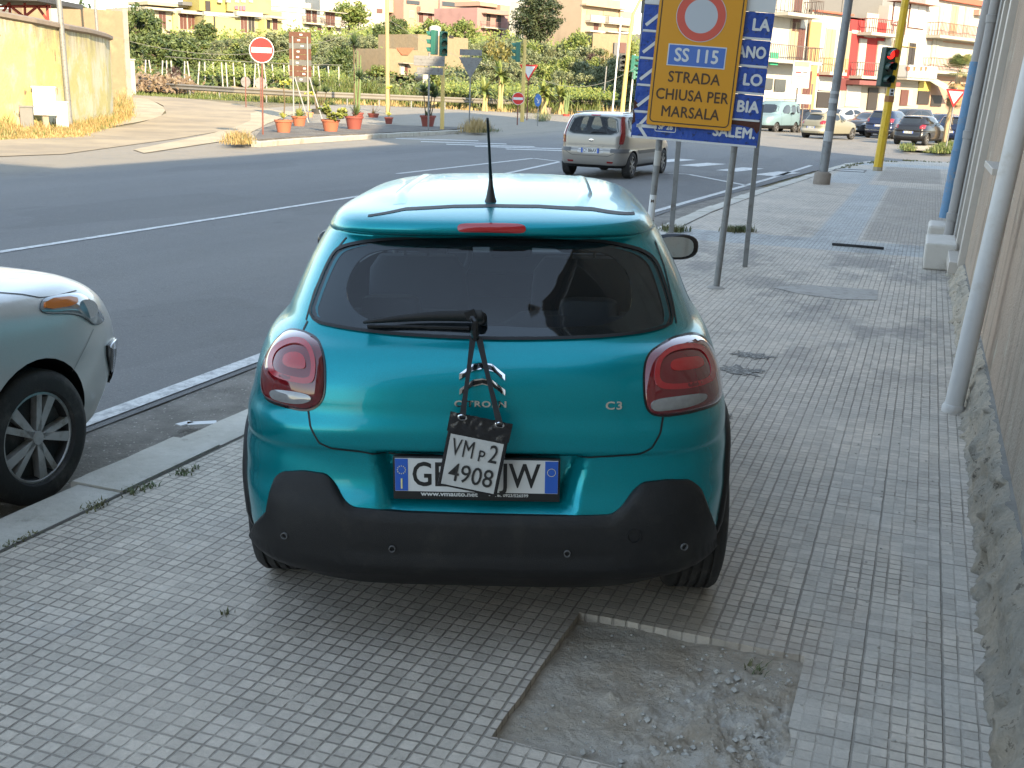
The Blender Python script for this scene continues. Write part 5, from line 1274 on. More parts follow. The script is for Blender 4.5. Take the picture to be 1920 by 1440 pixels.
hatch_car('dark grey off-roader facing the junction behind the black hatchback', (1738, 238), 72, HA(125), PDGR, 4.4, 1.84, 1.62, suv=True, name='grey_offroader')
hatch_car('dark wagon at the back of the queue, only its roof and windscreen showing', (1790, 240), 76, HA(128), PNAVY, 4.2, 1.75, 1.45, name='dark_wagon')
hatch_car('black hatchback parked nose towards us beside the pale blue van', (1535, 243), 74, HA(130), PBLK, 4.0, 1.70, 1.46, name='black_parked_car')
hatch_car('white crossover driving away between the lamp post and yellow pole', (1610, 242), 74, HA(128), PWHT, 4.3, 1.80, 1.52, suv=True, name='white_crossover')
hatch_car('dark grey car with one headlight lit, half hidden behind the navy crossover', (1650, 240), 72, HA(140), PDGR, 4.0, 1.72, 1.42, name='grey_car')
# pale blue van
vr = [(.26, .74, .1, 4.25, 7, 4), (.34, .84, .03, 4.34, 8, 4), (.5, .88, 0, 4.38, 8, 4), (.7, .89, 0, 4.36, 8, 4), (.9, .89, .02, 4.25, 8, 4), (1.02, .885, .03, 3.95, 8, 4), (1.12, .88, .04, 3.55, 8, 4), (1.2, .87, .05, 3.42, 8, 4.5), (1.4, .84, .08, 3.2, 8, 5), (1.65, .80, .12, 2.9, 8, 5), (1.8, .76, .15, 2.7, 8, 5), (1.87, .70, .2, 2.55, 7, 5), (1.90, .55, .4, 2.4, 6, 5), (1.915, .3, .8, 2.2, 4, 4), (1.92, .03, 1.5, 1.7, 4, 4)]
def van_extra(B, root, body):
    q = MB()
    for y in (.7, 2.2): q.tube([(-.66, y, 2.0), (.66, y, 2.0)], .018, 6)
    for x in (-.62, .62): q.tube([(x, .5, 1.99), (x, 2.4, 1.99)], .018, 6); [q.tube([(x, y, 1.88), (x, y, 1.99)], .015, 6) for y in (.7, 2.2)]
    q.build('roof_rack', simple('rack metal', (.12, .12, .12), .5), root)
    for sx in (-1, 1):
        q = MB(); seam([(1.62, .35), (1.62, 1.7)], lambda a, b, f=0.0: B.Q(a, b, sx, f), .012, False, 20, .002, q); seam([(2.95, .45), (2.95, 1.15)], lambda a, b, f=0.0: B.Q(a, b, sx, f), .012, False, 20, .002, q); q.build('door_gap', SEAM, root)
p = at(1478, 240, 72); 
mkcar('pale blue van with a roof rack, parked facing us beside the blue signs', (p.x, p.y, -.118), HA(142), vr, PVAN, (.85, 3.45), .315, .75,
      smoothpoly([(-.6, 1.15), (-.55, 1.65), (.55, 1.65), (.6, 1.15)], 1), [smoothpoly([(.25, 1.2), (.3, 1.62), (.85, 1.66), (.85, 1.18)], 1), smoothpoly([(.95, 1.18), (.95, 1.66), (1.58, 1.68), (1.58, 1.18)], 1), smoothpoly([(1.75, 1.15), (1.75, 1.68), (2.45, 1.66), (2.95, 1.16)], 1)],
      smoothpoly([(-.74, 1.17), (-.62, 1.68), (.62, 1.68), (.74, 1.17)], 1), [[(.70, .8), (.82, .8), (.82, 1.1), (.72, 1.1)]], [[(.5, .78), (.76, .8), (.76, .98), (.52, .94)]], cat='van', name='panel_van', res=(56, 96), zb=.42, bumpz=None, platez=.6, extra=van_extra, clad=1)
# ================================================================ SIGNS AND STREET FURNITURE
GALV = simple('galvanised grey pole', (.20, .205, .20), .55, metal=.2, var=.15, scale=8, dirt=(.13, .12, .11), dscale=12)
SBLU = simple('weathered blue sign face', (.010, .055, .30), .42, var=.35, scale=3, b=.012, bscale=14, dirt=(.012, .03, .12), dscale=22, dth=(.55, .62))
SWHT = simple('sign white', (.56, .57, .56), .5, var=.06)
SYEL = simple('yellow sign face', (.56, .25, .006), .45, var=.03)
SBRN = simple('dark brown lettering', (.06, .03, .01), .5, var=.05)
SRED = simple('sign red', (.50, .025, .02), .4, var=.03)
SRED2 = simple('soft sign red', (.52, .08, .05), .45, var=.03)
SBL2 = simple('road number blue', (.06, .14, .42), .4, var=.03)
SGRY = simple('sign back grey', (.17, .17, .165), .6, var=.2, scale=6, dirt=(.11, .10, .09), dscale=8)
RUSTP = simple('rusty post', (.16, .06, .045), .8, var=.3, scale=9)
RUST = simple('rust', (.07, .025, .015), .9, var=.3, scale=9, b=.01, bscale=30)
def rrect(x0, x1, y0, y1, r, n=6):
    out = []
    for cx, cy, a0 in ((x1 - r, y1 - r, 0), (x0 + r, y1 - r, 90), (x0 + r, y0 + r, 180), (x1 - r, y0 + r, 270)):
        for k in range(n + 1): a = rad(a0 + 90 * k / n); out.append((cx + r * math.cos(a), cy + r * math.sin(a)))
    return out
XZ = Matrix.Rotation(PI / 2, 3, 'X')        # drawing plane (x, y) -> (x, z), facing -Y
def face(mb, poly, d0, d1, mi=None): return mb.prism(poly, -d1, -d0, M=Matrix(((1, 0, 0), (0, 0, 1), (0, 1, 0))) , mi=mi)
def ringf(mb, cx, cz, r0, r1, y, n=48, mi=None):
    vs = [(cx + r * math.cos(2 * PI * i / n), y, cz + r * math.sin(2 * PI * i / n)) for r in (r0, r1) for i in range(n)]
    return mb.add(vs, [(i, (i + 1) % n, n + (i + 1) % n, n + i) for i in range(n)], mi)
LEAN = .046
# --- yellow diversion sign on two leaning round posts
base = G(1343, 540); ysg = empty('diversion_sign', base, 'yellow STRADA CHIUSA PER MARSALA sign fixed in front of the blue signs', 'road sign', rot=(0, LEAN, -.14))
def lx(u, v, Y): p = at(u, v, Y); return p
W_, x0 = .86, -.80
q = MB(); face(q, rrect(-.85, -.06, 1.50, 2.85, .02), .012, .035); pnl = q.build('panel', [SYEL], ysg); 
for v in pnl.data.vertices: pass
q = MB()
def fr_line(mb, x0, x1, z0, z1, r, wd, y):
    A = rrect(x0, x1, z0, z1, r); B_ = rrect(x0 + wd, x1 - wd, z0 + wd, z1 - wd, max(.002, r - wd)); n = len(A)
    mb.add([(a, y, b) for a, b in A] + [(a, y, b) for a, b in B_], [(i, (i + 1) % n, n + (i + 1) % n, n + i) for i in range(n)])
YF = .012 + .0
yface = -.0345 - .0
q = MB(); fr_line(q, -.827, -.083, 1.525, 2.825, .045, .011, -.0365); q.build('border', SBRN, pnl, recalc=False)
TY = -.0370
def stext(t, size, x, z, sx, mat, par, y=TY, bold=.004, name='lettering', mb=None, al='CENTER', sp=1.03):
    m_ = mb
    for k, (dx, dz) in enumerate(((0, 0), (-1, 0), (1, 0), (0, 1), (0, -1))):
        if k and not bold: break
        m_ = text_mb(t, size, 0, .0004, M=XZ, c=(x + dx * bold, y - .00025 * k, z + dz * bold), sx=sx, mb=m_, align=al, spacing=sp)
    return m_ if mb is not None else m_.build(name, mat, par)
stext('STRADA', .140, -.455, 1.945, .90, SBRN, pnl, bold=.0022); stext('CHIUSA PER', .140, -.455, 1.785, .87, SBRN, pnl, bold=.0022); stext('MARSALA', .140, -.455, 1.63, .88, SBRN, pnl, bold=.0022)
q = MB(); face(q, rrect(-.665, -.145, 2.03, 2.225, .03), .0355 - .073, .0370 - .0725)
q = MB(); q.box((-.455, -.0372, 2.145), (.535, .0016, .195)); q2 = q.build('number_panel', SWHT, pnl)
q = MB(); q.box((-.455, -.0386, 2.145), (.515, .0016, .177)); q.build('number_field', SBL2, q2)
stext('SS 115', .165, -.455, 2.143, .90, SWHT, q2, y=-.0402)
q = MB(); ringf(q, -.455, 2.50, .150, .222, -.0375); q.build('prohibition_ring', SRED2, pnl, recalc=False)
q = MB(); ringf(q, -.455, 2.50, .0, .152, -.0370); ringf(q, -.455, 2.50, .22, .228, -.0370); q.build('disc', simple('pale sign grey', (.40, .43, .46), .45, var=.03), pnl, recalc=False)
for ch in list(ysg.children):
    ch.location.y -= .055
q = MB()
for x in (-.71, -.20):
    for z in (1.8, 2.5): q.box((x, -.058, z), (.06, .016, .05))
q.build('bracket', GALV, ysg)
# --- blue destination panels on two flat posts behind
base = G(1343, 540); bsg = empty('direction_sign', base, 'stack of peeling blue destination signs behind the yellow sign, on two round leaning posts', 'road sign', rot=(0, LEAN, -.14))
for x in (-.71, 0.0):
    q = MB(); q.tube([(x, .022, -.05), (x, .022, 2.7)], .0315, 16); q.build('post', GALV, bsg, smooth=50)
q = MB(); q.box((-.67, -.0, .98), (.069, .069, .16)); 
q = MB(); q.tube([(-.71, .022, .60), (-.71, .022, .84)], .0328, 16, cap=False); o = q.build('sticker', SWHT, bsg, smooth=50)
text_mb('M', .04, .001, .0005, M=XZ, c=(-.712, -.012, .78)).build('sticker_text', SBRN, o)
q = MB(); q.tube([(-.71, .022, 1.12), (-.71, .022, 1.26)], .0325, 16, cap=False); q.build('sticker', simple('worn sticker', (.38, .37, .34), .6), bsg, smooth=50)
q = MB(); q.lathe([(.09, 0), (.07, .012), (.03, .018)], 20); q.build('footing', simple('cement footing', (.3, .28, .25), .9), bsg)
rows_ = [(1.385, 1.625, 'SALEM.', True), (1.65, 1.915, 'RIBIA', False), (1.935, 2.215, 'PALERMO', False), (2.235, 2.515, 'TRAPANO', False), (2.535, 2.815, 'MARSALA', False)]
rows_ = [(1.30, 1.568, '', 1), (1.572, 1.848, 'BIA', 0), (1.852, 2.128, 'LO', 0), (2.132, 2.408, 'ANO', 0), (2.412, 2.688, 'LA', 0), (2.692, 2.96, '', 2)]
for (z0, z1, t, first) in rows_:
    x0_, x1_ = -1.28, .085
    if first == 2: z1 = 2.95
    q = MB(); face(q, rrect(x0_, x1_, z0, z1, .012), .035, .05); p_ = q.build('panel', SBLU if first != 2 else SWHT, bsg, bevel=.003)
    if first == 2: continue
    q = MB(); q.box(((x0_ + x1_) / 2, -.0515, z0 + .012), (x1_ - x0_ - .02, .003, .022)); q.build('white_edge', SWHT, p_)
    zc = (z0 + z1) / 2 + .008
    q = MB()
    if first == 1:
        q.box((-1.12, -.0525, zc - .01), (.22, .003, .034)); 
        for s_ in (-1, 1): q.box((-1.165, -.0525, zc - .01 + s_ * .052), (.16, .003, .032), M=Matrix.Rotation(s_ * rad(-52), 3, 'Y'))
        q.build('arrow', SWHT, p_)
        stext('SALEM.', .15, .05, zc, .95, SWHT, p_, y=-.053, al='RIGHT', bold=.006)
        q = MB(); fr_line(q, -1.03 + .0, -.80, zc - .055, zc + .06, .02, .008, -.0530); q.build('road_number_box', SWHT, p_, recalc=False)
        stext('SP 26', .085, -.915, zc, .8, SWHT, p_, y=-.0532)
    else:
        for s_ in (0, 1): q.box((-1.155, -.0525, zc + .0), (.24, .003, .032), M=Matrix.Rotation(rad(-42), 3, 'Y')); break
        q.box((-1.085, -.0525, zc - .03), (.03, .003, .16)); q.build('arrow', SWHT, p_)
        stext(t, .165, .05, zc, .80 if len(t) > 2 and t != 'BIA' else .95, SWHT, p_, y=-.053, al='RIGHT', bold=.006)
q = MB(); pr = [(-.95, 0), (.085, 0), (.085, -.09), (.06, -.125), (.02, -.07), (-.08, -.055), (-.2, -.045), (-.5, -.05), (-.7, -.02)]
q.add([(a, -.0535, 1.575 + b) for a, b in pr], [tuple(range(len(pr)))]); q.build('rust_patch', RUST, bsg, recalc=False)
q = MB(); pr = [(-1.282, 1.60), (-1.21, 1.64), (-1.282, 1.70)]; q.add([(a, -.0535, b) for a, b in pr] + [(-1.282, -.0535, 1.44), (-1.25, -.0535, 1.47), (-1.26, -.0535, 1.55)], [(0, 1, 2), (3, 4, 5, 0)]); q.build('rust_patch', RUST, bsg, recalc=False)

_K = .87
for ch in list(bsg.children):
    if ch.name.split('.')[0] in ('panel', 'rust_patch'):
        for o_ in [ch] + list(ch.children): o_.data.transform(Matrix(((_K, 0, 0, .13), (0, 1, 0, 0), (0, 0, _K, .234), (0, 0, 0, 1))))
# --- bare frame of an older sign behind
fsg = empty('road_sign', G(1400, 500), 'older sign on two flat grey posts standing just behind the blue signs', 'road sign', rot=(0, .012, -.16))
for x in (-.02, -.86):
    q = MB(); q.box((x, .0, .85), (.055, .045, 1.8)); q.build('post', GALV, fsg, bevel=.006)
q = MB(); q.box((-.44, .035, 1.58), (.8, .02, .3)); q.build('panel', SGRY, fsg)

# --- lamp post with concrete foot, leaning
q0 = G(1540, 345); lp = empty('lamp_post', q0, 'tall grey steel lamp post with old stickers standing in a round concrete foot', 'lamp post', rot=(0, LEAN, 0))
q = MB(); q.tube([(0, 0, 0), (0, 0, 4), (0, 0, 8)], [.105, .09, .07], 18); q.build('pole', simple('grey steel pole', (.20, .21, .215), .5, metal=.3, var=.15, scale=5, dirt=(.15, .15, .15), dscale=7), lp, smooth=50)
q = MB(); q.lathe([(.19, -.02), (.185, .24), (.15, .27), (.10, .28)], 22); q.build('concrete_foot', simple('brown cement', (.22, .185, .15), .9, var=.3, scale=12), lp, smooth=50)
for z, hh in ((.95, .22), (1.5, .12), (1.78, .1), (1.98, .06)):
    q = MB(); q.tube([(-.01, -.012, z), (-.01, -.012, z + hh)], .099, 14, cap=False); q.build('sticker', simple('faded stickers', (.36, .37, .37), .6, var=.2, scale=20), lp)
q = MB(); q.tube([(0, 0, 8), (-.3, 0, 8.4), (-1.4, 0, 8.6)], .05, 8); q.box((-1.6, 0, 8.6), (.6, .25, .12)); q.build('lamp_arm', bpy.data.materials['grey steel pole'], lp)

# --- traffic lights
TLG = simple('dark green signal housing', (.008, .035, .028), .45, var=.1); TLG2 = simple('green signal housing', (.02, .12, .085), .5, var=.15)
YPOLE = simple('yellow pole', (.62, .40, .02), .5, var=.06, dirt=(.48, .30, .02), dscale=5); YPALE = simple('faded yellow pole', (.55, .40, .13), .6, var=.1)
LENS = simple('unlit dark lens', (.012, .012, .012), .15, var=0)
REDON = Mat('lit red lamp', .3); REDON.col((.6, .01, .01)); REDON.emit((1, .015, .01), .55); REDON = REDON.m
def signal(parent, c, az, housing, lit=None, dia=.2, lensmat=LENS, sc=1.0):
    """three-lamp head facing direction az (0 = -Y)"""
    R_ = Matrix.Rotation(az, 3, 'Z'); c = Vector(c); q = MB()
    q.box(c + R_ @ Vector((0, .0, 0)), (.30 * sc, .20 * sc, .92 * sc), M=R_)
    o = q.build('signal_housing', housing, parent, bevel=.02)
    for k, z in enumerate((.30, 0, -.30)):
        z *= sc; v = MB(); Mx = R_ @ Matrix.Rotation(PI / 2, 3, 'X'); r = .115 * sc; n = 18
        pts = []
        vs = []
        for j, (dep, dr) in enumerate(((0, 0), (.12, .004), (.24, 0))):
            for i in range(n + 1):
                a = rad(-28) + rad(236) * i / n; vs.append(c + R_ @ Vector(((r + dr) * math.cos(a), -.10 * sc - dep * sc * (1 if j < 2 else (.65 + .35 * max(0, math.sin(a)))), z + (r + dr) * math.sin(a))))
        v.add(vs, [(j * (n + 1) + i, j * (n + 1) + i + 1, (j + 1) * (n + 1) + i + 1, (j + 1) * (n + 1) + i) for j in range(2) for i in range(n)])
        v.build('visor', housing, o, recalc=False, smooth=60)
        v = MB(); v.lathe([(r * .96, 0), (r * .7, .03), (.001, .04)], 24, M=Mx, c=c + R_ @ Vector((0, -.10 * sc, z)), cap=False); v.build('lens', REDON if lit == k else lensmat, o, smooth=60)
    return o
q0 = G(1645, 320); tl = empty('traffic_light', q0, 'bright yellow traffic light pole on the pavement with a lit red lamp', 'traffic light', rot=(0, .05, 0))
q = MB(); q.tube([(0, 0, .06), (0, 0, 3), (0, 0, 6)], [.125, .11, .10], 8); q.build('pole', YPOLE, tl)
q = MB(); q.tube([(0, 0, -.02), (0, 0, .10)], .13, 8); q.build('pole_base', simple('pole base', (.35, .30, .2), .8), tl)
signal(tl, (-.24, -.06, 2.76), rad(18), TLG, lit=0, sc=1.12)
for z in (2.4, 3.1):
    q = MB(); q.box((-.10, 0, z), (.12, .06, .05)); q.build('bracket', TLG, tl)
q = MB(); q.tube([(0, 0, 1.86), (0, 0, 2.02)], .128, 8, cap=False); q.build('sticker', simple('rusty sticker', (.30, .13, .05), .7), tl)
q = MB(); q.box((-.0, -.128, 2.12), (.13, .012, .19)); o = q.build('sticker', SWHT, tl)
q = MB(); q.lathe([(.035, 0), (.035, .004)], 14, M=XZ, c=(0, -.135, 2.16)); q.box((0, -.137, 2.075), (.07, .004, .05)); o2 = q.build('pictogram', PLK, o)

# ================================================================ TRAFFIC ISLAND, POTS, PLANTS
def m_isl():
    M = Mat('dark island asphalt', .92); c = M.mix(M.noise(1.2, 6, .65).step(.35, .7), (.075, .07, .065), (.15, .135, .11))
    M.col(M.gain(c, M.noise(40, 4, .7).lerp(.7, 1.3))).bump(M.noise(40, 5), .01); return M.m
ip = [G(a, b, 0) for a, b in ((474, 262), (560, 256), (700, 249), (840, 243), (870, 240), (880, 232), (905, 222), (1040, 224), (1060, 214), (930, 205), (800, 209), (700, 213), (610, 219), (540, 226), (492, 240))]
isl = drape('traffic_island', [XY(p) for p in ip], 0, m_isl(), flatz=.0)
bm = bmesh.new(); bm.from_mesh(isl.data); r = bmesh.ops.extrude_edge_only(bm, edges=[e for e in bm.edges if len(e.link_faces) == 1])
for v in r['geom']:
    if isinstance(v, bmesh.types.BMVert): v.co.z = -.2
bm.to_mesh(isl.data); bm.free()
PALEK = simple('pale kerb', (.36, .34, .29), .85, var=.2, scale=3, dirt=(.26, .23, .18), dscale=2)
kb = MB(); kp = [G(a, b, 0) for a, b in ((462, 262), (480, 268), (560, 262), (690, 254), (770, 250), (868, 245))]
for a, b in zip(kp, kp[1:]):
    L = (b - a).length; K = max(1, int(L / 1.0)); d = (b - a) / K
    for i in range(K):
        c = a + d * (i + .5); kb.box((c.x, c.y, -.06 + rng.uniform(-.01, .01)), (d.length * .985, .28, .20), rz=math.atan2(d.y, d.x))
kb.build('kerb', PALEK, bevel=.02)['kind'] = 'structure'
TERR = simple('terracotta pot', (.36, .115, .06), .8, var=.12, scale=5); TERD = simple('dark red plastic pot', (.22, .055, .04), .7, var=.12, scale=5); POTG = simple('black plastic pot', (.05, .05, .045), .7); POTR = simple('red plastic pot', (.42, .04, .03), .6)
SOIL = simple('soil', (.06, .04, .025), .95, var=.3)
def pot(parent, r, h, mat, lip=True):
    q = MB(); q.lathe([(r * .72, 0), (r * .95, h * .80), (r * .96, h * .82), (r * 1.06, h * .83), (r * 1.08, h), (r * 1.0, h), (r * .95, h * .9), (r * .9, h * .86)] if lip else [(r * .72, 0), (r, h), (r * .94, h), (r * .9, h * .9)], 22, cap=False); q.lathe([(.001, .0), (r * .72, 0)], 22, cap=False)
    q.build('pot', mat, parent, smooth=35)
    q = MB(); q.lathe([(r * .92, h * .88), (.001, h * .9)], 18, cap=False); q.build('soil', SOIL, parent)
def sword(mb, c, n, L, wd, spread=1.0, droop=.3, up=.15, rg=rng):
    for _ in range(n):
        a = rg.uniform(0, 2 * PI); el = rg.uniform(up, 1.45); el = el * spread if spread < 1 else el; l = L * rg.uniform(.75, 1.1)
        d = Vector((math.cos(a) * math.cos(el), math.sin(a) * math.cos(el), math.sin(el))); q = d.cross(Vector((0, 0, 1))).normalized() * wd * 1.9; l *= 1.15
        p0 = Vector(c); p1 = p0 + d * l * .55 - Vector((0, 0, droop * l * .12)); p2 = p0 + d * l - Vector((0, 0, droop * l * .5 * math.cos(el)))
        mb.add([p0 - q, p0 + q, p1 + q, p1 - q, p2], [(0, 1, 2, 3), (3, 2, 4)])
YUC = leafm('yucca leaves', (.045, .085, .035), (.10, .13, .04)); SUCC = leafm('succulent leaves', (.20, .25, .06), (.33, .33, .10)); DRY = leafm('dry leaves', (.30, .21, .10), (.20, .14, .06))
STEM = simple('brown stem', (.12, .085, .05), .9, var=.3, scale=20); CACT = simple('cactus green', (.12, .17, .06), .7, var=.25, scale=8); FLOW = leafm('pale yellow leaves', (.55, .55, .12), (.42, .45, .12))
def pplant(u, v, r, h, mat, kind, label, ph=1.0, gz=0.0, lip=True):
    p = G(u, v, gz); o = empty('potted_plant', (p.x, p.y, gz), label, 'potted plant', group='potted plants on the traffic island'); pot(o, r, h, mat, lip)
    q = MB(); t = MB(); z = h * .9
    if kind == 'yucca':
        for k in range(3):
            x = rng.uniform(-.5, .5) * r; x2 = x * 2.2; hh = ph * rng.uniform(.6, 1); t.tube([(x, 0, z), (x2, rng.uniform(-.1, .1), z + hh)], [.03, .022], 6); sword(q, (x2, 0, z + hh), 95, .46, .014)
        sword(q, (0, 0, z), 30, .35, .014)
    elif kind == 'tall':
        t.tube([(0, 0, z), (.02, 0, z + ph * .5), (-.01, 0, z + ph)], [.035, .028, .02], 7); sword(q, (-.01, 0, z + ph), 90, .50, .012, up=-.2); sword(q, (.1, 0, z + .1), 50, .5, .012)
        t.tube([(.1, 0, z), (.22, 0, z + ph * .55)], [.03, .02], 6); sword(q, (.22, 0, z + ph * .55), 70, .42, .014, up=-.5)
    elif kind == 'cactus':
        for x, hh in ((-.12, .8), (0, 1.0), (.12, .93)): t.tube([(x * .4, 0, z), (x, 0, z + ph * hh * .5), (x * 1.3, 0, z + ph * hh)], [.05, .055, .03], 8)
    elif kind == 'bush':
        for k in range(9): 
            a = rng.uniform(0, 2 * PI); e = Vector((math.cos(a) * r * 1.25, math.sin(a) * r * 1.1, z + ph * rng.uniform(.3, .9))); t.tube([(0, 0, z), e], [.03, .015], 5); 
            for _ in range(9): sword(q, e + Vector((rng.gauss(0, .09), rng.gauss(0, .09), rng.gauss(0, .07))), 22, .12, .026)
    elif kind == 'agave':
        sword(q, (0, 0, z), 46, ph, .03, droop=.5); t.tube([(0, 0, z), (.03, 0, z + ph * 1.4)], .018, 5)
    elif kind == 'stalk':
        t.tube([(0, 0, z), (.06, 0, z + ph * .5), (.02, 0, z + ph)], [.03, .024, .018], 6); 
        for k in range(5): sword(q, (.02 + rng.gauss(0, .14), rng.gauss(0, .1), z + ph + rng.uniform(-.05, .1)), 14, .16, .03, droop=.8)
        sword(q, (.0, 0, z + .12), 24, .26, .02)
    elif kind == 'dry':
        for k in range(9): t.tube([(0, 0, z), (rng.gauss(0, .18), rng.gauss(0, .15), z + ph * rng.uniform(.4, 1))], [.012, .006], 4)
        sword(q, (0, 0, z), 30, .22, .012)
    if t.f: t.build('stem', CACT if kind == 'cactus' else STEM, o, smooth=50)
    if q.f: q.build('leaves', {'yucca': YUC, 'tall': YUC, 'bush': SUCC, 'agave': SUCC, 'stalk': FLOW, 'dry': DRY}[kind], o, recalc=False)
    return o
pplant(532, 248, .33, .46, TERR, 'stalk', 'terracotta pot with a bent stalk of pale yellow leaves, nearest the no entry sign', 1.35)
pplant(561, 236, .32, .42, TERR, 'agave', 'terracotta pot of spiky green agave just behind the leftmost pot', .45)
pplant(579, 224, .24, .36, simple('pale clay pot', (.5, .25, .12), .8), 'stalk', 'pale clay pot with bushy stalks behind the agave pot', .95)
pplant(597, 221, .40, .48, POTG, 'yucca', 'grey black tub with a dry leaning yucca left of the rusty board', 1.3, lip=False)
pplant(602, 212, .30, .45, TERR, 'dry', 'terracotta pot raised behind the grey tub with dried plant', .8)
pplant(620, 246, .36, .46, TERR, 'bush', 'wide terracotta pot overflowing with round green succulents at the kerb', .42)
pplant(664, 242, .38, .54, TERD, 'tall', 'dark red pot with a tall thin yucca rising above all other pots', 3.0)
pplant(671, 226, .30, .42, TERD, 'cactus', 'dark red pot with tall pale columnar cactus', 3.2)
pplant(700, 226, .30, .38, TERD, 'dry', 'terracotta pot with bare dry twigs beside the yellow wooden pole', .55)
pplant(729, 233, .21, .34, TERD, 'stalk', 'small dark red pot with thin curved stalk topped by pale leaves', 1.35)
pplant(727, 210, .34, .42, TERR, 'agave', 'terracotta pot at the back edge of the island behind the wooden pole', .3)
pplant(802, 237, .37, .52, TERD, 'yucca', 'dark red pot with a three headed yucca by the grey sign post', 1.25)
pplant(801, 212, .30, .38, TERR, 'yucca', 'terracotta pot behind the three headed yucca pot', 1.2)
for (u, v, Y, r, h, mt, kd, ph, lb) in ((1024, 222, 74, .36, .75, simple('old grey tub', (.22, .18, .15), .8), 'yucca', 1.6, 'tall grey brown tub with a straggly yucca near the blue arrow sign'), (1061, 226, 68, .24, .42, POTR, 'cactus', 1.5, 'bright red pot with pale yellow cactus beyond the silver people carrier')):
    pplant(u, v, r, h, mt, kd, lb, ph, gz=0, lip=False)
# --- signs
def ground_at(u, v): p = hit(u, v); return p
def post(parent, h, r, mat, name='post'): q = MB(); q.tube([(0, 0, -.1), (0, 0, h)], r, 10); return q.build(name, mat, parent, smooth=50)
def disc_sign(u, v, Y, topz, r, kind, label, postmat, az=0, lean=0, gz=None, pr=.03):
    p = at(u, v, Y); z = T(p.x, p.y) if gz is None else gz
    o = empty('road_sign', (p.x, p.y, z), label, 'road sign', rot=(0, lean, az)); post(o, topz - .05, pr, postmat); zc = topz - r
    q = MB()
    if kind in ('noentry', 'arrow', 'backdisc'):
        q.lathe([(r, 0), (r, .012)], 40, M=XZ, c=(0, -pr - .004, zc)); y = -pr - .018
        b = q.build('disc', {'noentry': SRED, 'arrow': simple('blue sign face', (.01, .13, .42), .4, var=0), 'backdisc': SGRY}[kind], o)
        q = MB()
        if kind == 'noentry': q.box((0, y, zc), (r * 1.62, .004, r * .40)); ringf(q, 0, zc, r * .93, r * .999, y); q.build('white_bar', SWHT, b, recalc=False)
        if kind == 'arrow':
            for (a, l, c_) in ((rad(45), 1.0, (0, 0)), (0, .55, (.17, -.38)), (rad(90), .55, (.40, -.15))): q.box((c_[0] * r, y, zc + c_[1] * r), (l * r, .004, r * .17), M=Matrix.Rotation(a, 3, 'Y'))
            q.build('arrow', SWHT, b)
        if kind == 'backdisc': q.box((0, y - .003, zc), (.05, .02, 2 * r)); q.build('mount', RUSTP, b)
    if kind in ('yield', 'backyield'):
        t = r * 1.15; tri = [(-t, zc + t * .58), (t, zc + t * .58), (0, zc - t * 1.16)]
        face(q, tri, pr + .004, pr + .014); q.v = [(a, -b if b > 0 else b, c_) for a, b, c_ in q.v]
        b = q.build('triangle', SRED if kind == 'yield' else SGRY, o)
        if kind == 'yield':
            q = MB(); k = .70; zz = zc; q.add([(a * k, -pr - .018, zz + (c_ - zz) * k) for a, c_ in tri], [(0, 1, 2)]); q.build('white_field', SWHT, b)
    return o
disc_sign(493, 251, 40.4, 3.33, .44, 'noentry', 'large no entry sign on a thin rusty post at the island tip', RUSTP, lean=.01, gz=0)
disc_sign(461, 190, 66, 1.75, .30, 'backdisc', 'reddish back of a round sign by the guard rail, left of two', RUSTP, az=.7)
disc_sign(489, 190, 66, 1.75, .32, 'backdisc', 'grey back of a round sign partly behind the no entry post', RUSTP, az=.3)
disc_sign(970, 228, 60, 1.75, .32, 'noentry', 'small no entry sign low beside the yellow signal pole', RUSTP, az=.1, gz=0)
disc_sign(1008, 232, 60, 1.70, .32, 'arrow', 'narrow blue round arrow sign right of the small no entry sign', GALV, az=-1.0, gz=0)
disc_sign(988, 222, 66, 3.45, .46, 'yield', 'white and red give way triangle behind the faded yellow signal pole', RUSTP, gz=0)
disc_sign(880, 222, 52, 3.35, .46, 'backyield', 'grey back of a give way triangle on a tall grey post', GALV, gz=0)
q = MB(); o = bpy.data.objects.get('road_sign.007')
q.box((0, -.05, 3.42), (1.0, .015, .26)); q.build('plate', SGRY, o)
disc_sign(1774, 270, 47, 2.70, .36, 'yield', 'give way triangle seen in front of the palm at the right', GALV, az=-.55, lean=.05, gz=-.1)
# stacked plates seen from behind, on a grey post
p = G(803, 244, 0); o = empty('road_sign', p, 'grey backs of two stacked signs on a post by the yucca pot', 'road sign')
post(o, 3.3, .04, GALV)
for z, w_, hh, x in ((2.95, 1.35, .42, .0), (2.52, 1.15, .30, .04)):
    q = MB(); q.box((x, -.06, z), (w_, .03, hh)); b = q.build('plate', SGRY, o, bevel=.01)
    q = MB(); q.box((x, -.08, z + hh * .18), (w_ * .98, .015, .03)); q.box((x, -.08, z - hh * .18), (w_ * .98, .015, .03)); q.build('rail', SGRY, b)
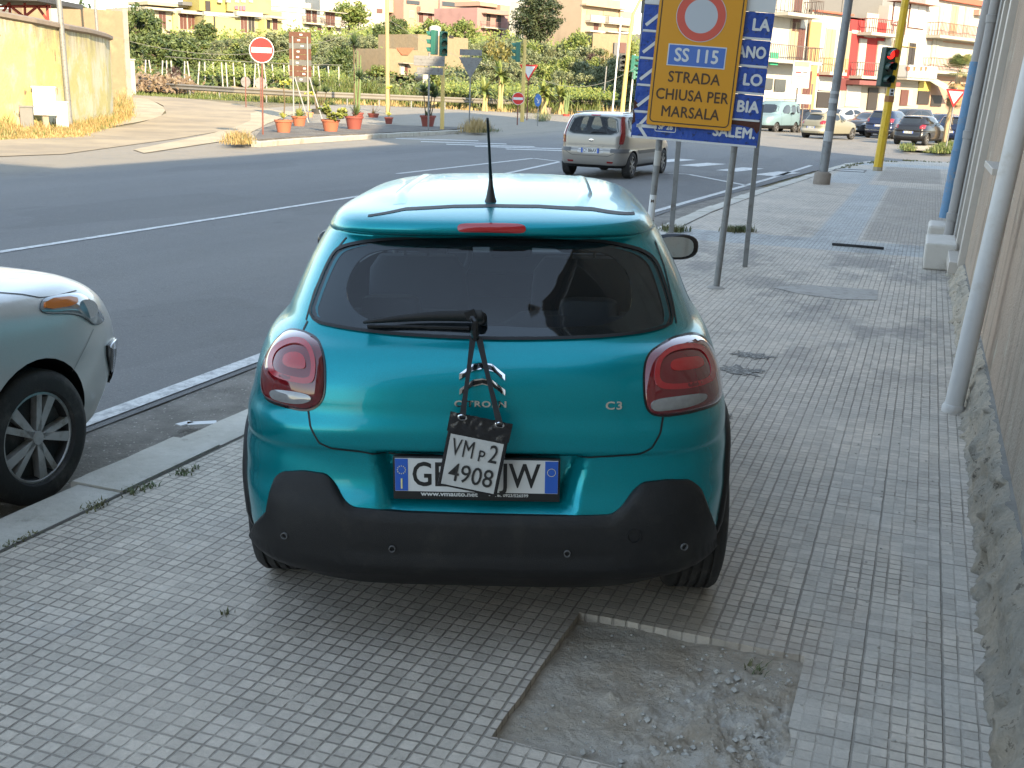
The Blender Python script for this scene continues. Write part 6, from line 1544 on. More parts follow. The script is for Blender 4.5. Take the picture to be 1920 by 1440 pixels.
# rusty board from behind
p = G(562, 228, 0); o = empty('sign_board', p, 'tall rusty multi panel board seen from behind, propped on pale struts', 'sign board', rz=.15)
for x in (-.28, .42):
    q = MB(); q.tube([(x, -.05, 0), (x, -.05, 4.0)], .035, 8); q.build('post', simple('pale post', (.28, .27, .25), .7), o)
    q = MB(); q.tube([(x + .08, -.1, 2.1), (x + .75, -1.3, 0)], .03, 6); q.build('strut', bpy.data.materials['pale post'], o)
for k in range(9):
    q = MB(); q.box((.07, 0, 2.0 + k * .26), (1.05, .03, .245)); b = q.build('panel', simple('rusty panel back', (.10, .045, .028), .9, var=.4, scale=6) if k % 3 else simple('grey panel back', (.10, .10, .095), .8, var=.3), o)
    q = MB(); q.box((.07 + rng.uniform(-.2, .2), -.02, 2.0 + k * .26), (.13, .012, .07)); q.build('label', SWHT, b)
# yellow wooden pole with wires
p = at(727, 214, 66); z0 = T(p.x, p.y); o = empty('utility_pole', (p.x, p.y, z0), 'tall faded yellow wooden pole carrying wires behind the pots', 'utility pole', rot=(0, -.012, 0))
q = MB(); q.tube([(0, 0, 0), (0, 0, 5), (0, 0, 9.5)], [.12, .11, .09], 10); q.build('pole', simple('yellowish timber', (.42, .30, .13), .8, var=.2, scale=3), o, smooth=50)
WIRE = simple('cable', (.12, .12, .11), .6, var=0)
def wire(a, b, sag, label, r=.014):
    pts = [a.lerp(b, t / 14) - Vector((0, 0, sag * 4 * (t / 14) * (1 - t / 14))) for t in range(15)]
    q = MB(); q.tube(pts, r, 4); o = q.build('overhead_wire', WIRE); tag(o, label, 'wire')
wire(at(727, 35, 66), at(960, 130, 66), .5, 'thin wire sagging from the yellow wooden pole to the green signal')
wire(at(727, 35, 66), at(210, 68, 62), 1.4, 'thin wire from the yellow wooden pole to the old wall on the left')
wire(at(980, 130, 66), at(1190, 128, 66), 1.0, 'thin wire sagging over the vines on the right')
# far signals
def farsignal(u, v, Y, hp, polemat, heads, label, gz=0, pr=.09, lean=0):
    p = at(u, v, Y); o = empty('traffic_light', (p.x, p.y, gz), label, 'traffic light', rot=(0, lean, 0))
    q = MB(); q.tube([(0, 0, -.05), (0, 0, hp)], [pr, pr * .85], 8); q.build('pole', polemat, o)
    for (x, y, z, az) in heads: signal(o, (x, y, z), az, TLG2, sc=1.15, lensmat=simple('dusty lens', (.10, .13, .08), .4) if abs(az) < 1 else LENS)
    return o
farsignal(829, 234, 52, 3.3, YPALE, [(.0, -.05, 3.75, rad(15)), (-.42, .1, 3.8, rad(-110))], 'faded yellow pole with two green signal heads beside the sign backs', pr=.10)
farsignal(979, 222, 64, 4.6, YPALE, [(-.35, 0, 3.9, rad(-95))], 'faded yellow pole with a green signal head seen from its side', pr=.12)
# curved yellow lamp post with signals
p = at(1166, 205, 78); o = empty('lamp_post', (p.x, p.y, .2), 'pale yellow curved lamp post with green signal heads left of the blue signs', 'lamp post', rot=(0, .045, 0))
q = MB(); q.tube([(0, 0, 0), (0, 0, 5.5), (.1, 0, 6.9), (.45, 0, 7.8), (1.1, 0, 8.4), (2.0, 0, 8.7)], [.16, .13, .11, .10, .08, .07], 10); q.build('pole', YPALE, o, smooth=60)
signal(o, (-.35, 0, 3.7, ), rad(10), simple('dark housing', (.015, .02, .018), .5), sc=1.2); signal(o, (.42, 0, 3.7), rad(75), TLG2, sc=1.2); signal(o, (.55, 0, 3.1), rad(100), TLG2, sc=.9)
for (u, v, Y, hh, lb) in ((1148, 205, 78, 6.6, 'thin white pole left of the curved yellow lamp post'), (1180, 205, 78, 4.2, 'thin white pole just right of the curved yellow lamp post'), (1130, 198, 88, 3.6, 'short grey pole among the vines')):
    p = at(u, v, Y); z = T(p.x, p.y); o = empty('thin_pole', (p.x, p.y, z), lb, 'pole', rot=(0, .04, 0)); q = MB(); q.tube([(0, 0, 0), (0, 0, hh)], .055, 8); q.build('pole', SWHT if hh > 4 else GALV, o)
# guard rail
gp = [hit(210, 172), hit(330, 181), hit(440, 189), hit(560, 196), hit(680, 200), hit(800, 204), hit(930, 208), hit(1060, 212), hit(1130, 212)]
gr = empty('guard_rail', (0, 0, 0), 'long grey steel guard rail along the edge of the vineyard', 'guard rail')
q = MB(); prof = [(0, .44), (-.05, .50), (0, .58), (0, .62), (-.05, .70), (0, .78)]
pts = []
for a, b in zip(gp, gp[1:]):
    for k in range(4): pts.append(a.lerp(b, k / 4))
pts.append(gp[-1])
for i, p in enumerate(pts):
    p = Vector((p.x, p.y, T(p.x, p.y)))
    for dx, dz in prof: q.v.append((p.x, p.y + dx * 1.5, p.z + dz * 1.12))
n_ = len(prof)
q.f = [(i * n_ + j, i * n_ + j + 1, (i + 1) * n_ + j + 1, (i + 1) * n_ + j) for i in range(len(pts) - 1) for j in range(n_ - 1)]; q.m = [0] * len(q.f)
q.build('rail', simple('weathered steel', (.19, .175, .145), .6, metal=.2, var=.2, scale=1.5), gr, recalc=False)
for a, b in zip(gp, gp[1:]):
    K = max(1, round((b - a).length / 3.2))
    for k in range(K):
        p = a.lerp(b, (k + .5) / K); q = MB(); q.box((p.x, p.y + .08, T(p.x, p.y) + .35), (.08, .1, .85)); q.build('post', GALV, gr)
# ================================================================ BUILDINGS AND WALLS FARTHER OFF
class Facade:
    """vertical front plane through two picture columns at given distances"""
    def __init__(s, name, label, u0, Y0, u1, Y1, zb=None, cat='building', group=None, v=200):
        a = at(u0, v, Y0); b = at(u1, v, Y1); s.a = Vector((a.x, a.y, 0)); s.b = Vector((b.x, b.y, 0)); s.L = (s.b - s.a).length
        s.d = (s.b - s.a) / s.L; s.n = Vector((s.d.y, -s.d.x, 0))     # outward, towards camera
        s.zb = min(T(*s.a.xy), T(*s.b.xy)) - .5 if zb is None else zb
        s.o = empty(name, (s.a.x, s.a.y, s.zb), label, cat, math.atan2(s.d.y, s.d.x), group)
    def uz(s, u, v):
        d = ray(u, v); t = (s.a - O).dot(s.n) / d.dot(s.n); p = O + d * t; return (p - s.a).dot(s.d), p.z - s.zb
    # local frame: x along, y = away from camera (behind the front), z up
    def part(s, mb, name, mat, par=None, **k):
        return mb.build(name, mat, par or s.o, **k)
    def box(s, name, mat, u0, v0, u1, v1, y0=0.0, y1=None, par=None, dep=.06, bevel=0):
        x0, z1 = s.uz(u0, v0); x1, z0 = s.uz(u1, v1); z0, z1 = min(z0, z1), max(z0, z1)
        q = MB(); q.box(((x0 + x1) / 2, (y0 + (y1 if y1 is not None else y0 + dep)) / 2, (z0 + z1) / 2), (abs(x1 - x0), abs((y1 if y1 is not None else y0 + dep) - y0), z1 - z0)); return s.part(q, name, mat, par, bevel=bevel)
    def block(s, name, mat, u0, vt, u1, depth=9, vb=None, y0=0.0):
        x0, z1 = s.uz(u0, vt); x1, _ = s.uz(u1, vt); zb = 0 if vb is None else s.uz((u0 + u1) / 2, vb)[1]
        q = MB(); q.box(((x0 + x1) / 2, y0 + depth / 2, (zb + z1) / 2), (x1 - x0, depth, z1 - zb)); return s.part(q, name, mat)
    def win(s, u, v, w_, h_, mat, fr=None, name='window', proud=.05, split=True):
        x, z = s.uz(u, v); q = MB(); q.box((x, -.03, z), (w_ + .13, .10, h_ + .13)); f = s.part(q, name, fr or FRW)
        q = MB()
        if split:
            for sx in (-1, 1): q.box((x + sx * (w_ / 4 + .01), -.09, z), (w_ / 2 - .04, .05, h_))
        else: q.box((x, -.09, z), (w_, .05, h_))
        s.part(q, 'shutter' if mat is not GLASSD else 'pane', mat, f); return f
    def balc(s, u0, u1, v, depth=1.1, rail=.95, slab=None, railmat=None, solid=None, n=None):
        x0, z = s.uz(u0, v); x1, _ = s.uz(u1, v); q = MB(); q.box(((x0 + x1) / 2, -depth / 2, z), (x1 - x0, depth, .22)); b = s.part(q, 'balcony', slab or FRW)
        if solid:
            q = MB(); q.box(((x0 + x1) / 2, -depth + .06, z + .5), (x1 - x0, .12, rail)); q.box((x0 + .06, -depth / 2, z + .5), (.12, depth, rail)); q.box((x1 - .06, -depth / 2, z + .5), (.12, depth, rail)); s.part(q, 'parapet', solid, b)
        else:
            q = MB(); k = n or max(4, int((x1 - x0) / .22))
            for i in range(k + 1): q.box((x0 + (x1 - x0) * i / k, -depth + .03, z + .1 + rail / 2), (.035, .035, rail))
            for e in (x0, x1):
                for i in range(1, 5): q.box((e, -depth * i / 5, z + .1 + rail / 2), (.035, .035, rail))
                q.box((e, -depth / 2, z + .1 + rail), (.05, depth, .05))
            q.box(((x0 + x1) / 2, -depth + .03, z + .1 + rail), (x1 - x0, .05, .05)); s.part(q, 'railing', railmat or IRON, b)
        return b
FRW = simple('pale stucco trim', (.36, .34, .29), .85, var=.06); IRON = simple('iron railing', (.10, .08, .07), .6, var=0)
BRN = simple('brown shutters', (.10, .04, .03), .6, var=.15); GRN = simple('beige shutters', (.30, .26, .16), .6, var=.1); DKB = simple('dark doorway and shade', (.03, .025, .022), .6, var=0)
def stucco(name, c, d=None): return simple(name, c, .9, var=.08, scale=.8, dirt=d or tuple(k * .82 for k in c), dscale=.35, dth=(.5, .75), b=.01, bscale=8)
CREAM = stucco('cream stucco', (.36, .32, .22)); YEL = stucco('yellow stucco', (.40, .34, .15)); YEL2 = stucco('strong yellow stucco', (.38, .31, .09)); PNK = stucco('pink stucco', (.33, .18, .13)); PNK2 = stucco('light pink stucco', (.35, .23, .17)); PNK3 = stucco('rose stucco', (.33, .19, .17))
WHT = stucco('white stucco', (.42, .40, .35)); GRY = stucco('bare grey render', (.13, .13, .125)); REDW = stucco('red facade', (.30, .03, .03)); ORNG = stucco('peach stucco', (.38, .29, .20)); STONE = simple('bare tufa blocks', (.24, .185, .115), .95, var=.25, scale=3, dirt=(.22, .18, .12), dscale=1.2, b=.02, bscale=5)
CONC = simple('old concrete', (.30, .27, .22), .95, var=.2, scale=3, dirt=(.2, .17, .13), dscale=1.2)
HG = 'houses on the hillside'
# --- yellow wall on the left
YWALL = Mat('peeling yellow wall', .95)
_n = YWALL.noise(.55, 6, .62); _c = YWALL.mix(_n.step(.40, .58), (.46, .41, .17), (.52, .49, .35)); _c = YWALL.mix(YWALL.noise(1.6, 7, .7).step(.58, .68) * .7, _c, (.42, .34, .12))
_c = YWALL.mix(YWALL.z.step(2.2, 3.6) * YWALL.noise(1.6, 7, .7, sc=(2.5, 2.5, .35)).step(.38, .58) * .8, _c, (.26, .21, .14)); _c = YWALL.mix(YWALL.noise(3.0, 5, .6, sc=(1, 1, .4)).step(.68, .72), _c, (.20, .14, .09))
YWALL.col(YWALL.gain(_c, YWALL.noise(14, 5, .7).lerp(.85, 1.12))).bump(YWALL.noise(6, 7, .7), .03); YWALL = YWALL.m
wl_ = empty('yellow_wall', (0, 0, 0), 'high peeling yellow boundary wall with a dark coping, left of the side road', 'wall')
wp = [(-120, 4.0, 36.5), (0, 25, 39), (60, 36, 40.5), (120, 48, 43), (165, 56, 46.5), (195, 64, 50), (204, 68, 53), (205, 69, 56)]
pp = [at(u, v, Y) for u, v, Y in wp]
q = MB(); K = len(pp)
for p in pp: q.v += [(p.x, p.y, -.3), (p.x, p.y, p.z - .16)]
for p in pp: q.v += [(p.x - .1, p.y + .3, -.3), (p.x - .1, p.y + .3, p.z - .16)]
q.f = [(2 * i, 2 * i + 2, 2 * i + 3, 2 * i + 1) for i in range(K - 1)] + [(2 * K + 2 * i + 1, 2 * K + 2 * i + 3, 2 * K + 2 * i + 2, 2 * K + 2 * i) for i in range(K - 1)] + [(2 * K - 2, 4 * K - 2, 4 * K - 1, 2 * K - 1)]; q.m = [0] * len(q.f); q.build('wall_face', YWALL, wl_, recalc=False)
q = MB(); q.tube([(p.x, p.y + .1, p.z - .05) for p in pp], .16, 6, flat=.8); q.build('coping', simple('dark weathered coping', (.20, .165, .13), .95, var=.3, scale=3), wl_)
# taller stone wall behind it
F = Facade('stone_wall', 'tall bare stone retaining wall behind the yellow wall', 40, 66, 236, 72, zb=-.3, cat='wall')
F.block('wall_face', simple('patched stone wall', (.24, .18, .11), .95, var=.2, scale=2, dirt=(.30, .22, .13), dscale=.9, b=.02, bscale=6), 40, 4, 236, 1.0, y0=0)
F.block('corner_pier', CONC, 228, 16, 237, 1.1, y0=-.1); F.block('white_pier', WHT, 90, 2, 108, 1.0, y0=-.25)
# red steel frame of a shed above the wall
o = empty('shed', at(60, 40, 60), 'red steel roof frame rising above the yellow wall at the far left', 'shed')
inv0 = Vector(at(60, 40, 60)); RSTL = simple('red steel', (.30, .04, .03), .6)
q = MB()
for (a, b) in (((-40, 12), (95, 12)), ((17, 0), (20, 45)), ((46, 2), (48, 50)), ((88, 8), (92, 60)), ((20, 12), (48, 34)), ((48, 30), (70, 12)), ((70, 12), (92, 42)), ((0, 30), (17, 6))): q.tube([at(*a, 60) - inv0, at(*b, 60) - inv0], .07, 6)
q.build('frame', RSTL, o)
q = MB(); c0 = at(-60, 2, 58) - inv0; c1 = at(90, 8, 60) - inv0; q.box((c0 + c1) / 2 + Vector((0, 2, .2)), ((c1 - c0).length, 6, .25)); q.build('roof', simple('dark roof sheet', (.06, .06, .06), .7), o)
# poles by the wall
for (u, v, Y, hh, r, lb) in ((130, 214, 42.5, 9, .11, 'grey lamp pole standing close in front of the yellow wall'), (186, 66, 62, 9, .09, 'thin grey pole rising behind the yellow wall')):
    p = at(u, v, Y); z = -.15 if Y < 50 else p.z - 4
    o = empty('lamp_post', (p.x, p.y, z), lb, 'lamp post', rot=(0, -.022, 0)); q = MB(); q.tube([(0, 0, 0), (0, 0, hh / 2), (0, 0, hh + (4 if Y > 50 else 0))], [r, r * .9, r * .7], 10); q.build('pole', GALV, o, smooth=50)
for (u, v, Y, d, mt, lb, up) in ((84, 196, 40.2, (.75, .4, .95), simple('white cabinet', (.55, .55, .53), .6), 'white electrical cabinet on a stand before the yellow wall', .55), (116, 212, 40.6, (.42, .3, 1.0), simple('pale grey cabinet', (.42, .42, .40), .7, var=.1), 'pale grey junction box beside the lamp pole', 0), (50, 214, 39, (.42, .3, .85), simple('dark grey cabinet', (.16, .16, .15), .7, var=.2), 'dark grey junction box half sunk in dry grass', 0)):
    p = at(u, v, Y); o = empty('junction_box', (p.x, p.y, T(p.x, p.y) + up), lb, 'junction box', rz=.35); q = MB(); q.box((0, 0, d[2] / 2), d); b = q.build('cabinet', mt, o, bevel=.02)
    q = MB(); q.box((0, 0, d[2] + .02), (d[0] + .06, d[1] + .06, .05)); q.build('lid', mt, o)
    if up: q = MB(); q.box((0, 0, -up / 2), (.2, .2, up)); q.build('stand', CONC, o)
p = at(22, 212, 39.5); q = MB(); q.add([(p.x - .2, p.y, 0), (p.x + .32, p.y + .05, 0), (p.x + .28, p.y + .05, .75), (p.x - .2, p.y, .85)], [(0, 1, 2, 3)]); o = q.build('plastic_mesh', simple('orange plastic net', (.5, .15, .08), .7, var=.4, scale=30)); o.modifiers.new('s', 'SOLIDIFY').thickness = .02; tag(o, 'torn orange plastic netting stuck in the dry grass by the wall', 'netting')
# gate with white pillar
F = Facade('gate', 'grey metal gate panel on a low wall beside the white pillar', 205, 74, 252, 78, cat='gate')
F.box('low_wall', FRW, 205, 142, 243, 176, 0, .3); F.box('gate_panel', simple('grey sheet metal', (.17, .20, .21), .6, var=.1), 209, 117, 241, 142, .05, .12)
F = Facade('gate_pillar', 'white gate pillar beside the grey metal gate', 243, 77.5, 253, 78, cat='pillar'); F.block('pillar', WHT, 244, 111, 252, .45); F.box('cap', WHT, 243, 110, 253, 113, -.05, .5)
# low vineyard wall, trellis posts
F = Facade('garden_wall', 'low crumbling stone wall behind the guard rail', 262, 84, 620, 92, cat='wall')
q = MB(); K = 40
for i in range(K + 1):
    x = F.L * i / K; zt = 1.05 + .18 * noise.noise(Vector((i * .6, 0, 0))) + .2; q.v += [(x, 0, 0), (x, 0, zt), (x, .4, zt), (x, .4, 0)]
q.f = [(4 * i + k, 4 * i + 4 + k, 4 * i + 5 + k, 4 * i + 1 + k) for i in range(K) for k in range(3)]; q.m = [0] * len(q.f); F.part(q, 'wall_face', STONE)
tr = random.Random(5); postm = simple('pale trellis post', (.40, .38, .33), .8, var=.2)
TRP = []
_o = 'first second third fourth fifth sixth seventh eighth ninth tenth eleventh twelfth thirteenth fourteenth fifteenth sixteenth seventeenth eighteenth nineteenth twentieth'.split()
def ordw(k): return _o[k] if k < 20 else 'twenty ' + _o[k - 20] if k < 29 else ('thirtieth' if k == 29 else 'thirty ' + _o[k - 30]) if k < 39 else 'fortieth or later'
for k in range(26):
    u = 270 + k * 14.5 + tr.uniform(-4, 4); Y = 92 + tr.uniform(-1, 3); p = at(u, 150, Y); z = T(p.x, p.y) + .3; q = MB(); hh = at(u, 112 + (u - 270) * .035, Y).z - z
    q.tube([(0, 0, -.4), (tr.uniform(-.25, .25), tr.uniform(-.1, .1), hh)], .055, 6); o = q.build('trellis_post', postm); o.location = (p.x, p.y, z)
    tag(o, '%s thin pale trellis post from the left above the garden wall' % ordw(k), 'post', 'trellis posts above the garden wall')
wire(at(310, 106, 92), at(640, 122, 92), .1, 'long pale wire strung along the trellis posts', r=.03)
# --- hillside houses
F = Facade('hillside_house', 'cream two storey house with brown doors at the left end of the yellow row', 268, 165, 380, 172, group=HG)
F.block('wall', CREAM, 272, 12, 378, 12); F.box('roof_band', FRW, 270, 14, 322, 22, -1.2, 0); F.box('roof_band', FRW, 332, 20, 381, 29, -1.2, 0)
F.box('upper_wall', CREAM, 296, 0, 376, 14, 3, 9); F.box('awning', simple('grey roller', (.12, .12, .12), .7), 352, 2, 378, 11, 1.5, 2.9)
for u in (304, 343, 358): F.win(u, 40 if u > 320 else 37, 1.1, 2.2, BRN)
F.box('yellow_column', YEL, 322, 24, 333, 62, -.3, .2); F.box('balcony', WHT, 335, 57, 365, 62, -1.2, 0); F.box('window', DKB, 312, 58, 322, 62, -.1, 0)
F = Facade('hillside_house', 'bright yellow house with a plain gable and laundry on its roof terrace', 380, 168, 495, 174, group=HG)
F.block('wall', YEL, 383, 30, 440, 12); F.block('wall', YEL, 440, 32, 490, 12); F.box('roof_band', FRW, 380, 21, 437, 31, -.5, .1); F.box('roof_band', FRW, 437, 21, 486, 33, -1.3, 0)
F.box('upper_wall', YEL2, 386, -12, 436, 22, 2.5, 9); F.box('upper_wall', stucco('soft yellow stucco', (.38, .33, .13)), 436, -12, 520, 26, 2.0, 9)
F.box('dark_strip', DKB, 397, 0, 407, 20, 2.3, 2.6); F.box('drainpipe', DKB, 400, 31, 404, 55, -.08, 0)
for u in (457, 471): F.win(u, 46, 1.0, 2.2, BRN if u < 460 else DKB)
for u in (418, 434, 450, 462, 476): F.box('window', WHT, u, -8, u + 8, 4, 1.8, 2.4)
F.box('yellow_column', YEL, 486, 35, 494, 56, -.3, .2)
q = MB()
for k, (a, b, c_) in enumerate(((449, 456, 11), (458, 463, 15), (464, 470, 14))):
    x0, z0 = F.uz(a, 9); x1, z1 = F.uz(b, 9 + c_ * .7); q.box(((x0 + x1) / 2, 1.7, (z0 + z1) / 2), (x1 - x0, .03, abs(z0 - z1)))
F.part(q, 'laundry', simple('pink laundry', (.5, .12, .16), .8, var=.4, scale=1.5))
F = Facade('hillside_house', 'small yellow house end with a shaded porch, right end of the yellow row', 490, 172, 530, 176, group=HG)
F.block('wall', YEL, 496, 36, 528, 10); F.box('roof_band', FRW, 496, 29, 530, 37, -1.2, 0); F.box('doorway', DKB, 500, 38, 506, 54, -.1, 0); F.win(515, 45, 1.0, 1.6, BRN)
F = Facade('hillside_house', 'white villa with a flat grey roof edge and pairs of tall brown shutters', 496, 182, 645, 196, group=HG)
F.block('wall', WHT, 500, 17, 640, 12); F.box('roof_edge', CONC, 496, 13, 566, 20, -.8, 0); F.box('roof_edge', WHT, 566, 18, 642, 25, -1.2, 0); F.box('grey_gable', GRN, 500, 20, 528, 40, -.05, .02)
for u in (578, 589, 614, 623): F.win(u, 34 + (u - 578) * .06, 1.0, 2.3, BRN)
F.balc(566, 600, 43); F.balc(606, 638, 49)
for u in (584, 598, 616): F.win(u, 57, .9, 1.2, BRN)
F = Facade('hillside_house', 'plain white high wall house behind the villa', 540, 215, 745, 225, group=HG)
F.block('wall', WHT, 600, -10, 728, 10); F.box('rooftop_wall', WHT, 470, -6, 640, 16, 6, 8); F.box('window', BRN, 706, 16, 717, 25, -.1, 0); F.box('gable', ORNG, 728, 0, 742, 24, -.2, 3)
F = Facade('hillside_house', 'large pink villa with glazed upper verandas and recessed balconies', 755, 222, 900, 236, group=HG)
F.block('wall', PNK2, 757, -14, 900, 12); F.box('recess', PNK3, 783, 22, 814, 44, -.06, .0); F.balc(781, 815, 22, solid=PNK2); F.box('glazing', GLASSD, 762, 0, 786, 9, -.15, 0); F.box('glazing', GLASSD, 826, 2, 874, 15, -.15, 0)
F.box('pink_column', PNK3, 822, 0, 826, 40, -.4, 0)
for u, v in ((772, 27), (789, 33), (806, 34), (840, 30), (868, 33), (896, 38)): F.win(u, v, 1.1, 1.8 if v > 32 else 1.3, ORNG if v < 33 else BRN)
F.box('lower_wall', ORNG, 864, 20, 898, 60, -1.5, 0)
F = Facade('hillside_house', 'narrow rose pink house with two storeys of balconies beside the pine', 893, 212, 962, 220, group=HG)
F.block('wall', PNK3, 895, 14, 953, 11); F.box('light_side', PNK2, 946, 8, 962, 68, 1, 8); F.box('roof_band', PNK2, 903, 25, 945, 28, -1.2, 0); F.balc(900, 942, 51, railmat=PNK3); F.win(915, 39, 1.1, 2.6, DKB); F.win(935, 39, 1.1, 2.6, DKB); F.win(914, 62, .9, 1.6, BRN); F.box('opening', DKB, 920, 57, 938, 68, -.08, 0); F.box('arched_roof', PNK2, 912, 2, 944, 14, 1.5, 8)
F = Facade('hillside_house', 'white and pink block just right of the tall pine', 1040, 205, 1100, 215, group=HG)
F.block('wall', WHT, 1046, 1, 1090, 10); F.box('pink_wall', PNK3, 1062, 30, 1078, 72, -.4, 0); F.win(1061, 12, .8, 1.0, GLASSD); F.box('wall_low', WHT, 1044, 24, 1062, 72, -1.5, 0)
F = Facade('hillside_house', 'peach apartment block with white solid balconies', 1085, 180, 1185, 190, group=HG)
F.block('wall', ORNG, 1092, -8, 1165, 12); F.box('wing', ORNG, 1160, 20, 1184, 60, -.4, 3)
for v in (14,): F.box('roof_slab', ORNG, 1090, v - 4, 1165, v + 2, -1.0, 0)
for u in (1112, 1143): F.box('blind', simple('sand blind', (.30, .24, .17), .8), u - 12, 18, u + 10, 31, -.1, 0)
F.balc(1097, 1125, 40, solid=WHT); F.balc(1131, 1180, 43, solid=WHT); F.win(1117, 47, 1.2, 1.8, BRN); F.box('balcony', WHT, 1096, 56, 1124, 62, -1.2, 0); F.box('balcony', WHT, 1130, 58, 1178, 65, -1.2, 0)
# old farm buildings in the middle
F = Facade('farm_ruin', 'roofless tufa block house with a white water tank on top', 782, 118, 880, 124, cat='farm building')
F.block('wall', STONE, 784, 64, 878, 6); F.box('window', DKB, 842, 66, 850, 72, -.05, .02)
x, z = F.uz(841, 58); q = MB(); q.lathe([(.55, 0), (.62, .9), (.6, 1.0), (.3, 1.15)], 16, c=(x, 2, z - .6)); F.part(q, 'water_tank', WHT, smooth=50)
F = Facade('farm_house', 'low stone farmhouse with a terracotta roof wedge and small dark door', 728, 108, 790, 111, cat='farm building')
F.block('wall', STONE, 730, 91, 786, 5); q = MB(); a = F.uz(742, 90); b = F.uz(776, 90); c_ = F.uz(764, 103); d_ = F.uz(752, 103); q.add([(a[0], -.08, a[1]), (b[0], -.08, b[1]), (c_[0], -.12, c_[1]), (d_[0], -.12, d_[1])], [(0, 1, 2, 3)]); F.part(q, 'roof_tiles', simple('terracotta tiles', (.35, .10, .05), .8, var=.3, scale=4))
F.box('door_frame', WHT, 749, 121, 756, 140, -.2, 0); F.box('door', BRN, 756, 124, 763, 138, -.1, 0); F.box('canopy', CONC, 746, 117, 766, 120, -.8, 0)
F = Facade('shed', 'flat roofed shed with a pale roof slab and white water tank end', 690, 100, 820, 103, cat='shed')
F.box('roof_slab', CONC, 690, 139, 790, 143, -1.5, 2); F.box('dark_opening', DKB, 742, 143, 756, 154, 0, .5); F.block('white_block', WHT, 793, 135, 818, 2)
F = Facade('stone_hut', 'pale stone hut corner among the trees behind the pots', 600, 112, 690, 116, cat='farm building')
F.block('wall', CONC, 600, 122, 645, 4); F.block('white_wall', stucco('limewashed wall', (.44, .40, .30)), 643, 120, 684, 4)
F = Facade('stone_barn', 'old sand coloured barn wall below the peach apartment block', 1095, 128, 1185, 130, cat='farm building')
F.block('wall', STONE, 1112, 62, 1182, 6); F.box('grey_side', GRY, 1150, 80, 1176, 108, -.3, 0); F.box('rust_door', BRN, 1160, 80, 1170, 100, -.4, -.3)
F = Facade('grey_block', 'windowless grey concrete building behind the blue signs', 1192, 100, 1262, 88, zb=0)
q = MB(); zt = at(1192, 24, 100).z; q.box((F.L / 2, 6, zt / 2), (F.L, 12, zt)); F.part(q, 'wall', simple('board marked concrete', (.15, .145, .13), .95, var=.25, scale=1.2, dirt=(.09, .085, .075), dscale=.8, b=.02, bscale=6))
q = MB(); q.box((F.L / 2, 6, zt + .9), (F.L + .1, 12.1, 1.8)); F.part(q, 'dark_top', simple('mossy concrete', (.07, .065, .05), .95, var=.3))
# --- town row on the right
TG = 'terraced houses across the junction'
def row(u): return 78 + (u - 1400) * .045 + max(0, u - 1700) * .02
def TF(label, u0, u1): return Facade('town_house', label, u0, row(u0), u1, row(u1), zb=-.2, group=TG)
F = TF('white house with two storeys of open balconies and a shop at street level', 1395, 1526)
F.block('wall', WHT, 1398, -60, 1524, 6)
F.balc(1440, 1506, 26, 1.6); F.balc(1400, 1505, 112, 1.6); F.win(1494, 14, 1.0, 3.2, BRN); F.win(1487, 78, 1.0, 2.6, GRN); F.win(1498, 92, .9, 2.8, BRN); F.win(1420, 94, 1.2, 2.4, FRW)
F.box('shop_window', GLASSD, 1430, 146, 1446, 168, -.1, 0); F.box('shop_window', GLASSD, 1452, 148, 1470, 172, -.1, 0); F.win(1510, 168, 1.0, 2.6, BRN)
q = MB(); x, z = F.uz(1421, 110); q.box((x, -1.3, z), (.9, .1, .8)); F.part(q, 'laundry', simple('green laundry', (.03, .3, .16), .8))
F = TF('white house with a grey parapet, wavy red roof trim and a beige shuttered balcony door', 1526, 1598)
F.block('wall', WHT, 1524, 22, 1596, 6); F.box('grey_parapet', GRY, 1528, -30, 1590, 24, .6, 8); F.box('roof_trim', simple('red trim', (.4, .10, .06), .8), 1526, 22, 1594, 27, -.35, .1); F.box('red_band', REDW, 1512, 136, 1592, 146, -.06, 0); F.win(1554, 94, 1.1, 2.9, GRN); F.balc(1534, 1566, 137, 1.0, railmat=simple('ochre railing', (.30, .22, .08), .6)); F.win(1584, 94, .9, 2.6, GRN)
F.box('shop_door', DKB, 1532, 172, 1556, 202, -.1, 0); F.box('shop_sign', simple('white shop sign', (.5, .48, .5), .6, var=.3, scale=6), 1534, 154, 1558, 170, -.15, 0); F.box('drainpipe', simple('orange pipe', (.45, .25, .10), .7), 1518, 40, 1520, 230, -.12, 0); F.box('dark_red_base', simple('dark red band', (.12, .03, .03), .8), 1572, 146, 1596, 170, -.08, 0)
F = TF('narrow bright red house with white shutters and a flat awning over the shop', 1596, 1670)
F.block('wall', REDW, 1596, 36, 1668, 6); F.box('grey_parapet', GRY, 1602, -40, 1668, 38, .8, 8); F.box('white_band', WHT, 1597, 56, 1612, 64, -.06, 0); F.balc(1606, 1669, 63, 1.3, railmat=simple('dark red iron', (.18, .03, .02), .6)); F.win(1633, 48, 1.4, 1.6, WHT)
F.box('painted_shade', DKB, 1606, 67, 1666, 72, -.04, 0); F.win(1614, 108, .8, 2.6, WHT, split=False); F.win(1648, 112, .8, 2.6, WHT, split=False); F.balc(1590, 1652, 144, 1.2); F.box('ground_floor', stucco('grey beige ground floor', (.30, .28, .23)), 1578, 152, 1668, 236, -.05, 0)  # dark strip paints the shade under the upper balcony slab
F.box('shutter', simple('roller shutter', (.42, .41, .38), .6), 1586, 160, 1608, 200, -.15, -.05); F.box('awning', simple('maroon awning', (.17, .06, .055), .8), 1584, 150, 1660, 162, -1.3, -.05); F.box('door', DKB, 1627, 164, 1640, 206, -.15, -.05)
F = TF('white house with a tiled roof edge, wide top window and a white balustrade', 1668, 1742)
